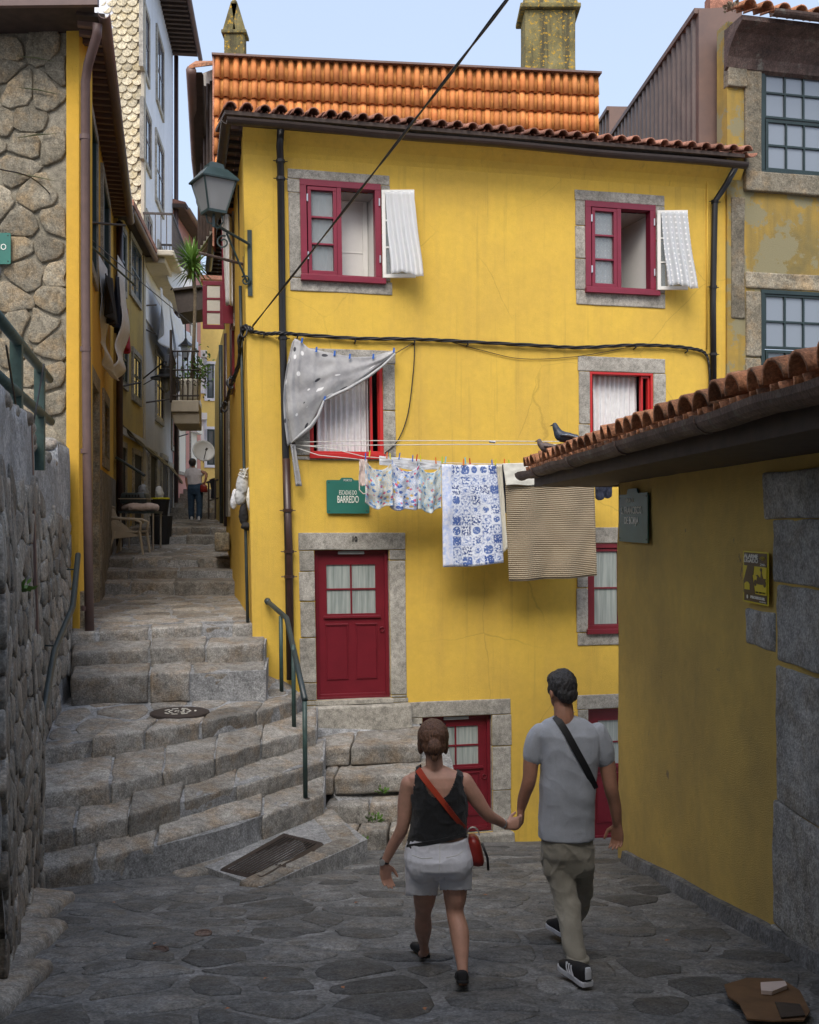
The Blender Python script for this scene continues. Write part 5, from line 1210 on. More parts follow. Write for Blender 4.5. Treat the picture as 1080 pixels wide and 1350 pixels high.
# ================= left buildings =================
lb = empty('rubble_gable_house', (-4.6, 13.5, 0), 'yellow house on the left with a rubble stone gable wall and brown downpipe', 'house')
EF = Fr((-7.6, 13.46), (3.35, -.06)); EL = 3.35
b = MB(); b.fb(EF, 0, EL-.17, -1, -.03, -2, 6.5); b.build('gable_wall', 'mortar', lb)
b = MB(); b.fb(EF, EL-.17, EL, -.5, .03, -2.2, 6.35); b.build('quoin_strip', 'leftyellow', lb, bevel=.01)
k = 0
for p, poly in cells(2.74, 5.6, .46, .33, jit=.36, rs=77):
    if p.x < .5: continue
    k += 1; stone(lambda a, b_, h: EF.P(EL-.17-2.74+a, h, .75+b_), poly, gap=.014, h=.014, dome=.006, rnd=1, rs=k+1500, wob=.03, depth=.06).build('stone', 'granite_wall', lb, smooth=True)
for (px, py, dx, dy) in ((75, 228, 50, 12), (80, 352, 52, 14), (75, 551, 52, -8), (62, 692, 55, 15), (10, 700, 0, 0)):
    if dx:
        a = EF.P(*[EF.at(px/3, py/3)[0], .05, EF.at(px/3, py/3)[1]]); c_ = EF.P(EF.at((px+dx*3)/3, 0)[0], .06, EF.at((px+dx*3)/3, (py+dy*2)/3)[1])
        b = MB(); b.tube([a, a.lerp(c_, .5)+V(0, -.01, .01), c_], [.006, .016, .004], 6, flat=.5); b.build('slate_sliver', 'sliver', lb)
LE = 8.3
LH = [(1.05, 2.7, 3.75, 5.9), (4.2, 6.1, 4.0, 5.9), (1.9, 3.35, -2.2, 2.1), (4.7, 6.0, 1.15, 2.1)]
holes_wall(LF, 0, LE, -2.2, 6.35, LH, 'street_wall', 'leftyellow', lb, depth=.25, sub=.5, thick=.12)
for (a, c, d, e) in LH[:2]:
    rectframe(LF, lb, 'window_surround', 'granite', a-.16, c+.16, d-.16, e+.1, .16, -.1, .05); s_ = rectframe(LF, lb, 'window_frame', 'green_dark', a, c, d, e, .07, -.1, .03)
    b = MB(); b.fb(LF, a, c, -.08, -.06, d, e); b.build('pane', 'darkglass', s_)
    fbar(LF, s_, 'glazing_bar', 'green_dark', (a+c)/2-.03, (a+c)/2+.03, -.06, 0, d, e)
(a, c, d, e) = LH[2]; rectframe(LF, lb, 'door_surround', 'granite_wall', a-.25, c+.2, d-.2, e+.2, .24, -.2, .03); fbar(LF, lb, 'door', 'wood_dark', a, c, -.2, -.15, d, e)
(a, c, d, e) = LH[3]; rectframe(LF, lb, 'window_surround', 'granite_wall', a-.2, c+.2, d-.2, e+.2, .2, -.2, .04); fbar(LF, lb, 'window_panel', 'dark', a, c, -.2, -.15, d, e)
b = MB(); b.fb(LF, 3.6, LE, -.1, .045, -2.2, .85); b.build('stone_base', 'granite_dark', lb)
b = MB(); b.fb(LF, .0, 1.6, -.1, .06, -2.2, -.9); b.build('stone_base', 'granite_wall', lb)
plate(EF, -62, 306, 17, 350, .06, (.0, .03, .2), 'green_sign', 'street_sign', 'green street name plate at the left edge on the rubble gable wall, ending CO', [('S. FRANCISCO', .53, .5, .11, .8, 0)])
# eaves
lgz = 6.22; b = MB(); b.fb(LF, -.55, LE+.1, 0, .34, 6.28, 6.33); b.build('soffit', 'wood_dark', lb)
LU = Vector((LF.u.x, LF.u.y, 0)); LN = Vector((LF.n.x, LF.n.y, 0))
for k in range(34): b = MB(); b.fb(LF, -.4+k*.25, -.33+k*.25, .0, .31, 6.22, 6.28); b.build('rafter', 'rustpanel', lb)
gutter([LF.P(-.75+(LE+.8)*i/12, .34, 6.25) for i in range(13)], .075, 'pipe_mauve', lb)
b = MB(); b.box8([(-8.5, 12.75, 6.30), (-3.80, 12.65, 6.30), (-3.80, 12.72, 6.30), (-8.5, 12.82, 6.30), (-8.5, 12.75, 6.46), (-3.80, 12.65, 6.46), (-3.80, 12.72, 6.46), (-8.5, 12.82, 6.46)]); b.build('fascia', 'pipe_mauve', lb)
b = MB(); b.box8([(-8.5, 12.8, 6.32), (-3.85, 12.7, 6.32), (-4.1, 13.5, 6.32), (-8.5, 13.5, 6.32), (-8.5, 12.8, 6.38), (-3.85, 12.7, 6.38), (-4.1, 13.5, 6.38), (-8.5, 13.5, 6.38)]); b.build('soffit', 'wood_dark', lb)
for k in range(24): link('roof_tile', tm, None, lb, mat3(V(1, 0, 0), V(0, 1, .3).normalized(), V(0, -.3, 1).normalized(), V(-8.5+k*.2, 12.68, 6.5)))
b = MB(); b.box8([(-8.5, 12.9, 6.40), (-3.92, 12.8, 6.40), (-5.8, 21.7, 6.40), (-8.5, 21.7, 6.40), (-8.5, 12.9, 6.5), (-3.92, 12.8, 6.5), (-5.8, 21.7, 6.55), (-8.5, 21.7, 7.3)]); b.build('roof', 'terracotta_eave', lb)
P_ = [V(-3.86, 12.85, 6.17), V(-3.88, 12.9, 6.05), V(-4.07, 13.15, 5.78), V(-4.13, 13.24, 5.6), V(-4.13, 13.24, 3), V(-4.10, 13.24, 0), V(-4.07, 13.22, -1.5)]
b = MB(); b.tube(P_, .058, 14); dp = b.build('downpipe', 'pipe_mauve', lb, smooth=True)
for z in (4.9, 2.2, .9, -1.1): b = MB(); b.lathe((P_[4].x+.01*(3-z)/3, P_[4].y, z), [(.067, -.03), (.067, .03)], 14); b.build('pipe_clip', 'pipe_mauve', dp)
b = MB(); b.tube([LF.P(LE-.02, .12, 6.2), LF.P(LE-.02, .12, -.8)], .07, 10); b.build('downpipe', 'pipe_brown', lb, smooth=True)
for (u, z) in ((.6, 3.7), ):
    b = MB(); b.tube([LF.P(.4, .05, 3.72), LF.P(2.8, .6, 3.7)], .015, 6); b.build('line_bracket', 'rail_green', lb)
# olive, grey and pink houses further up
def lwin(fr, par, px4, frame='granite', leaf='green_dark', glass='darkglass', w=.12, nb=2, name='window'):
    a, c, d, e = fr.R(*px4); rectframe(fr, par, 'window_surround', frame, a-w, c+w, d-w, e+w, w, -.05, .05); s_ = rectframe(fr, par, name, leaf, a, c, d, e, .06, -.02, .03)
    b = MB(); b.fb(fr, a, c, -.03, .008, d, e); b.build('pane', glass, s_)
    for i in range(1, nb): fbar(fr, s_, 'glazing_bar', leaf, a+(c-a)*i/nb-.02, a+(c-a)*i/nb+.02, .0, .025, d, e, 0)
    fbar(fr, s_, 'glazing_bar', leaf, a, c, .0, .022, (d+e)/2-.02, (d+e)/2+.02, 0)
    return s_
def u_at(Y, fr=L2): return (Y-fr.O.y)/fr.u.y
ob = empty('olive_house', L2.P(2, 0, 0), 'olive yellow house with dark green windows halfway up the alley', 'house')
uO = u_at(25.4); b = MB(); b.fb(L2, -.02, uO, -3, 0, -1.5, 6.5); b.build('wall', 'olive', ob)
lwin(L2, ob, (171, 325, 184, 392)); lwin(L2, ob, (157, 305, 164, 380)); lwin(L2, ob, (158, 440, 166, 505)); lwin(L2, ob, (174, 470, 184, 525))
b = MB(); b.fb(L2, -.02, uO, 0, .05, 1.85, 2.0); b.build('string_course', 'greywall', ob)
for px4 in ((158, 590, 164, 660), (175, 600, 185, 680)):
    a, c, d, e = L2.R(*px4); fbar(L2, ob, 'door', 'dark', a, c, 0, .02, -.9, e, 0); rectframe(L2, ob, 'door_surround', 'granite_wall', a-.12, c+.12, -1, e+.12, .12, 0, .05)
gutter([L2.P(-.1+(uO+.1)*i/4, .3, 6.42) for i in range(5)], .07, 'rustpanel', ob); b = MB(); b.fb(L2, -.1, uO, 0, .32, 6.48, 6.53); b.build('soffit', 'wood_dark', ob)
b = MB(); b.fb(L2, -.1, uO, -3, .34, 6.53, 6.65); b.build('roof', 'terracotta_eave', ob)
# grey/white tall house with fish-scale gable
tg = empty('scale_clad_house', L2.P(6, 0, 3), 'tall pale house whose gable is clad in rounded cream scales, with iron balconies', 'house')
uG = u_at(31.9); b = MB(); b.fb(L2, uO, uG, -4, 0, -1.5, 6.0); b.build('lower_wall', 'greywall', tg)
b = MB(); b.fb(L2, uO, uG, -4, 0, 6.0, 14.6); b.build('upper_wall', 'whitewall', tg)
GFm = Fr((-9.0, 25.42), (1, 0)); gx1 = L2.P(uO, 0, 0).x+9.0
b = MB(); b.fb(GFm, 0, gx1, 0, .06, 5.5, 14.6); b.build('gable_wall', 'cream', tg)
MAT['scale'] = granite('cream_scale_tile', (.34, .30, .21), (.50, .45, .33), (.60, .55, .42), .18, 40, .3, warm=(.42, .33, .16))
sm = MB(); pts = [(math.cos(a)*.125, math.sin(a)*.125) for a in [math.pi+k*math.pi/8 for k in range(9)]]+[(.125, .14), (-.125, .14)]
sm.prism([(x, -.02-.015*(y < 0), y) for x, y in pts], (0, .03, 0)); sme = sm.me('scale_tile'); sme.materials.append(MAT['scale'])
for j in range(40):
    z = 7.6+j*.175
    for i in range(7):
        x = GFm.P(gx1-.13-i*.25-(j % 2)*.125, .09, z); 
        if i*.25+(j % 2)*.125 < 2.0 and z < 14.5: link('scale_tile', sme, None, tg, Matrix.Translation(x) @ Matrix.Rotation(-.12, 4, 'X'))
b = MB(); b.fb(GFm, gx1-.03, gx1+.05, 0, .16, 1, 14.6); b.build('corner_strip', 'cream', tg)
for px4 in ((187, 15, 195, 95), (206, 55, 214, 140), (188, 150, 197, 215), (205, 190, 214, 270), (192, 290, 198, 345), (208, 330, 214, 372)): lwin(L2, tg, px4, 'granite', 'pipe_brown', 'paleglass', .14)
for px4 in ((205, 468, 214, 552), (226, 505, 233, 590)): lwin(L2, tg, px4, 'granite', 'pipe_brown', 'darkglass', .14)
for px4 in ((196, 600, 204, 690), (212, 605, 219, 685), (221, 615, 226, 682)):
    a, c, d, e = L2.R(*px4); fbar(L2, tg, 'door', 'dark', a, c, 0, .02, -.5, e, 0); rectframe(L2, tg, 'door_surround', 'granite', a-.15, c+.15, -.6, e+.12, .15, 0, .06)
def balcony(par, px0, px1, pyb, pyt, dpt=.75):
    u0 = L2.at(px0, pyb, .0)[0]; u1 = L2.at(px1, pyb, 0)[0]; z = L2.at((px0+px1)/2, pyb, dpt)[1]; zt_ = z+1.0
    b = MB(); b.fb(L2, u0, u1, 0, dpt, z, z+.14); b.fb(L2, u0+.15, u1-.15, 0, dpt*.7, z-.16, z-.002); b.build('balcony_slab', 'cream', par, bevel=.03)
    r_ = MB(); r_.fb(L2, u0+.03, u1-.03, dpt-.07, dpt-.03, zt_, zt_+.05); r_.fb(L2, u0+.03, u0+.07, 0, dpt-.03, zt_, zt_+.05)
    n_ = int((u1-u0)/.13)
    for i in range(n_+1): uu_ = u0+.05+(u1-u0-.1)*i/n_; r_.fb(L2, uu_-.012, uu_+.012, dpt-.06, dpt-.035, z+.14, zt_)
    for i in range(6): dd = .02+(dpt-.08)*i/5; r_.fb(L2, u0+.035, u0+.06, dd, dd+.02, z+.14, zt_)
    r_.build('balcony_railing', 'iron', par)
balcony(tg, 188, 210, 265, 0); balcony(tg, 209, 227, 306, 0)
b = MB(); b.fb(L2, uO-.5, uG+.3, -1, .75, 14.45, 14.6); b.build('eave', 'wood_dark', tg); gutter([L2.P(uO-.5+(uG-uO+.9)*i/4, .8, 14.42) for i in range(5)], .07, 'pipe_mauve', tg)
for k in range(26): b = MB(); b.fb(L2, uO-.4+k*.27, uO-.3+k*.27, 0, .72, 14.33, 14.45); b.build('rafter', 'wood_dark', tg)
b = MB(); b.tube([L2.P(uG, .1, 14.3), L2.P(uG, .1, 0)], .07, 8); b.build('downpipe', 'pipe_brown', tg, smooth=True)
b = MB(); b.fb(L2, uO, uG, -.02, .04, 5.0, 5.9); b.build('pale_band', 'whitewall', tg)
# pink house and the far yellow one
pk = empty('pink_house', L2.P(12, 0, 2), 'narrow pink rendered house with white shutters far up the alley', 'house')
uP = u_at(36.5); L3 = Fr(tuple(L2.P(uG, 0, 0).xy), (-.03, 1)); b = MB(); b.fb(L3, .02, 5.0, -3, .0, -1, 9.6); b.build('wall', 'pinkwall', pk)
for k, z in enumerate((1.6, 3.9, 6.2)):
    for u in (.8, 2.9):
        rectframe(L3, pk, 'window_surround', 'granite', u-.1, u+1.1, z-.1, z+1.7, .1, 0, .05); fbar(L3, pk, 'shutter', 'white', u, u+1.0, .0, .05, z, z+1.6); fbar(L3, pk, 'shutter_box', 'white', u-.05, u+1.05, .05, .25, z+1.4, z+1.7)
b = MB(); b.fb(L3, -.2, 5.2, -3, .45, 9.6, 9.72); b.build('roof', 'wood_dark', pk); gutter([L3.P(-.2+5.4*i/4, .47, 9.6) for i in range(5)], .08, 'rustpanel', pk)
b = MB(); b.box8([L3.P(-.1, -3, 9.72), L3.P(5.2, -3, 9.72), L3.P(5.2, .45, 9.72), L3.P(-.1, .45, 9.72), L3.P(-.1, -3, 10.6), L3.P(5.2, -3, 10.6), L3.P(5.2, .4, 9.8), L3.P(-.1, .4, 9.8)]); b.build('roof_tiles', 'terracotta_eave', pk)
fy = empty('far_yellow_house', (-7.5, 39, 2), 'far yellow house closing the alley with white roller shutters', 'house')
FF = Fr((-11.2, 38.2), (1, .25)); b = MB(); b.fb(FF, 0, 9, -3, 0, -.5, 9.0); b.build('wall', 'farwall', fy)
for (px4, kind) in (((251, 545, 258, 590), 's'), ((262, 552, 269, 600), 's'), ((273, 566, 283, 613), 'w'), ((251, 480, 258, 520), 's'), ((262, 470, 269, 515), 's'), ((273, 480, 282, 525), 'w'), ((250, 620, 256, 655), 's')):
    a, c, d, e = FF.R(*px4); rectframe(FF, fy, 'window_surround', 'whitewall', a-.1, c+.1, d-.1, e+.1, .1, 0, .05)
    if kind == 's': fbar(FF, fy, 'shutter', 'white', a, c, 0, .04, d, e); fbar(FF, fy, 'shutter_box', 'white', a-.1, c+.1, .05, .3, e-.05, e+.2)
    else: w_ = rectframe(FF, fy, 'window', 'green_dark', a, c, d, e, .06, 0, .04); fbar(FF, w_, 'pane', 'darkglass', a+.06, c-.06, .005, .02, d+.06, e-.06, 0); fbar(FF, w_, 'glazing_bar', 'green_dark', a+.06, c-.06, .02, .03, (d+e)/2-.03, (d+e)/2+.03, 0)
b = MB(); b.fb(FF, -.3, 9, -3, .6, 9.0, 9.15); b.build('roof', 'terracotta_eave', fy)
# ---- right side of the alley beyond the yellow house: a balcony house
bh = empty('balcony_house', wp(300, 600, 24), 'yellow house beyond the corner with a plant-filled balcony over the alley', 'house')
BF = Fr(HS.P(-8.3, .0, 0).xy, HS.u); 
b = MB(); b.fb(BF, -9, -.05, -4, -.12, -1, 4.6); b.build('wall', 'farwall', bh)
zb = 2.35; bx0, bx1 = -5.10, -4.50
b = MB(); b.box8([(bx0, 22.2, zb), (bx1, 22.2, zb), (bx1-.3, 24.0, zb), (bx0-.3, 24.0, zb), (bx0, 22.2, zb+.25), (bx1, 22.2, zb+.25), (bx1-.3, 24.0, zb+.25), (bx0-.3, 24.0, zb+.25)])
b.box8([(bx0+.05, 22.3, zb+.25-.5), (bx1, 22.3, zb-.25), (bx1-.3, 24.0, zb-.25), (bx0-.2, 24.0, zb-.25), (bx0, 22.25, zb-.003), (bx1, 22.25, zb-.003), (bx1-.3, 24.0, zb-.003), (bx0-.3, 24.0, zb-.003)])
b.build('balcony_slab', 'cream', bh, bevel=.02)
b = MB()
for k in range(6):
    x = bx0+.03+(bx1-bx0-.06)*k/5; b.tube([(x, 22.23, zb+.25), (x, 22.23, zb+1.3)], .012, 4)
for z in (.35, .9, 1.3): b.tube([(bx0, 22.23, zb+z), (bx1, 22.23, zb+z)], .018, 4); b.tube([(bx0, 22.23, zb+z), (bx0-.3, 24, zb+z)], .018, 4)
for k in range(12): y = 22.23+k*.15; b.tube([(bx0-.3*(y-22.23)/1.77, y, zb+.25), (bx0-.3*(y-22.23)/1.77, y, zb+1.3)], .01, 4)
for k in range(4):
    cx_ = bx0+.1+k*.13; b.tube([(cx_+.05*math.cos(a)*(1-a/9), 22.22, zb+.62+.07*math.sin(a)*(1-a/9)) for a in [i*.7 for i in range(10)]], .007, 4)
b.tube([(bx0, 22.2, zb+.2), (bx0, 22.2, zb+1.75)], .03, 5); b.build('balcony_railing', 'iron', bh)
pot = empty('potted_yucca', (-4.72, 22.55, zb+.25), 'tall spiky yucca in a pale pot standing on the iron balcony', 'plant')
b = MB(); b.lathe((-4.75, 22.5, zb+.25), [(.17, 0), (.22, .05), (.23, .42), (.25, .47), (.21, .47)], 18); b.build('pot', 'creamcloth', pot, smooth=True)
tk = [V(-4.72, 22.5, zb+.6), V(-4.66, 22.45, 3.9), V(-4.62, 22.4, 4.9), V(-4.68, 22.4, 5.62)]
b = MB(); b.tube(tk, [.05, .04, .035, .035], 8); b.build('trunk', 'bark', pot, smooth=True)
def spikes(c, n, L_, name, par, mat, seed, droop=.5, up=.3, w=.022):
    rr = random.Random(seed)
    b = MB()
    for i in range(n):
        th_ = rr.uniform(0, 6.283); el = rr.uniform(-.7, 1.4); l = L_*rr.uniform(.75, 1.1); d = V(math.cos(th_)*math.cos(el), math.sin(th_)*math.cos(el), math.sin(el)); s_ = d.cross(V(0, 0, 1)); s_ = (s_ if s_.length > .1 else V(1, 0, 0)).normalized()*w
        p1 = c+d*l*.5+V(0, 0, .0); p2 = c+d*l-V(0, 0, droop*l*.3*(1-abs(math.sin(el)))); b.add([c-s_*.5, c+s_*.5, p1+s_, p1-s_, p2], [(0, 1, 2, 3), (3, 2, 4)])
    o = b.build(name, mat, par); return o
spikes(tk[-1], 90, .62, 'crown', pot, 'leaf_light', 3, w=.026); spikes(tk[-1]-V(0, 0, .22), 60, .55, 'lower_crown', pot, 'leaf', 5, 1.2, w=.024)
pl = empty('balcony_plants', (-4.6, 22.8, zb+.3), 'tangle of leafy pot plants filling the iron balcony', 'plants')
def leafcloud(c, r3, n, name, par, mat, sz, seed):
    rr = random.Random(seed); b = MB()
    for i in range(n):
        p = Vector(c)+V(rr.gauss(0, r3[0]*.5), rr.gauss(0, r3[1]*.5), rr.gauss(0, r3[2]*.5)); u = V(rr.gauss(0, 1), rr.gauss(0, 1), rr.gauss(0, 1)).normalized()*sz; v = u.cross(V(rr.gauss(0, 1), rr.gauss(0, 1), rr.gauss(0, 1))).normalized()*sz*.6
        b.add([p-u, p+v, p+u, p-v], [(0, 1, 2, 3)])
    return b.build(name, mat, par)
leafcloud((-4.55, 22.5, zb+.95), (.25, .3, .45), 260, 'foliage', pl, 'leaf', .045, 4); leafcloud((-4.85, 22.9, zb+.8), (.2, .4, .3), 160, 'foliage', pl, 'leaf', .04, 6)
# canopy, dishes, far lamps
b = MB(); c0, c1 = wp(228, 383, 24), wp(266, 378, 24); b.box8([c0, c1, c1+V(-.1, 1.6, 0), c0+V(-.2, 1.6, 0), c0+V(0, 0, .05), c1+V(0, 0, .05), c1+V(-.1, 1.6, .05), c0+V(-.2, 1.6, .05)])
b.box8([c0+V(.1, .1, -.5), c1+V(0, .1, -.5), c1+V(-.1, 1.5, -.5), c0+V(-.1, 1.5, -.5), c0+V(0, .1, -.003), c1+V(0, .1, -.003), c1+V(-.1, 1.5, -.003), c0+V(-.2, 1.5, -.003)]); tag(b.build('balcony_awning', 'iron'), 'dark awning slab of an upper balcony beneath the yucca crown', 'awning')
def dish(px, py, Y, rx, tilt, label):
    c = wp(px, py, Y); r_ = rx/F*Y; e = empty('satellite_dish', c, label, 'satellite dish', 'white satellite dishes along the alley')
    ax = Vector(tilt).normalized(); b = MB(); b.lathe(c, [(.01, -.10*r_), (r_*.5, -.05*r_), (r_*.85, .07*r_), (r_, .16*r_), (r_*.98, .19*r_), (r_*.84, .10*r_), (r_*.5, -.02*r_), (.01, -.07*r_)], 24, ax=ax); b.build('reflector', 'dish', e, smooth=True)
    b = MB(); b.tube([c-ax*r_*.1, c-ax*r_*.5+V(-.3*r_, .2, -.3*r_)], .02, 6); b.tube([c-V(0, 0, r_), c+ax*r_*1.1-V(0, 0, r_*.25)], .012, 5); b.lathe(c+ax*r_*1.1-V(0, 0, r_*.25), [(.03, 0), (.03, .07)], 8, ax=ax); b.build('arm', 'iron', e)
dish(235, 370, 27, 20, (.75, -.65, .25), 'white satellite dish beside the yucca crown, highest of the three dishes')
dish(248, 532, 27, 19, (.75, -.75, .3), 'white satellite dish on the pink house, middle of the three dishes')
dish(268, 595, 29, 15, (.4, -.85, .3), 'white satellite dish just above the walker in the alley, lowest of the dishes')
lp = wp(219, 497, 24.5); e = empty('street_lamp', lp, 'dark bell-shaped street lamp on a thin arm from the grey house in the alley', 'street lamp')
b = MB(); b.lathe(lp, [(.04, .28), (.09, .26), (.09, .2), (.16, .17), (.16, .06), (.36, -.02), (.36, -.05), (.16, -.04)][::-1], 20); b.build('shade', 'black', e, smooth=False)
b = MB(); b.lathe(lp, [(.01, -.38), (.09, -.28), (.14, -.05)], 14); b.build('glass', 'lampglass', e, smooth=True)
b = MB(); a = wp(189, 499, 25.0); b.tube([a, lp+V(-.05, 0, .36), lp+V(0, 0, .36), lp+V(0, 0, .26)], .018, 6); b.tube([a+V(.0, 0, -.15), a+V(.35, 0, .05)], .012, 5); b.build('arm', 'black', e)
lp = wp(245, 462, 28); e = empty('street_lantern', lp, 'small dark hanging lantern seen against the far end of the alley', 'lantern'); b = MB(); b.lathe(lp, [(.03, -.28), (.07, -.2)], 6); b.build('finial', 'black', e)
b = MB(); b.lathe(lp, [(.07, -.2), (.15, .12), (.02, .14)], 6); b.build('glass', 'lampglass', e); b = MB(); b.lathe(lp, [(.22, .11), (.20, .14), (.06, .26), (.02, .34)], 6); b.tube([lp+V(0, 0, .3), lp+V(-.02, 0, .85), lp+V(-.2, 0, .9)], .02, 5); b.build('cap', 'black', e)
# ================= lantern at the house corner =================
lc = wp(282, 262, 13.35); ln = empty('wall_lantern', lc, 'large green four-sided glass lantern on a scrolled bracket at the yellow house corner', 'lantern')
def sq(c, prof, rot, name, mat, par, smooth=False):
    b = MB(); q = Matrix.Rotation(rot, 3, 'Z'); vs = []
    for r, h in prof:
        for k in range(4): a = math.pi/4+k*math.pi/2; vs.append(Vector(c)+q @ Vector((r*math.cos(a), r*math.sin(a), h)))
    n = len(prof); b.add(vs, [(i*4+k, i*4+(k+1) % 4, (i+1)*4+(k+1) % 4, (i+1)*4+k) for i in range(n-1) for k in range(4)]+[(3, 2, 1, 0), tuple(range((n-1)*4, n*4))]); return b.build(name, mat, par)
R_ = math.radians(33); sq(lc, [(.165, -.17), (.30, .21)], R_, 'glass', 'lampglass', ln)
sq(lc, [(.345, .205), (.35, .225), (.19, .36), (.15, .37), (.13, .43), (.06, .46), (.02, .47)], R_, 'roof', 'darkgreen_metal', ln); sq(lc, [(.18, -.20), (.185, -.165), (.17, -.165)], R_, 'bottom_rim', 'darkgreen_metal', ln)
q_ = Matrix.Rotation(R_, 3, 'Z')
for k in range(4):
    a = math.pi/4+k*math.pi/2; d = q_ @ Vector((math.cos(a), math.sin(a), 0)); b = MB(); b.tube([lc+d*.17+V(0, 0, -.18), lc+d*.305+V(0, 0, .21)], .013, 5); b.build('frame_bar', 'darkgreen_metal', ln)
b = MB(); b.lathe(lc+V(0, 0, -.1), [(.03, 0), (.03, .06), (.05, .08), (.055, .14), (.03, .2), (.01, .22)], 12); b.build('bulb', 'lace', ln, smooth=True)
wpt = wp(329, 322, 13.75); wb = wp(329, 375, 13.75); foot = lc+V(0, 0, -.36)
b = MB(); b.tube([foot, lc+V(0, 0, -.2)], .02, 6); b.tube([lc+V(-.10, 0, -.2), lc+V(-.08, 0, -.30), foot+V(0, 0, .03)], .011, 5); b.tube([lc+V(.10, 0, -.2), lc+V(.12, 0, -.30), lc+V(.06, 0, -.38), foot], .011, 5); b.build('cradle', 'darkgreen_metal', ln)
b = MB(); b.tube([foot+V(-.02, 0, .05), wpt], .019, 6); b.tube([foot.lerp(wpt, .35), wb+V(-.03, 0, .03)], .014, 6)
def scroll(c, r, s0, turns, par_dir=1): return [c+V(r*(1-t*.65)*math.cos(s0+par_dir*t*turns*6.283), 0, r*(1-t*.65)*math.sin(s0+par_dir*t*turns*6.283)) for t in [i/16 for i in range(17)]]
b.tube(scroll(foot.lerp(wpt, .30)+V(-.02, 0, -.13), .09, 1.2, 1.2), .012, 5); b.tube(scroll(wb+V(-.05, 0, .05), .07, 2.4, 1.2, -1), .012, 5); b.build('bracket', 'darkgreen_metal', ln)
b = MB(); b.box8([wp(327, 390, 13.78), wp(333, 390, 13.78), wp(333, 390, 13.85), wp(327, 390, 13.85), wp(326, 303, 13.78), wp(332, 303, 13.78), wp(332, 303, 13.85), wp(326, 303, 13.85)]); b.build('wall_plate', 'darkgreen_metal', ln)
b = MB(); b.tube([wp(324, 355, 14.3), wp(320, 348, 14.25), wp(262, 333, 14.1)], .02, 6); b.tube([wp(322, 338, 14.3), wp(322, 366, 14.3)], .02, 6); tag(b.build('line_bracket', 'rust_gutter'), 'rusty clothes line bar sticking out below the corner lantern', 'bracket')

# ================= cables =================
def cable(pts, r, name, label, fr=None, mat='black', strands=1, par=None):
    P = [fr.P(fr.at(p[0], p[1], p[2])[0], p[2], fr.at(p[0], p[1], p[2])[1]) for p in pts] if fr else [wp(*p) for p in pts]
    # smooth by Catmull-Rom
    Q = []
    for i in range(len(P)-1):
        a, b_, c, d = P[max(i-1, 0)], P[i], P[i+1], P[min(i+2, len(P)-1)]
        for k in range(6):
            t = k/6; Q.append(.5*((2*b_)+(c-a)*t+(2*a-5*b_+4*c-d)*t*t+(3*b_-a-3*c+d)*t**3))
    Q.append(P[-1]); b = MB()
    if strands == 1: b.tube(Q, r, 6)
    else:
        for s_ in range(strands): b.tube([q+V(0, math.sin(i*.9+s_*6.28/strands)*r*.8, math.cos(i*.9+s_*6.28/strands)*r*.9) for i, q in enumerate(Q)], r*.75, 5)
    o = b.build(name, mat, par, smooth=True)
    if label: tag(o, label, 'cable')
    return o
fc = cable([(332, 437, .06), (352, 440, .05), (372, 439, .13), (395, 441, .06), (470, 446, .05), (545, 447, .05), (610, 450, .05), (700, 455, .05), (765, 458, .05), (830, 455, .05), (880, 456, .05), (915, 460, .05), (930, 466, .05), (935, 482, .05), (936, 520, .05)], .018, 'facade_cable', 'bundle of black cables clipped right across the yellow front wall', HF, strands=3)
for px, py in ((348, 441), (392, 443), (468, 449), (546, 451), (616, 453), (837, 457), (905, 462)):
    u_, z_ = HF.at(px, py, .04); b = MB(); b.tube([HF.P(u_, .0, z_-.03), HF.P(u_, .075, z_-.015), HF.P(u_, .08, z_+.03)], .012, 5); b.build('cable_clip', 'black', fc)
cable([(592, 450, .03), (640, 463, .02), (690, 473, .02), (760, 470, .02), (833, 457, .03)], .005, 'loose_wire', 'thin loose wire sagging below the cable bundle at upper right', HF)
cable([(547, 450, .04), (545, 490, .03), (538, 545, .03), (525, 580, .03), (508, 597, .03)], .008, 'window_wire', 'thin wire dropping from the cable bundle to the draped window', HF)
cable([(545, 452, .03), (533, 459, .03), (521, 466, .08)], .006, 'short_wire', 'short wire from the cable bundle to the corner of the draped cloth', HF)
b_ = cable([(333, 436, 13.72), (322, 432, 13.85), (316, 452, 14.0), (315, 478, 14.2), (306, 505, 14.6), (299, 528, 15.2), (292, 541, 15.6)], .03, 'corner_cable_tangle', 'tangled bundle of black cables on the alley side of the house corner', strands=3)
rr = random.Random(5)
for i in range(6):
    t = rr.choice([(322, 436, 13.8), (318, 450, 13.95), (312, 482, 14.1), (305, 505, 14.5), (297, 536, 15.2), (326, 428, 13.8)]); c = wp(*t); b = MB()
    r1, r2, a0_ = rr.uniform(.03, .07), rr.uniform(.05, .1), rr.random()*6; b.tube([c+V(r1*math.cos(a0_+j*.45), .02*math.sin(j*.7)-.03, r2*math.sin(a0_+j*.45)) for j in range(12)], rr.choice([.012, .016]), 6); b.build('cable_loop', 'black', b_, smooth=True)
cable([(333, 430, 13.7), (450, 282, 10.4), (560, 141, 8.2), (668, 0, 6.6), (760, -120, 5.6)], .011, 'overhead_cable', 'thick black cable crossing the picture diagonally in front of the house', strands=2)
cable([(-30, 215, 11.5), (0, 223, 12), (50, 240, 12.9), (104, 300, 15), (160, 350, 17.5), (255, 429, 22.2)], .009, 'alley_cable', 'thin black cable running from the rubble gable up across the alley')
cable([(298, 485, 21), (320, 492, 15), (333, 500, 14.1)], .006, 'thin_wire', 'thin wire between the balcony and the yellow house side')
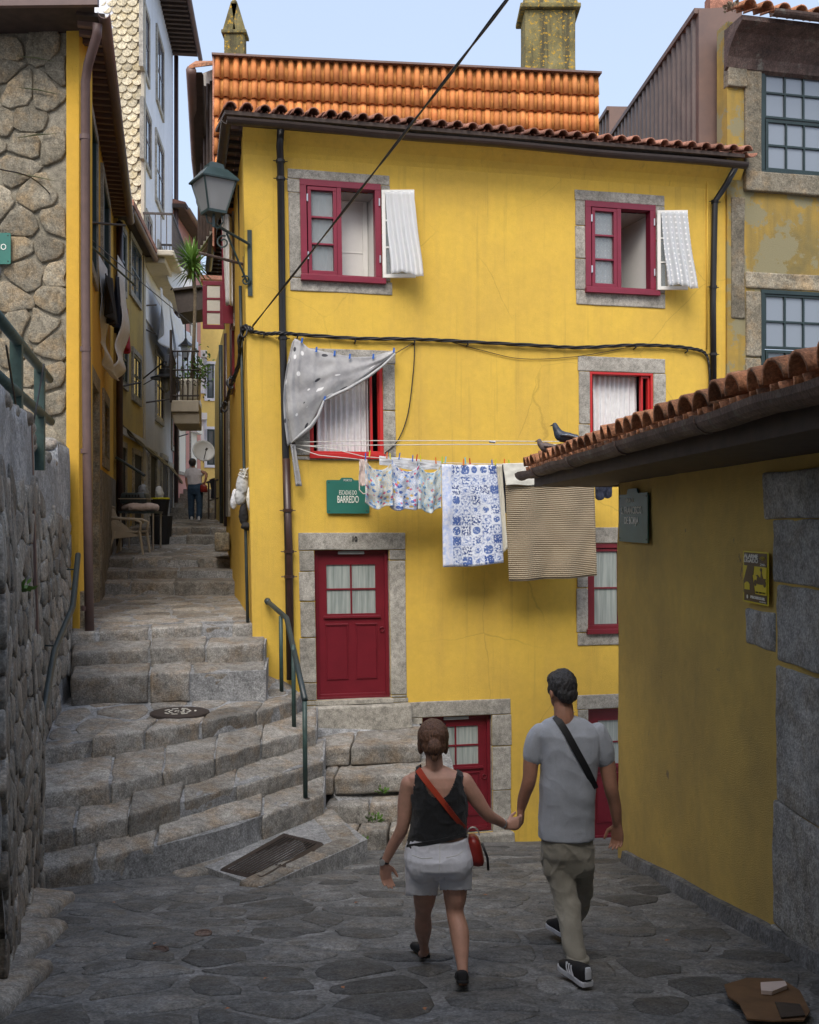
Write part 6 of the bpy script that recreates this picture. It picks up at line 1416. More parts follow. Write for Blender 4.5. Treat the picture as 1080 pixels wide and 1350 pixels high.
cable([(158, 558, 21.9), (180, 580, 23.5), (205, 600, 27), (230, 622, 31), (242, 640, 34)], .035, 'low_cable', 'sagging black cable bundle above the ground floor doors in the alley', strands=2)

# ================= washing =================
DL = .56
lines = empty('clothes_line', HF.P(2.5, DL, .9), 'pale washing line strung along the yellow wall, carrying the laundry', 'clothes line')
def hp(px, py, d=DL): u_, z_ = HF.at(px, py, d); return HF.P(u_, d, z_)
for pts in ([(388, 583, .1), (480, 581, .5), (600, 581, .6), (735, 582, .6), (830, 583, .6)], [(388, 588, .1), (480, 587, .5), (600, 586, .6), (735, 586, .6), (830, 587, .6)], [(388, 586, .1), (440, 592, .4), (480, 602, DL), (580, 610, DL), (665, 612, DL), (790, 610, DL), (900, 602, DL)], [(390, 590, .1), (420, 600, .4), (478, 606, DL-.05)]):
    P = [hp(*p) for p in pts]; b = MB(); b.tube(P, .006, 6); b.build('rope', 'rope', lines, smooth=True)
b = MB(); b.tube([hp(645, 582, .6), hp(653, 583, .6)], .018, 6); b.build('rope_pulley', 'silver', lines)
b = MB(); b.tube([HF.P(HF.at(385, 584)[0], 0, HF.at(385, 584)[1]), hp(388, 585, .12)], .018, 6); b.build('hook', 'iron', lines)
def hung(name, mat, tl, tr, br, bl, label, cat, folds=3, amp=.03, d=DL, scoop=0, grp=None, seed=0, sagt=.0, botw=.01, fcol=6.28, narrow=0):
    A, B_, C, D = [HF.at(*p, d) for p in (tl, tr, br, bl)]
    def fn(s, t):
        T = 1-t; u0 = A[0]+(B_[0]-A[0])*s; z0 = A[1]+(B_[1]-A[1])*s; u1 = D[0]+(C[0]-D[0])*s; z1 = D[1]+(C[1]-D[1])*s
        z0 -= sagt*math.sin(math.pi*s)+scoop*(max(0, math.sin(math.pi*s))**.7 if 0 < s < 1 else 0); z1 += botw*math.sin(s*9+seed)-botw*2*math.sin(math.pi*s)
        u = u0+(u1-u0)*T+narrow*math.sin(math.pi*T)*(.5-s); z = z0+(z1-z0)*T
        dd = d+amp*math.sin(s*folds*fcol+seed+T*1.2)*(.25+.75*T)+amp*.7*noise.noise(Vector((s*4, T*3, seed)))+amp*.5*noise.noise(Vector((s*9, T*5, seed+4)))
        return HF.P(u, dd, z)
    o = cloth(name, mat, None, fn, 34, 34, .004); return tag(o, label, cat, grp)
hung('printed_garment', 'print_beige_blue', (481, 604), (516, 609), (518, 667), (481, 665), 'floral garment hung just right of the pale pink top', 'garment', 2, .05, scoop=.13, seed=1, botw=.02, grp='printed garments on the line')
hung('printed_garment', 'print_white_red', (517, 606), (553, 611), (553, 669), (515, 669), 'white garment with red and blue flowers, middle of the three printed ones', 'garment', 2, .05, scoop=.13, seed=3, d=DL+.02, botw=.02, grp='printed garments on the line')
hung('printed_garment', 'print_sky', (551, 609), (582, 612), (581, 671), (550, 671), 'pale blue and beige printed garment hung against the tile print cloth', 'garment', 2, .05, scoop=.13, seed=6, d=DL-.02, botw=.02, grp='printed garments on the line')
hung('white_cloth_band', 'sheet', (500, 601), (582, 608), (582, 620), (500, 613), 'narrow white cloth hung behind the printed garments', 'cloth', 5, .01, d=DL-.07)
hung('pale_blouse', 'pinkcloth', (474, 605), (484, 606), (486, 640), (473, 637), 'pale pink top at the left end of the washing line', 'garment', 1, .03, seed=2)
b = MB(); P = [hp(474, 636), hp(474, 646), hp(479, 651), hp(486, 650)]; b.tube(P, .008, 5); tag(b.build('pink_strap', 'pinkcloth'), 'loop strap dangling from the pale pink top', 'strap')
hung('tile_print_cloth', 'bluetile', (582, 612), (655, 613), (665, 742), (583, 748), 'large white tablecloth printed with blue tiles on the washing line', 'tablecloth', 1.3, .045, seed=.5, botw=.006)
hung('cream_towel', 'creamcloth', (652, 612), (662, 612), (669, 724), (660, 728), 'narrow cream towel showing behind the blue tile print cloth', 'towel', 1, .02, d=DL-.06)
hung('dark_cloth', 'navy', (660, 612), (676, 614), (676, 676), (664, 676), 'dark cloth hung between the tile print cloth and the ribbed towel', 'cloth', 1, .02, d=DL-.10)
hung('ribbed_towel', 'striped', (666, 624), (784, 634), (787, 759), (672, 766), 'large beige ribbed towel hanging on the washing line', 'towel', 2.2, .035, seed=4, botw=.006)
hung('white_towel', 'creamcloth', (663, 611), (732, 609), (735, 634), (667, 640), 'white towel folded over the top of the ribbed towel', 'towel', 1, .012, d=DL+.05)
hung('navy_garment', 'navy', (784, 632), (808, 630), (806, 653), (786, 656), 'navy blue garment at the right end of the line by the shed corner', 'garment', 1.5, .03, seed=3, botw=.02)
pegc = {'blue': (.03, .13, .5), 'yellow': (.6, .55, .03), 'orange': (.7, .16, .02), 'red': (.5, .02, .02), 'cyan': (.15, .5, .62), 'green': (.35, .55, .05)}
for k, v in pegc.items(): MAT['peg_'+k] = simple('peg_'+k, v, .4, .03, 4, 0)
for px, py, c, on in ((482, 601, 'blue', 'pale pink top'), (487, 598, 'yellow', 'left shoulder of the first printed garment'), (510, 600, 'orange', 'right shoulder of the first printed garment'), (515, 601, 'yellow', 'joint of the first and second printed garments'), (526, 601, 'blue', 'white band behind the second printed garment'), (544, 604, 'blue', 'right shoulder of the second printed garment'), (549, 603, 'red', 'gap between second and third printed garments'), (555, 604, 'yellow', 'left shoulder of the third printed garment'), (575, 607, 'orange', 'right shoulder of the third printed garment'), (583, 606, 'green', 'left corner of the tile print cloth'), (587, 606, 'cyan', 'tile print cloth near its left corner'), (611, 609, 'orange', 'tile print cloth left of its middle'), (614, 607, 'cyan', 'tile print cloth at its middle'), (620, 608, 'red', 'tile print cloth right of its middle'), (649, 610, 'blue', 'right corner of the tile print cloth'), (653, 609, 'yellow', 'cream towel'), (665, 609, 'orange', 'white towel left corner'), (672, 610, 'green', 'white towel near its left corner'), (698, 609, 'orange', 'white towel at its middle')):
    p = hp(px, py); rr = random.Random(px); dx = rr.uniform(-.015, .015); b = MB(); b.box8([p+V(-.008, -.012, -.045), p+V(.008, -.012, -.045), p+V(.008, .012, -.045), p+V(-.008, .012, -.045), p+V(-.007+dx, -.016, .04), p+V(.007+dx, -.016, .04), p+V(.007+dx, .016, .04), p+V(-.007+dx, .016, .04)])
    tag(b.build('clothes_peg', 'peg_'+c), c+' clothes peg holding the '+on, 'clothes peg', 'pegs on the washing line')
# spotted cloth draped over the window
top = [(385, 452), (389, 446), (397, 450), (407, 459), (425, 463), (445, 467), (467, 471), (490, 470), (508, 465), (522, 461)]
bot = [(379, 588), (383, 586), (390, 580), (402, 570), (413, 555), (424, 531), (445, 521), (470, 508), (497, 488), (519, 468)]
def curve(L_, s): x = s*(len(L_)-1); i = min(int(x), len(L_)-2); t = x-i; return (L_[i][0]+(L_[i+1][0]-L_[i][0])*t, L_[i][1]+(L_[i+1][1]-L_[i][1])*t)
def fn(s, t):
    a, c = curve(top, s), curve(bot, s); px = c[0]+(a[0]-c[0])*t; py = c[1]+(a[1]-c[1])*t; mid = math.sin(math.pi*t); px += (-8*mid*(1-s) if s < .5 else 0)
    d = .14+.035*math.sin(s*34+3*t)*(.35+.65*(1-t))*(1.2-s)+.03*(1-abs(math.sin(s*19+2.2*t)))**2*(1.3-s)+.06*mid+.03*noise.noise(Vector((s*6, t*5, 1))); u_, z_ = HF.at(px, py, d); return HF.P(u_, d, z_)
dc = tag(cloth('draped_curtain', 'polka', None, fn, 70, 36, .004), 'grey spotted cloth draped across the middle left window', 'curtain')
b = MB(); P = [(521, 466), (505, 482), (485, 497), (460, 512), (440, 521), (428, 528)]; b.tube([hp(x, y, .20) for x, y in P], [.02, .028, .035, .038, .035, .02], 10, flat=.6); b.build('rolled_hem', 'greycloth', dc, smooth=True)
b = MB(); P = [(427, 528), (420, 548), (410, 562), (397, 573), (384, 584)]; b.tube([hp(x, y, .2) for x, y in P], [.02, .045, .05, .045, .02], 10, flat=.5); b.build('rolled_hem', 'greycloth', dc, smooth=True)
def fn(s, t): 
    a = (383+s*6, 586); c = (390+s*8, 641); px = c[0]+(a[0]-c[0])*t; py = c[1]+(a[1]-c[1])*t; u_, z_ = HF.at(px, py, .15); return HF.P(u_, .15+.02*math.sin(s*9), z_)
cloth('tail', 'polka', dc, fn, 8, 12, .006)
for px, py in ((398, 449), (417, 461), (441, 466), (461, 470), (492, 470), (519, 462), (428, 526)):
    p = hp(px, py, .19); b = MB(); b.box8([p+V(-.012, -.012, -.03), p+V(.012, -.012, -.03), p+V(.012, .012, -.03), p+V(-.012, .012, -.03), p+V(-.004, -.014, .035), p+V(.018, -.014, .035), p+V(.018, .014, .035), p+V(-.004, .014, .035)]); b.build('peg', 'peg_blue', dc)

# things hanging on the alley side of the corner
def lump(name, mat, ells, label, cat, vox=.012, par=None):
    b = MB()
    for (px, py, Y, rx, rz, ry) in ells:
        c = wp(px, py, Y); s_ = Y/F; n = 10
        b.lathe(c, [(max(.002, math.sin(math.pi*i/n))*rx*s_, -math.cos(math.pi*i/n)*rz*s_) for i in range(n+1)], 14)
    o = remesh(b, name, mat, par, vox, 3, .012, 14)
    return tag(o, label, cat) if label else o
lump('peg_bag', 'greycloth', [(320, 640, 14.0, 9, 16, 6), (317, 655, 14.0, 8, 12, 6), (323, 628, 14.0, 6, 8, 4)], 'pale bag hanging by the conduit on the alley side wall', 'bag')
lump('cloth_bundle', 'sheet', [(310, 657, 14.4, 5, 13, 6), (308, 662, 14.4, 5, 10, 6)], 'small pale blue cloths hanging left of the peg bag', 'cloth')
lump('white_slipper', 'creamcloth', [(330, 657, 13.9, 5, 17, 6)], 'off-white slipper hanging right of the peg bag', 'slipper')
lump('dark_boot', 'shoe_black', [(321, 678, 14.0, 6, 16, 6), (325, 694, 14.0, 8, 5, 6)], 'dark boot hanging under the peg bag on the side wall', 'boot')
rr = random.Random(3); b = MB()
for i in range(9): c = wp(321, 625, 13.95); b.tube([c+V(rr.uniform(-.07, .07), rr.uniform(-.05, .05), rr.uniform(-.06, .08)) for _ in range(4)], .007, 5)
tag(b.build('string_tangle', 'rope'), 'tangle of pale string at the top of the peg bag', 'string')
b = block([wp(283, 727, 18.6), wp(303, 727, 18.6), wp(303, 727, 19.3), wp(283, 727, 19.3), wp(283, 702, 18.6), wp(303, 702, 18.6), wp(303, 702, 19.3), wp(283, 702, 19.3)], n=(4, 4, 4), r=.04, amp=.015); tag(b.build('stone_block', 'granite_wall', smooth=True), 'pale squared stone block at the right end of the upper steps', 'stone block')

# washing on the left side of the alley
def lfc(px, py, d): u_, z_ = LF.at(px, py, d); return LF.P(u_, d, z_)
def fn(s, t):   # a long pale sheet looped in a U
    a = math.pi*(s); px = 149.5-14*math.cos(a); py = 345+150*math.sin(a)**.55; Y = 17.2+2.2*s
    p = wp(px, py, Y); return p+V(.05*math.sin(s*30), (t-.5)*.5+.0, -.12*(t-.5))
tag(cloth('looped_sheet', 'lace', None, fn, 60, 6, .01), 'pale sheet looped in a long U under the eaves of the left house', 'sheet')
def quadcloth(name, mat, c4, Ys, label, cat, amp=.06, folds=3, grp=None, nu=16, nv=20):
    A, B_, C, D = [wp(p[0], p[1], y) for p, y in zip(c4, Ys)]
    def fn(s, t): T = 1-t; p = A.lerp(B_, s).lerp(D.lerp(C, s), T); return p+V(amp*math.sin(s*folds*6.28+T*2)*(.3+T), amp*math.cos(s*folds*5+1)*.6, -amp*1.5*math.sin(math.pi*s)*T)
    return tag(cloth(name, mat, None, fn, nu, nv, .006), label, cat, grp)
quadcloth('black_garment', 'shoe_black', ((138, 360), (149, 368), (150, 427), (143, 412)), (16.8, 18.2, 18.2, 16.8), 'black garment hanging inside the looped pale sheet', 'garment')
quadcloth('navy_trousers', 'navy', ((152, 362), (160, 368), (160, 440), (152, 425)), (18.6, 19.6, 19.6, 18.6), 'navy garment hanging right of the black one on the left house', 'garment')
quadcloth('red_garment', 'redcloth', ((163, 403), (168, 408), (168, 465), (164, 452)), (19.8, 20.6, 20.6, 19.8), 'crimson garment hanging nearest the olive house', 'garment')
quadcloth('white_sheet', 'sheet', ((211, 378), (225, 405), (234, 470), (210, 440)), (26.0, 28.2, 28.4, 26.2), 'white sheet hanging highest and nearest on the pale tall house', 'sheet', .1, 2)
quadcloth('white_sheet', 'sheet', ((222, 395), (246, 440), (243, 530), (226, 470)), (27.6, 30.5, 30.5, 27.8), 'large white sheet hanging in the middle of the alley laundry', 'sheet', .12, 2)
quadcloth('white_sheet', 'sheet', ((238, 428), (262, 452), (258, 540), (240, 545)), (29.6, 32.5, 32.5, 29.8), 'white sheet hanging lowest, nearest the hanging lantern', 'sheet', .12, 3)
for (p, q, wh) in (((190, 531, 25.4), (225, 526, 26), 'iron washing line bracket below the bell-shaped street lamp'), ((186, 403, 25.4), (206, 402, 26), 'upper iron bracket at the corner of the olive house'), ((157, 510, 21.8), (186, 504, 22.6), 'iron bracket in front of the lower window of the olive house'), ((186, 432, 25.3), (205, 440, 26), 'iron bracket just below the upper one at the olive house corner'), ((231, 577, 32), (248, 572, 32.5), 'iron bracket on the pink house, farthest up the alley'), ((115, 293, 15.6), (165, 297, 17.2), 'long green iron bracket under the eaves of the rubble gable house')):
    b = MB(); b.tube([wp(*p), wp(*q)], .02, 5); tag(b.build('line_bracket', 'iron'), wh, 'bracket', 'washing line brackets in the alley')

# ================= chair, table, carrier, buckets =================
def gzs(Y): return -.67+(Y-19.4)*.0727
CX0, CY0 = -5.72, 19.75; g = gzs(CY0)+.02
ch = empty('plastic_chair', (CX0+.3, CY0+.3, g), 'beige plastic garden armchair standing against the left wall of the alley', 'chair')
b = MB(); b.box8([(CX0+.12, CY0, g+.40), (CX0+.60, CY0, g+.42), (CX0+.60, CY0+.5, g+.42), (CX0+.12, CY0+.5, g+.40), (CX0+.12, CY0, g+.44), (CX0+.62, CY0, g+.46), (CX0+.62, CY0+.5, g+.46), (CX0+.12, CY0+.5, g+.44)]); b.build('seat', 'plastic_beige', ch, bevel=.015)
for k in range(5):
    y0 = CY0+.02+k*.098; b = MB(); b.tube([(CX0+.14, y0+.03, g+.42), (CX0+.07, y0+.03, g+.62), (CX0-.04, y0+.03, g+.90)], .03, 6, flat=.3); b.build('back_slat', 'plastic_beige', ch)
b = MB(); b.tube([(CX0+.0-.04, CY0+.0, g+.90), (CX0-.06, CY0+.25, g+.93), (CX0-.04, CY0+.5, g+.90)], .03, 8); b.build('top_rail', 'plastic_beige', ch, smooth=True)
for y in (CY0-.02, CY0+.52):
    b = MB(); b.tube([(CX0+.02, y, g+.70), (CX0+.25, y, g+.685), (CX0+.5, y, g+.67), (CX0+.62, y, g+.62), (CX0+.60, y, g+.44)], .026, 8); b.build('armrest', 'plastic_beige', ch, smooth=True)
    b = MB(); b.tube([(CX0+.59, y, g+.46), (CX0+.66, y, g)], [.03, .02], 8); b.build('leg', 'plastic_beige', ch)
    b = MB(); b.tube([(CX0+.13, y, g+.9), (CX0+.10, y, g+.46), (CX0+.04, y, g)] if False else [(CX0+.12, y, g+.45), (CX0+.0, y, g)], [.03, .02], 8); b.build('leg', 'plastic_beige', ch)
    b = MB(); b.box8([(CX0+.08, y-.01, g+.30), (CX0+.6, y-.01, g+.36), (CX0+.6, y+.01, g+.36), (CX0+.08, y+.01, g+.30), (CX0+.04, y-.01, g+.66), (CX0+.3, y-.01, g+.46), (CX0+.3, y+.01, g+.46), (CX0+.04, y+.01, g+.66)]); b.build('side_panel', 'plastic_beige', ch)
TX, TY = -5.75, 20.5; g = gzs(TY)+.02; tbl = empty('small_table', (TX+.4, TY+.3, g), 'small dark table behind the plastic chair, loaded with bags', 'table')
b = MB(); b.box(TX, TX+.72, TY, TY+.7, g+.74, g+.78); b.build('tabletop', 'rail', tbl)
for x in (TX+.04, TX+.68):
    for y in (TY+.04, TY+.66): b = MB(); b.tube([(x, y, g), (x, y, g+.74)], .018, 6); b.build('leg', 'silver', tbl)
cc = empty('pet_carrier', (TX+.3, TY+.2, g+.9), 'grey plastic pet carrier lying on the bags on the small table', 'pet carrier')
b = block([(TX+.0, TY+.05, g+.93), (TX+.55, TY+.05, g+.93), (TX+.55, TY+.5, g+.93), (TX+.0, TY+.5, g+.93), (TX+.03, TY+.08, g+1.15), (TX+.50, TY+.08, g+1.15), (TX+.50, TY+.46, g+1.15), (TX+.03, TY+.46, g+1.15)], n=(5, 5, 4), r=.05, amp=.003); b.build('shell', 'rail', cc, smooth=True)
b = MB(); b.box(TX-.01, TX+.56, TY+.04, TY+.51, g+1.02, g+1.035); b.build('seam', 'plastic_beige', cc)
for k in range(5): b = MB(); b.box(TX+.14+k*.06, TX+.17+k*.06, TY+.035, TY+.05, g+1.06, g+1.11); b.build('vent_slot', 'dark', cc)
def sack(name, mat, x, y, z, rx, ry, rz, label, seed):
    b = MB(); n = 10; vs = [(max(.004, math.sin(math.pi*i/n))**.7, -math.cos(math.pi*i/n)) for i in range(n+1)]; b.lathe((0, 0, 0), vs, 14); b.v = [Vector((v.x*rx+x, v.y*ry+y, v.z*rz+z)) for v in b.v]
    return tag(remesh(b, name, mat, None, .02, 1, .03, 9, seed=seed), label, 'bag')
sack('plastic_bag', 'pinkcloth', TX+.38, TY+.25, g+.86, .38, .28, .10, 'crumpled printed plastic bag under the pet carrier', 1)
sack('plastic_bag', 'bagplastic', -5.72, 22.3, gzs(22.3)+.95, .14, .15, .32, 'grey plastic bag standing behind the table by the wall', 4)
sack('plastic_bag', 'sheet', -5.42, 22.5, gzs(22)+1.1, .09, .1, .16, 'small blue-white plastic bag beside the black bucket', 5)
b = MB(); x, y = -5.28, 22.1; z = gzs(22.1); b.lathe((x, y, z+.0), [(.2, 0), (.24, .6), (.2, .6)], 16); tag(b.build('black_bin', 'shoe_black'), 'black plastic bin behind the small table', 'bin')
b = MB(); b.lathe((x-.02, y, z+.605), [(.15, 0), (.2, .36), (.17, .36)], 16); bk_ = b.build('black_bucket', 'shoe_black'); tag(bk_, 'black bucket with a yellow rim stacked on the black bin', 'bucket'); b = MB(); b.lathe((x-.02, y, z+.955), [(.205, 0), (.205, .035), (.17, .035)], 16); b.build('rim', 'peg_yellow', bk_)
b = MB(); b.tube([wp(153, 603, 21.4), wp(191, 627, 21.2)], .03, 6); tag(b.build('leaning_rail', 'rail'), 'slanting dark metal rail over the olive house doorway', 'rail')
# railing where the alley climbs on
rl = empty('alley_railing', wp(281, 660, 27), 'dark railing beside the alley steps with a cloth thrown over it', 'railing')
for px in (275, 284): b = MB(); b.tube([wp(px, 684, 27), wp(px, 634, 27)], .025, 5); b.build('post', 'iron', rl)
b = MB(); b.tube([wp(273, 636, 27), wp(290, 632, 28)], .03, 5); b.tube([wp(275, 660, 27), wp(290, 656, 28)], .02, 5); b.build('rail', 'iron', rl)
quadcloth('dark_cloth', 'navy', ((276, 632), (283, 630), (283, 656), (278, 654)), (26.9, 27.2, 27.2, 26.9), 'dark cloth thrown over the alley railing beside the woman', 'cloth', .03, 1)
# unseen houses added around the viewpoint to shade the foreground
bb = empty('added_shade_house', (0, -6, 0), 'plain rendered house added unseen behind the viewpoint to block light', 'house')
b = MB(); b.box(-9, 9, -12, -2.6, -3, 10.5); b.build('wall', 'cream', bb)
b = MB(); b.box(-9.3, 9.3, -12.3, -2.2, 10.5, 10.7); b.build('roof', 'terracotta_eave', bb)
for x in (-6, -2, 2, 6): 
    for z in (-.5, 3, 6.5): b = MB(); b.box(x-.5, x+.5, -2.6, -2.55, z, z+1.6); b.build('window', 'darkglass', bb)

for (x0, x1, y0, y1, z1, lab) in ((-9, -3.0, -2.6, 5.2, 4.2, 'rendered house added unseen beside the viewpoint to block sky light'),):  # unseen volume added on the left to cut sky light on the paving
    e = empty('added_side_blocker', ((x0+x1)/2, (y0+y1)/2, -2), lab, 'house'); b = MB(); b.box(x0, x1, y0, y1, -4, z1); b.build('wall', 'cream', e); b = MB(); b.box(x0-.3, x1+.3, y0, y1+.3, z1, z1+.2); b.build('roof', 'terracotta_eave', e)
    xf = x1 if x0 < 0 else x0
    for y in (-.8, 1.2): b = MB(); b.box(xf-.03, xf+.03, y-.45, y+.45, 1.5, 3.0); b.build('window', 'darkglass', e)

rr = random.Random(12); b = MB()
for (px, py) in ((204, 1244), (314, 1228), (150, 1190), (470, 1190), (452, 1302), (560, 1330), (300, 1330), (880, 1240), (906, 1170), (640, 1180), (350, 1290)):
    c = ong(px, py, .03); a = rr.random()*3; r_ = rr.uniform(.01, .025); b.add([c+V(math.cos(a)*r_, math.sin(a)*r_, 0), c+V(-math.sin(a)*r_*.6, math.cos(a)*r_*.6, .004), c+V(-math.cos(a)*r_, -math.sin(a)*r_, .002), c+V(math.sin(a)*r_*.6, -math.cos(a)*r_*.6, .006)], [(0, 1, 2, 3)])
tag(b.build('litter', 'terracotta_old'), 'scattered dry leaves and scraps on the paving', 'litter', kind='stuff')
# ================= people =================
from mathutils.bvhtree import BVHTree
def ell(b, c, rx, ry, rz, n=10, seg=16, rot=None):
    vs = []; c = Vector(c)
    for i in range(1, n):
        th_ = math.pi*i/n
        for k in range(seg):
            a = 2*math.pi*k/seg; p = Vector((rx*math.sin(th_)*math.cos(a), ry*math.sin(th_)*math.sin(a), -rz*math.cos(th_))); vs.append(c+(rot @ p if rot else p))
    lo = Vector((0, 0, -rz)); hi = Vector((0, 0, rz)); vs += [c+(rot @ lo if rot else lo), c+(rot @ hi if rot else hi)]; m = n-1
    fs = [(i*seg+k, i*seg+(k+1) % seg, (i+1)*seg+(k+1) % seg, (i+1)*seg+k) for i in range(m-1) for k in range(seg)]
    fs += [(m*seg, (k+1) % seg, k) for k in range(seg)]+[(m*seg+1, (m-1)*seg+k, (m-1)*seg+(k+1) % seg) for k in range(seg)]
    b.add(vs, fs)
def limb(b, pts, rs, seg=14):
    P = [Vector(p) for p in pts]; Q, R_ = [], []
    for i in range(len(P)-1):
        for k in range(4):
            t = k/4; tt = t*t*(3-2*t); a, c, d, e = P[max(i-1, 0)], P[i], P[i+1], P[min(i+2, len(P)-1)]
            Q.append(.5*((2*c)+(d-a)*t+(2*a-5*c+4*d-e)*t*t+(3*c-a-3*d+e)*t**3)); R_.append(rs[i]+(rs[i+1]-rs[i])*tt)
    Q.append(P[-1]); R_.append(rs[-1]); b.tube(Q, R_, seg)
    for p, r in ((P[0], rs[0]), (P[-1], rs[-1])): ell(b, p, r*.98, r*.98, r*.98, 8, 12)
def loft(b, rings, seg=24, ex=2.3, right=V(1, 0, 0), fwd=V(0, 1, 0)):
    """rings: (centre, half width, half depth)"""
    vs = []
    for c, rx, ry in rings:
        for k in range(seg):
            a = 2*math.pi*k/seg; ca, sa = math.cos(a), math.sin(a)
            vs.append(Vector(c)+right*(rx*math.copysign(abs(ca)**(2/ex), ca))+fwd*(ry*math.copysign(abs(sa)**(2/ex), sa)))
    n = len(rings); b.add(vs, [(i*seg+k, i*seg+(k+1) % seg, (i+1)*seg+(k+1) % seg, (i+1)*seg+k) for i in range(n-1) for k in range(seg)]+[tuple(reversed(range(seg))), tuple(range((n-1)*seg, n*seg))])
def hand(b, w_, d, a, n, side=1, curl=(.35, .5, .4), s=1.0, spread=.10, thumb=.5):
    """w_ wrist, d along the forearm, a across the palm towards the thumb, n palm side"""
    d, a, n = d.normalized(), a.normalized(), n.normalized(); L_ = .088*s
    for i in range(6):
        t = i/5; ell(b, w_+d*(L_*t*.95), .01, .01, .01, 6, 8)
    vs = []
    loft_rings = [(w_-d*.01, .026*s, .020*s), (w_+d*L_*.25, .033*s, .019*s), (w_+d*L_*.6, .041*s, .017*s), (w_+d*L_*.98, .040*s, .014*s)]
    loft(b, loft_rings, 16, 2.4, a, n)
    for k, (ln, rd) in enumerate(((.070, .0092), (.078, .0095), (.072, .0090), (.056, .0080))):
        off = (.5-k/3)*2*.030*s; p = w_+d*L_*.92+a*off; dd = (d+a*spread*(.5-k/3)*2).normalized(); pts = [p]; r = []
        ang = 0
        for j, fr_ in enumerate((.45, .3, .25)):
            ang += curl[j]*(1+.12*k); q = dd*math.cos(ang)+n*math.sin(ang); pts.append(pts[-1]+q*ln*s*fr_)
        rr_ = [rd*s*1.05, rd*s, rd*s*.95, rd*s*.8]; b.tube(pts, rr_, 10)
        for q, r_ in zip(pts, rr_): ell(b, q, r_, r_, r_, 6, 10)
    p = w_+d*L_*.25+a*.028*s; t1 = (d*.6+a*.75+n*thumb).normalized(); t2 = (d*.85+a*.25+n*thumb).normalized(); pts = [p, p+t1*.035*s, p+t1*.035*s+t2*.030*s, p+t1*.035*s+t2*.052*s]; rr_ = [.0135*s, .0115*s, .010*s, .008*s]; b.tube(pts, rr_, 10)
    for q, r_ in zip(pts, rr_): ell(b, q, r_, r_, r_, 6, 10)
def head(b, c, s=1.0, yaw=0, nod=0):
    """c centre of the skull; the face looks along +y turned by yaw"""
    R_ = Matrix.Rotation(yaw, 3, 'Z') @ Matrix.Rotation(-nod, 3, 'X'); P = lambda x, y, z: c+R_ @ Vector((x, y, z))*s
    ell(b, P(0, -.01, .02), .076*s, .093*s, .100*s, 14, 20, R_); ell(b, P(0, .035, -.045), .056*s, .058*s, .070*s, 12, 16, R_)
    ell(b, P(0, .085, -.098), .022*s, .018*s, .016*s, 8, 10, R_)                                  # chin
    b.tube([P(0, .090, .012), P(0, .112, -.030), P(0, .094, -.038)], [.008*s, .014*s, .008*s], 8)       # nose
    ell(b, P(0, .093, -.062), .024*s, .010*s, .007*s, 6, 10, R_)                                  # lips
    for sx in (-1, 1):
        ell(b, P(sx*.077, -.002, -.015), .009*s, .020*s, .032*s, 8, 12, R_ @ Matrix.Rotation(sx*.3, 3, 'Z')); ell(b, P(sx*.030, .080, .018), .016*s, .010*s, .006*s, 6, 8, R_)
    return P, R_
def eyes(P, par, s=1.0):
    for sx in (-1, 1):
        b = MB(); ell(b, P(sx*.031, .083, .004), .011*s, .008*s, .0075*s, 8, 12); b.build('eye', 'white', par, smooth=True)
        b = MB(); ell(b, P(sx*.031, .0905, .004), .005*s, .003*s, .005*s, 6, 10); b.build('iris', 'hair_dark', par, smooth=True)
def ribbon(obj, pts, wid, name, mat, par, off=.006, thick=.004, Y0=0, tw=None, also=None):
    """a strap lying on a garment: each point is pushed on to the surface along y, from behind"""
    dg = bpy.context.evaluated_depsgraph_get(); bm = bmesh.new(); bm.from_mesh(obj.data); bv = BVHTree.FromBMesh(bm); P = []; bv2 = None
    if also: bm2 = bmesh.new(); bm2.from_mesh(also.data); bv2 = BVHTree.FromBMesh(bm2); bm2.free()
    N = 22
    for i in range(N+1):
        x = i/N*(len(pts)-1); k = min(int(x), len(pts)-2); t = x-k; px = pts[k][0]+(pts[k+1][0]-pts[k][0])*t; py = pts[k][1]+(pts[k+1][1]-pts[k][1])*t
        dr = Vector(((px-CX)/F, 1, (HY-py)/F)).normalized(); h = bv.ray_cast(Vector((0, 0, 0)), dr)
        if bv2:
            h2_ = bv2.ray_cast(Vector((0, 0, 0)), dr)
            if h2_[0] is not None and (h[0] is None or h2_[0].length < h[0].length): h = h2_
        P.append((h[0]-dr*off, h[1]) if h[0] is not None else None)
    bm.free(); last = next(p for p in P if p); 
    for i, p in enumerate(P):
        if p is None: P[i] = last
        else: last = p
    for _ in range(4): P = [P[0]]+[((P[i-1][0]+P[i][0]*2+P[i+1][0])/4, P[i][1]) for i in range(1, len(P)-1)]+[P[-1]]
    b = MB(); n = len(P)
    for i, (p, nn_) in enumerate(P):
        t = (P[min(i+1, n-1)][0]-P[max(i-1, 0)][0]).normalized(); v = Vector((0, -1, 0)); s_ = t.cross(v).normalized(); w_ = wid*(tw(i/(n-1)) if tw else 1)
        for a, c in ((-1, 0), (1, 0), (1, 1), (-1, 1)): b.v.append(p+s_*a*w_/2+v*thick*c)
    for i in range(n-1):
        for k in range(4): b.f.append((i*4+k, i*4+(k+1) % 4, (i+1)*4+(k+1) % 4, (i+1)*4+k))
    b.f += [(3, 2, 1, 0), tuple(range(4*n-4, 4*n))]; return b.build(name, mat, par)
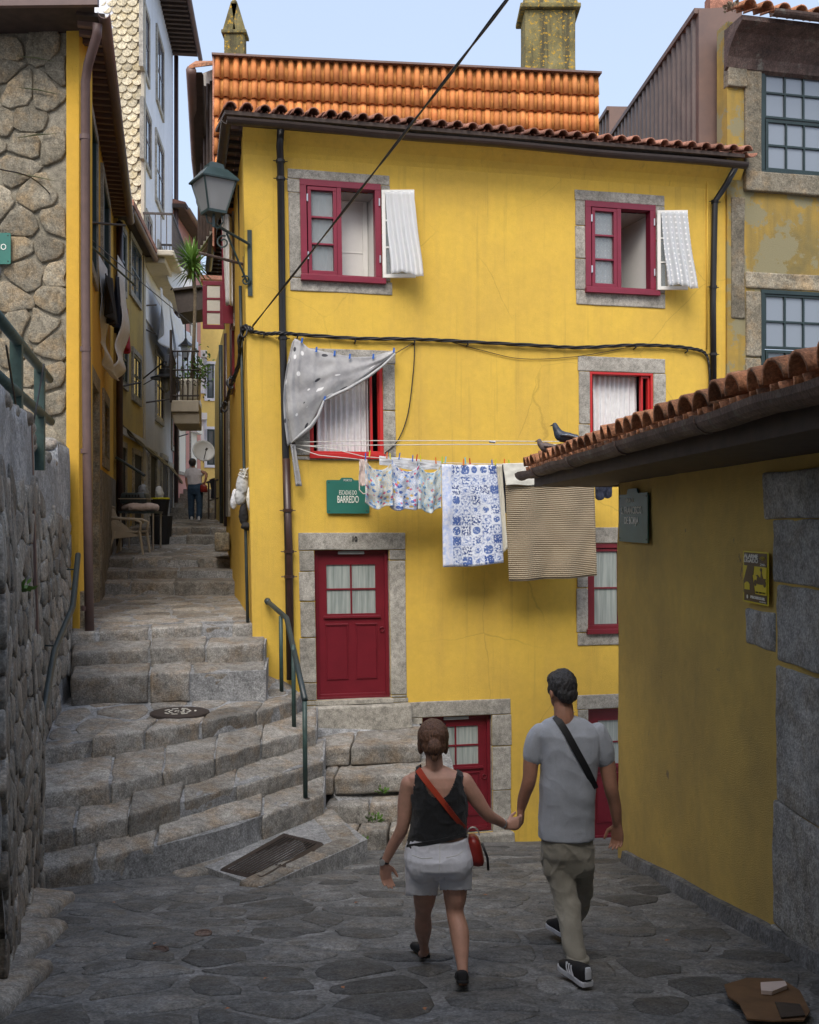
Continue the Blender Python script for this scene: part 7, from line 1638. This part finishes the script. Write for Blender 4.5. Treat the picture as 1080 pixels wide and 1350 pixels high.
def shoe(par, heel, fwd, L_, wd, upper, sole, pitch=0, stripes=False, low=False, name='shoe'):
    """heel: ground point under the heel; fwd: horizontal direction of the toes; pitch: heel lifted"""
    f0 = Vector((fwd[0], fwd[1], 0)).normalized(); f = (f0*math.cos(pitch)-V(0, 0, 1)*math.sin(pitch)); up = (V(0, 0, 1)*math.cos(pitch)+f0*math.sin(pitch)); r = f.cross(up).normalized()
    out = [(0, .26), (.03, .36), (.12, .42), (.35, .40), (.55, .46), (.75, .50), (.9, .42), (.97, .28), (1, .1)]
    poly = [heel+f*L_*x+r*wd*y for x, y in out]+[heel+f*L_*x-r*wd*y*.92 for x, y in reversed(out)]
    b = MB(); b.prism(poly, up*(.028 if sole != upper else .014)); b.build(name+'_sole', sole, par, bevel=.004)
    b = MB(); h0 = .026 if sole != upper else .012; rings = []
    for x, wy, hh in ((.03, .30, .075), (.12, .38, .085), (.30, .38, .075), (.48, .41, .062), (.65, .45, .045), (.82, .43, .034), (.95, .26, .022)):
        hh = hh*(.62 if low else 1); rings.append((heel+f*L_*x+up*(h0+hh*.42), wd*wy, hh*.62))
    loft(b, rings, 18, 2.4, r, up); o = remesh(b, name, upper, par, .006, 3)
    if stripes:
        for k in range(3):
            x = .36+k*.085; b = MB(); s_ = -r
            b.tube([heel+f*L_*(x-.05)+s_*wd*.41+up*.030, heel+f*L_*(x+.01)+s_*wd*.40+up*.058, heel+f*L_*(x+.05)+s_*wd*.33+up*.082], .0065, 6, flat=.5); b.build('stripe', sole, par)
        b = MB(); loft(b, [(heel+f*L_*.0+up*.045, wd*.20, .006), (heel+f*L_*.005+up*.085, wd*.20, .008), (heel+f*L_*.02+up*.105, wd*.16, .008)], 12, 2.2, r, f); b.build('heel_tab', sole, par)
    return o
def foot_ground(px, py): return ong(px, py, .022)
# ---------- the man
Ym = 6.2; m = lambda px, py, dy=0: wp(px, py, Ym+dy); k_ = Ym/F
man = empty('person', foot_ground(760, 1290), 'man in grey T-shirt and olive trousers with a black strap, holding hands with the woman', 'person')
b = MB(); hc = m(741, 911, .02); Ph, Rh = head(b, hc, 1.0, .38, .22); limb(b, [m(743, 928, -.0), m(744, 948, -.02), m(745, 965, 0)], [.056, .060, .075])
loft(b, [(m(748, 958), .10, .06), (m(748, 972), .175, .09), (m(749, 1000), .155, .10), (m(748, 1050), .150, .10), (m(748, 1095), .150, .10), (m(748, 1125), .150, .10)])
limb(b, [m(709, 972, 0), m(701, 1000, 0), m(698, 1028, -.01), m(691, 1050, .02), m(687, 1067, .04)], [.055, .048, .042, .036, .026])
limb(b, [m(790, 972, 0), m(800, 1005, 0), m(805, 1036, -.02), m(811, 1062, 0), m(814, 1086, .02)], [.055, .050, .043, .037, .028])
hand(b, m(814, 1087, .02), V(.03, .10, -1), V(-.75, .65, 0), V(-.6, -.75, .1), curl=(.25, .35, .3), s=1.05, thumb=.3)
hand(b, m(687, 1068, .04), V(-.02, .10, -1), V(.35, .9, 0), V(-.85, .3, 0), curl=(.45, .6, .4), s=1.05, thumb=.25)
limb(b, [m(736, 1120), m(747, 1192, -.05), m(760, 1275, -.2)], [.08, .055, .038]); limb(b, [m(764, 1120), m(762, 1185, .28), m(750, 1218, .55)], [.08, .055, .036])
mb_ = remesh(b, 'body', 'skin_tan', man, .0055, 3)
eyes(Ph, man)
b = MB()   # hair: a cap over the back and the top of the skull, short at the nape
q = lambda x, y, z: hc+Rh @ Vector((x, y, z)); ell(b, q(0, -.018, .034), .083, .097, .100, 14, 22, Rh); ell(b, q(0, -.060, -.02), .068, .050, .060, 10, 16, Rh); ell(b, q(0, .03, .07), .070, .065, .055, 10, 16, Rh)
for sx in (-1, 1): ell(b, q(sx*.070, .01, .01), .013, .03, .035, 8, 10, Rh)
remesh(b, 'hair', 'hair_dark', man, .0045, 2, .004, 60, fold=.0015, fs=40)
b = MB(); loft(b, [(m(745, 944, .00), .066, .055), (m(745, 949, 0), .12, .075), (m(747, 957, 0), .165, .090), (m(748, 968), .190, .108), (m(750, 985), .180, .120), (m(751, 1002), .170, .125), (m(749, 1030), .163, .128), (m(748, 1060), .163, .125), (m(747, 1085), .168, .125), (m(747, 1099), .171, .128), (m(747, 1104), .171, .128)], 30, 2.4)
limb(b, [m(712, 965), m(706, 975), m(703, 988), m(702, 998)], [.054, .059, .061, .061]); limb(b, [m(788, 965), m(794, 978), m(797, 992), m(798, 1001)], [.054, .059, .059, .058])
sh_ = remesh(b, 't_shirt', 'tshirt', man, .006, 4, .007, 5, fold=.004, fs=4.5)
b = MB(); loft(b, [(m(748, 1090), .150, .11), (m(748, 1105), .156, .118), (m(748, 1125, .01), .162, .128), (m(749, 1142, .02), .155, .115), (m(750, 1152, .02), .12, .09)], 26, 2.3)
limb(b, [m(733, 1118), m(738, 1146, -.01), m(743, 1170, -.03), m(748, 1192, -.06), m(751, 1215, -.11), m(756, 1240, -.17), m(762, 1262, -.22)], [.082, .086, .080, .074, .068, .064, .058])
limb(b, [m(764, 1118), m(765, 1146, .06), m(765, 1172, .20), m(763, 1190, .32), m(757, 1206, .44), m(751, 1219, .52)], [.082, .084, .078, .070, .064, .058])
tr_ = remesh(b, 'trousers', 'trousers', man, .0065, 3, .009, 7, seed=3, fold=.008, fs=7)
b = MB(); c = m(762, 1264, -.222); b.lathe(c, [(.058, -.012), (.066, -.006), (.066, .012), (.058, .018)], 20, ax=V(.1, -.1, 1)); b.build('cuff', 'trousers', man, smooth=True)
for (px, py, wd, hg) in ((722, 1134, .07, .10),):
    c = m(px, py, -.055); b = MB(); block([c+V(-.02, -.0, -.10), c+V(.045, -.03, -.10), c+V(.045, .03, -.10), c+V(-.02, .05, -.10), c+V(-.025, -.0, .05), c+V(.045, -.03, .05), c+V(.045, .03, .05), c+V(-.025, .05, .05)], n=(4, 4, 4), r=.015, amp=.004).build('cargo_pocket', 'trousers', man, smooth=True)
shoe(man, foot_ground(776, 1302), (-.42, 1), .29, .105, 'shoe_black', 'sole', 0, True)
h2 = foot_ground(744, 1243); shoe(man, h2+V(.01, .02, .03), (-.25, 1), .28, .10, 'shoe_black', 'sole', .12, False)
ribbon(sh_, [(732, 944), (745, 962), (760, 990), (774, 1015), (785, 1040)], .042, 'bag_strap', 'black', man, .008, .004, also=mb_)
b = MB(); c = hc+V(.01, -.0, -.115); b.tube([c+V(.062*math.cos(a), .06*math.sin(a)-.01, -.006*math.cos(a)) for a in [i*.35 for i in range(19)]], .0022, 5); b.build('necklace', 'silver', man)
# ---------- the woman
Yw = 5.9; w2 = lambda px, py, dy=0: wp(px, py, Yw+dy)
wo = empty('person', foot_ground(606, 1306), 'woman in black tank top and white shorts with a red shoulder bag, at the left', 'person')
b = MB(); hw = w2(571, 978, .03); Pw, Rw = head(b, hw, .93, .05, .25); limb(b, [w2(572, 994), w2(573, 1010, -.01), w2(574, 1022)], [.048, .050, .06])
loft(b, [(w2(574, 1010), .055, .045), (w2(575, 1016), .11, .065), (w2(576, 1022), .165, .082), (w2(577, 1034), .170, .100), (w2(579, 1050), .150, .108), (w2(579, 1070), .145, .108), (w2(577, 1092), .148, .112), (w2(577, 1115), .170, .125), (w2(579, 1140), .180, .13)], 26, 2.3)
limb(b, [w2(540, 1033), w2(535, 1055), w2(531, 1090, -.01), w2(518, 1115, .03), w2(507, 1138, .05)], [.050, .046, .037, .032, .022])
limb(b, [w2(612, 1030), w2(625, 1049, .0), w2(642, 1073, .02), w2(655, 1081, .08), w2(666, 1087, .14)], [.050, .046, .037, .030, .022])
hand(b, w2(507, 1139, .05), V(.10, .12, -1), V(.8, .6, .0), V(.7, -.8, .0), curl=(.2, .3, .25), s=.95, thumb=.3)
hand(b, w2(667, 1088, .14), V(1, .25, .12), V(.1, .3, 1), V(-.15, 1, -.1), curl=(.6, .8, .6), s=.92, thumb=.7)
limb(b, [w2(561, 1150), w2(560, 1180, .04), w2(558, 1205, .12), w2(558, 1222, .20), w2(559, 1247, .34), w2(560, 1255, .36)], [.085, .066, .046, .052, .027, .027])
limb(b, [w2(598, 1150), w2(600, 1178), w2(600, 1203, .0), w2(606, 1230, -.06), w2(610, 1278, -.17), w2(610, 1290, -.19)], [.085, .068, .050, .055, .030, .028])
limb(b, [w2(560, 1255, .36), w2(556, 1258, .45)], [.027, .022]); limb(b, [w2(610, 1290, -.19), w2(611, 1300, -.12)], [.028, .024])
wb_ = remesh(b, 'body', 'skin', wo, .0055, 4)
eyes(Pw, wo, .93)
q = lambda x, y, z: hw+Rw @ Vector((x, y, z)); b = MB(); ell(b, q(0, -.022, .030), .090, .098, .100, 14, 22, Rw); ell(b, q(0, -.062, -.025), .070, .045, .060, 10, 16, Rw); ell(b, q(0, -.112, -.035), .040, .036, .046, 10, 14, Rw); ell(b, q(0, -.105, -.085), .024, .02, .03, 8, 10, Rw)
for sx in (-1, 1): ell(b, q(sx*.070, .005, -.015), .020, .045, .055, 8, 10, Rw)
remesh(b, 'hair', 'hair_brown', wo, .0045, 3, .003, 50, fold=.0015, fs=26)
b = MB(); c = q(0, -.108, -.058); b.lathe(c, [(.022, -.008), (.028, 0), (.022, .008)], 14, ax=V(0, -.6, .8)); b.build('hair_tie', 'black', wo)
b = MB(); b.tube([q(.075*math.cos(a), .085*math.sin(a)+.0, .10) for a in [i*.32+.2 for i in range(9)]], .006, 6); b.build('sunglasses', 'shoe_black', wo)
# tank top: torso shell cut out at the neck and arms
b = MB(); e = .006
loft(b, [(w2(574, 1008), .060+e, .052), (w2(575, 1015), .115+e, .072), (w2(576, 1021), .155, .089), (w2(577, 1034), .160, .107), (w2(579, 1050), .160, .115), (w2(580, 1070), .156, .116), (w2(577, 1092), .158, .122), (w2(577, 1108), .168, .132), (w2(576, 1119), .172, .135)], 30, 2.3)
tk_ = remesh(b, 'tank_top', 'tank', wo, .0055, 3, .004, 12, fold=.006, fs=11)
bm = bmesh.new(); bm.from_mesh(tk_.data); kill = []
for v in bm.verts:
    px = CX+F*v.co.x/v.co.y; py = HY-F*v.co.z/v.co.y; back = v.co.y < Yw+.02
    t = (px-579)/21; scoop = 1052-26*min(1.5, abs(t))**2.6
    if back and abs(t) < 1.25 and py < scoop: kill.append(v)
    elif (not back) and abs(t) < 1.1 and py < 1030: kill.append(v)
    elif py < 1047 and (px < 545-max(0, (1040-py))*-.12 or px > 613-max(0, 1040-py)*.12): kill.append(v)
    elif px > 500 and py > 1120-(px-536)*.22+1: kill.append(v)
bmesh.ops.delete(bm, geom=kill, context='VERTS'); bm.to_mesh(tk_.data); bm.free(); md = tk_.modifiers.new('t', 'SOLIDIFY'); md.thickness = .006; md.offset = 0
b = MB(); loft(b, [(w2(577, 1103), .165, .128), (w2(577, 1112), .175, .135), (w2(578, 1128, -.01), .192, .150), (w2(579, 1140, -.015), .190, .145), (w2(579, 1147, -.005), .140, .11)], 28, 2.35)
limb(b, [w2(558, 1142), w2(556.5, 1158, .01), w2(555.5, 1184, .03)], [.100, .094, .087]); limb(b, [w2(599, 1138), w2(600.5, 1153), w2(601, 1177, .0)], [.100, .093, .086])
ell(b, w2(578, 1148, .0), .06, .10, .045); ell(b, w2(578, 1150, .07), .05, .06, .05); ell(b, w2(558, 1140, -.055), .09, .09, .10); ell(b, w2(600, 1138, -.055), .09, .09, .10)
st_ = remesh(b, 'shorts', 'shorts', wo, .006, 4, .003, 8, seed=6, fold=.003, fs=9)
bm = bmesh.new(); bm.from_mesh(st_.data); kill = [v for v in bm.verts if (HY-F*v.co.z/v.co.y) > (1181 if CX+F*v.co.x/v.co.y < 577 else 1174)]
bmesh.ops.delete(bm, geom=kill, context='VERTS'); bm.to_mesh(st_.data); bm.free(); md = st_.modifiers.new('t', 'SOLIDIFY'); md.thickness = .006; md.offset = 0
ribbon(st_, [(536, 1108), (556, 1113), (580, 1112), (605, 1106), (618, 1101)], .018, 'waistband', 'shorts', wo, .004, .003)
ribbon(st_, [(543, 1127), (556, 1132), (570, 1131)], .006, 'pocket_seam', 'lace', wo, .003, .002); ribbon(st_, [(588, 1131), (602, 1128), (617, 1118)], .006, 'pocket_seam', 'lace', wo, .003, .002); ribbon(st_, [(580, 1113), (580, 1135), (578, 1158)], .006, 'centre_seam', 'lace', wo, .003, .002)
ribbon(tk_, [(537, 1116), (556, 1113), (580, 1109), (600, 1104), (615, 1100)], .022, 'hem', 'tank', wo, .006, .004, also=st_)
shoe(wo, foot_ground(562, 1263)+V(0, 0, .0), (-.35, 1), .235, .085, 'shoe_black', 'shoe_black', .05, False, True)
shoe(wo, foot_ground(606, 1306)+V(.015, -.02, .045), (.02, 1), .235, .085, 'shoe_black', 'shoe_black', .25, False, True)
ribbon(tk_, [(551, 1014), (562, 1030), (580, 1052), (600, 1078), (620, 1100)], .036, 'bag_strap', 'strap_red', wo, .012, .005, tw=lambda t: 1-.3*t, also=wb_)
bg_ = w2(628, 1123, -.02); b = block([bg_+V(-.05, -.02, -.085), bg_+V(.055, -.035, -.095), bg_+V(.055, .12, -.095), bg_+V(-.05, .12, -.085), bg_+V(-.045, -.02, .09), bg_+V(.02, -.03, .07), bg_+V(.02, .12, .07), bg_+V(-.045, .12, .09)], n=(6, 6, 6), r=.04, amp=.004); b.build('shoulder_bag', 'bag_red', wo, smooth=True)
b = MB(); b.tube([bg_+V(.065, -.04, -.09), bg_+V(.06, -.045, -.02), bg_+V(.03, -.04, .06)], .008, 6); b.build('bag_zip', 'black', wo, smooth=True)
b = MB(); b.tube([bg_+V(-.02+.035*math.cos(a), -.02, .10+.045*math.sin(a)) for a in [i*.4 for i in range(9)]], .005, 6); b.build('bag_ring', 'silver', wo)
b = MB(); c = w2(507, 1135, .05); ax = (w2(507, 1138, .05)-w2(518, 1115, .03)).normalized(); b.lathe(c, [(.028, -.006), (.030, 0), (.028, .006)], 18, ax=ax); b.build('watch_strap', 'black', wo, smooth=True)
b = MB(); b.lathe(c+V(-.012, -.028, 0), [(.017, 0), (.018, .008), (.012, .009)], 16, ax=V(-.3, -1, .2)); b.build('watch_face', 'silver', wo)
b = MB(); c = w2(664, 1086, .13); ax = V(1, .4, -.35); b.lathe(c, [(.026, -.008), (.029, 0), (.026, .008)], 18, ax=ax); b.build('bracelet', 'silver', wo, smooth=True)
M_ = Matrix.Identity(4); c = w2(586, 1053, -.13)
# lettering on the strap
for (txt, px, py) in (('CABAIA', 571, 1037), ('CABAIA', 593, 1066)):
    dirv = (w2(600, 1078)-w2(562, 1030)).normalized(); nv = Vector((0, -1, .15)).normalized(); yv = nv.cross(dirv).normalized()
    dg = bpy.context.evaluated_depsgraph_get(); bm = bmesh.new(); bm.from_mesh(tk_.data); bv = BVHTree.FromBMesh(bm); dr = Vector(((px-CX)/F, 1, (HY-py)/F)).normalized(); h = bv.ray_cast(Vector((0, 0, 0)), dr); bm.free()
    if h[0] is not None:
        p = h[0]-dr*.022; x_ = dirv; z_ = (-dr-x_*(-dr).dot(x_)).normalized(); y_ = z_.cross(x_); text('strap_lettering', txt, 'bag_red', wo, mat3(x_, y_, z_, p), .026, .9, ext=.0006)
# ---------- the woman far up the alley
Yf = 27.7; f_ = lambda px, py, dy=0: wp(px, py, Yf+dy); s_ = Yf/F
fw = empty('person', f_(258, 685), 'person in white T-shirt and blue jeans walking away up the alley', 'person')
b = MB(); hf = f_(254, 611); head(b, hf, 1.0, -.1, .1); limb(b, [f_(254.5, 613), f_(255, 618)], [.05, .055]); limb(b, [f_(247, 622), f_(246, 632), f_(247, 641, -.05)], [.055, .042, .03]); limb(b, [f_(264, 622), f_(272, 625, -.05), f_(270, 636, -.1)], [.055, .042, .03])
loft(b, [(f_(255, 620), .14, .08), (f_(257, 640), .15, .1)]); hand(b, f_(270, 636, -.1), V(-.5, .2, -1), V(-1, 0, .5), V(0, 1, 0)); hand(b, f_(247, 641, -.05), V(0, .1, -1), V(0, 1, 0), V(1, 0, 0)); limb(b, [f_(253, 650), f_(254, 683)], [.06, .04]); limb(b, [f_(262, 650), f_(262, 683)], [.06, .04])
remesh(b, 'body', 'skin_tan', fw, .012, 2)
b = MB(); ell(b, hf+V(0, -.02, .03), .10, .11, .11); remesh(b, 'hair', 'hair_dark', fw, .012, 1, .01, 30)
b = MB(); loft(b, [(f_(254.5, 616.5), .07, .06), (f_(255, 619), .17, .09), (f_(256, 626), .19, .12), (f_(257, 638), .19, .13), (f_(258, 640), .19, .13)], 20, 2.4); limb(b, [f_(248, 621), f_(246.5, 627)], [.07, .065]); limb(b, [f_(262, 621), f_(266, 625)], [.07, .065]); remesh(b, 't_shirt', 'white_shirt', fw, .013, 2, .012, 8)
b = MB(); loft(b, [(f_(257.5, 637), .19, .125), (f_(257.5, 645), .215, .15), (f_(257.5, 652), .19, .13)], 20, 2.3); limb(b, [f_(253, 648), f_(252, 665), f_(252.5, 682)], [.115, .09, .075]); limb(b, [f_(262, 648), f_(263, 665, -.05), f_(262.5, 682, -.1)], [.115, .09, .075]); remesh(b, 'jeans', 'denim', fw, .013, 2, .012, 8)
for px, dy in ((252.5, 0), (262, -.1)): shoe(fw, f_(px, 685.3, dy-.08), (0, 1), .26, .1, 'sole', 'sole')
b = block([f_(268, 644, -.2)+V(-.08, 0, -.1), f_(268, 644, -.2)+V(.12, 0, -.1), f_(268, 644, 0)+V(.12, 0, -.1), f_(268, 644, 0)+V(-.08, 0, -.1), f_(268, 644, -.2)+V(-.08, 0, .1), f_(268, 644, -.2)+V(.1, 0, .1), f_(268, 644, 0)+V(.1, 0, .1), f_(268, 644, 0)+V(-.08, 0, .1)], n=(4, 4, 4), r=.04, amp=.01); b.build('handbag', 'bag_red', fw, smooth=True)

# ================= pigeons =================
def pigeon(foot, fw_, s, cols, label, up=0):
    e = empty('pigeon', foot, label, 'pigeon', 'pigeons on the shed roof'); f = Vector(fw_).normalized(); r = f.cross(V(0, 0, 1)).normalized(); P = lambda a, c, h: foot+f*a*s+r*c*s+V(0, 0, h*s)
    b = MB(); limb(b, [P(-.10, 0, .10), P(-.03, 0, .095), P(.05, 0, .115), P(.09, 0, .16+up), P(.105, 0, .20+up)], [.028*s, .052*s, .056*s, .034*s, .026*s]); b.tube([P(-.06, 0, .10), P(-.20, 0, .075)], [.035*s, .022*s], 10, flat=.35)
    body = remesh(b, 'body', cols[0], e, .006*s, 3)
    for sx in (-1, 1):
        b = MB(); b.tube([P(.055, sx*.05, .12), P(-.02, sx*.056, .115), P(-.10, sx*.04, .095), P(-.17, sx*.02, .085)], [.02*s, .04*s, .032*s, .008*s], 10, flat=.35, upv=(0, 0, 1)); b.build('wing', cols[1], e, smooth=True)
        b = MB(); b.tube([P(.01, sx*.02, .06), P(.0, sx*.02, .0), P(.03, sx*.02, .0)], .006*s, 5); b.build('leg', 'strap_red', e)
    b = MB(); b.tube([P(.125, 0, .20+up), P(.155, 0, .19+up)], [.009*s, .002*s], 6); b.build('beak', 'shoe_black', e)
    return e
MAT['pig_dark'] = simple('slate_feathers', (.03, .04, .06), .5, .4, 30, .3); MAT['pig_wing'] = simple('speckled_feathers', (.07, .09, .12), .6, .6, 45, .4, c2=(.3, .33, .38)); MAT['pig_brown'] = simple('brown_feathers', (.12, .09, .08), .6, .3, 30, .3)
pigeon(wp(746, 590, 9.9), (-1, .15, 0), .98, ('pig_dark', 'pig_wing'), 'dark slate pigeon standing taller on the tiles, the right of the two', .02)
pigeon(wp(724, 603, 10.7), (-1, .1, 0), .95, ('pig_brown', 'pig_brown'), 'brownish pigeon crouching on the tiles, the left of the two', -.02)
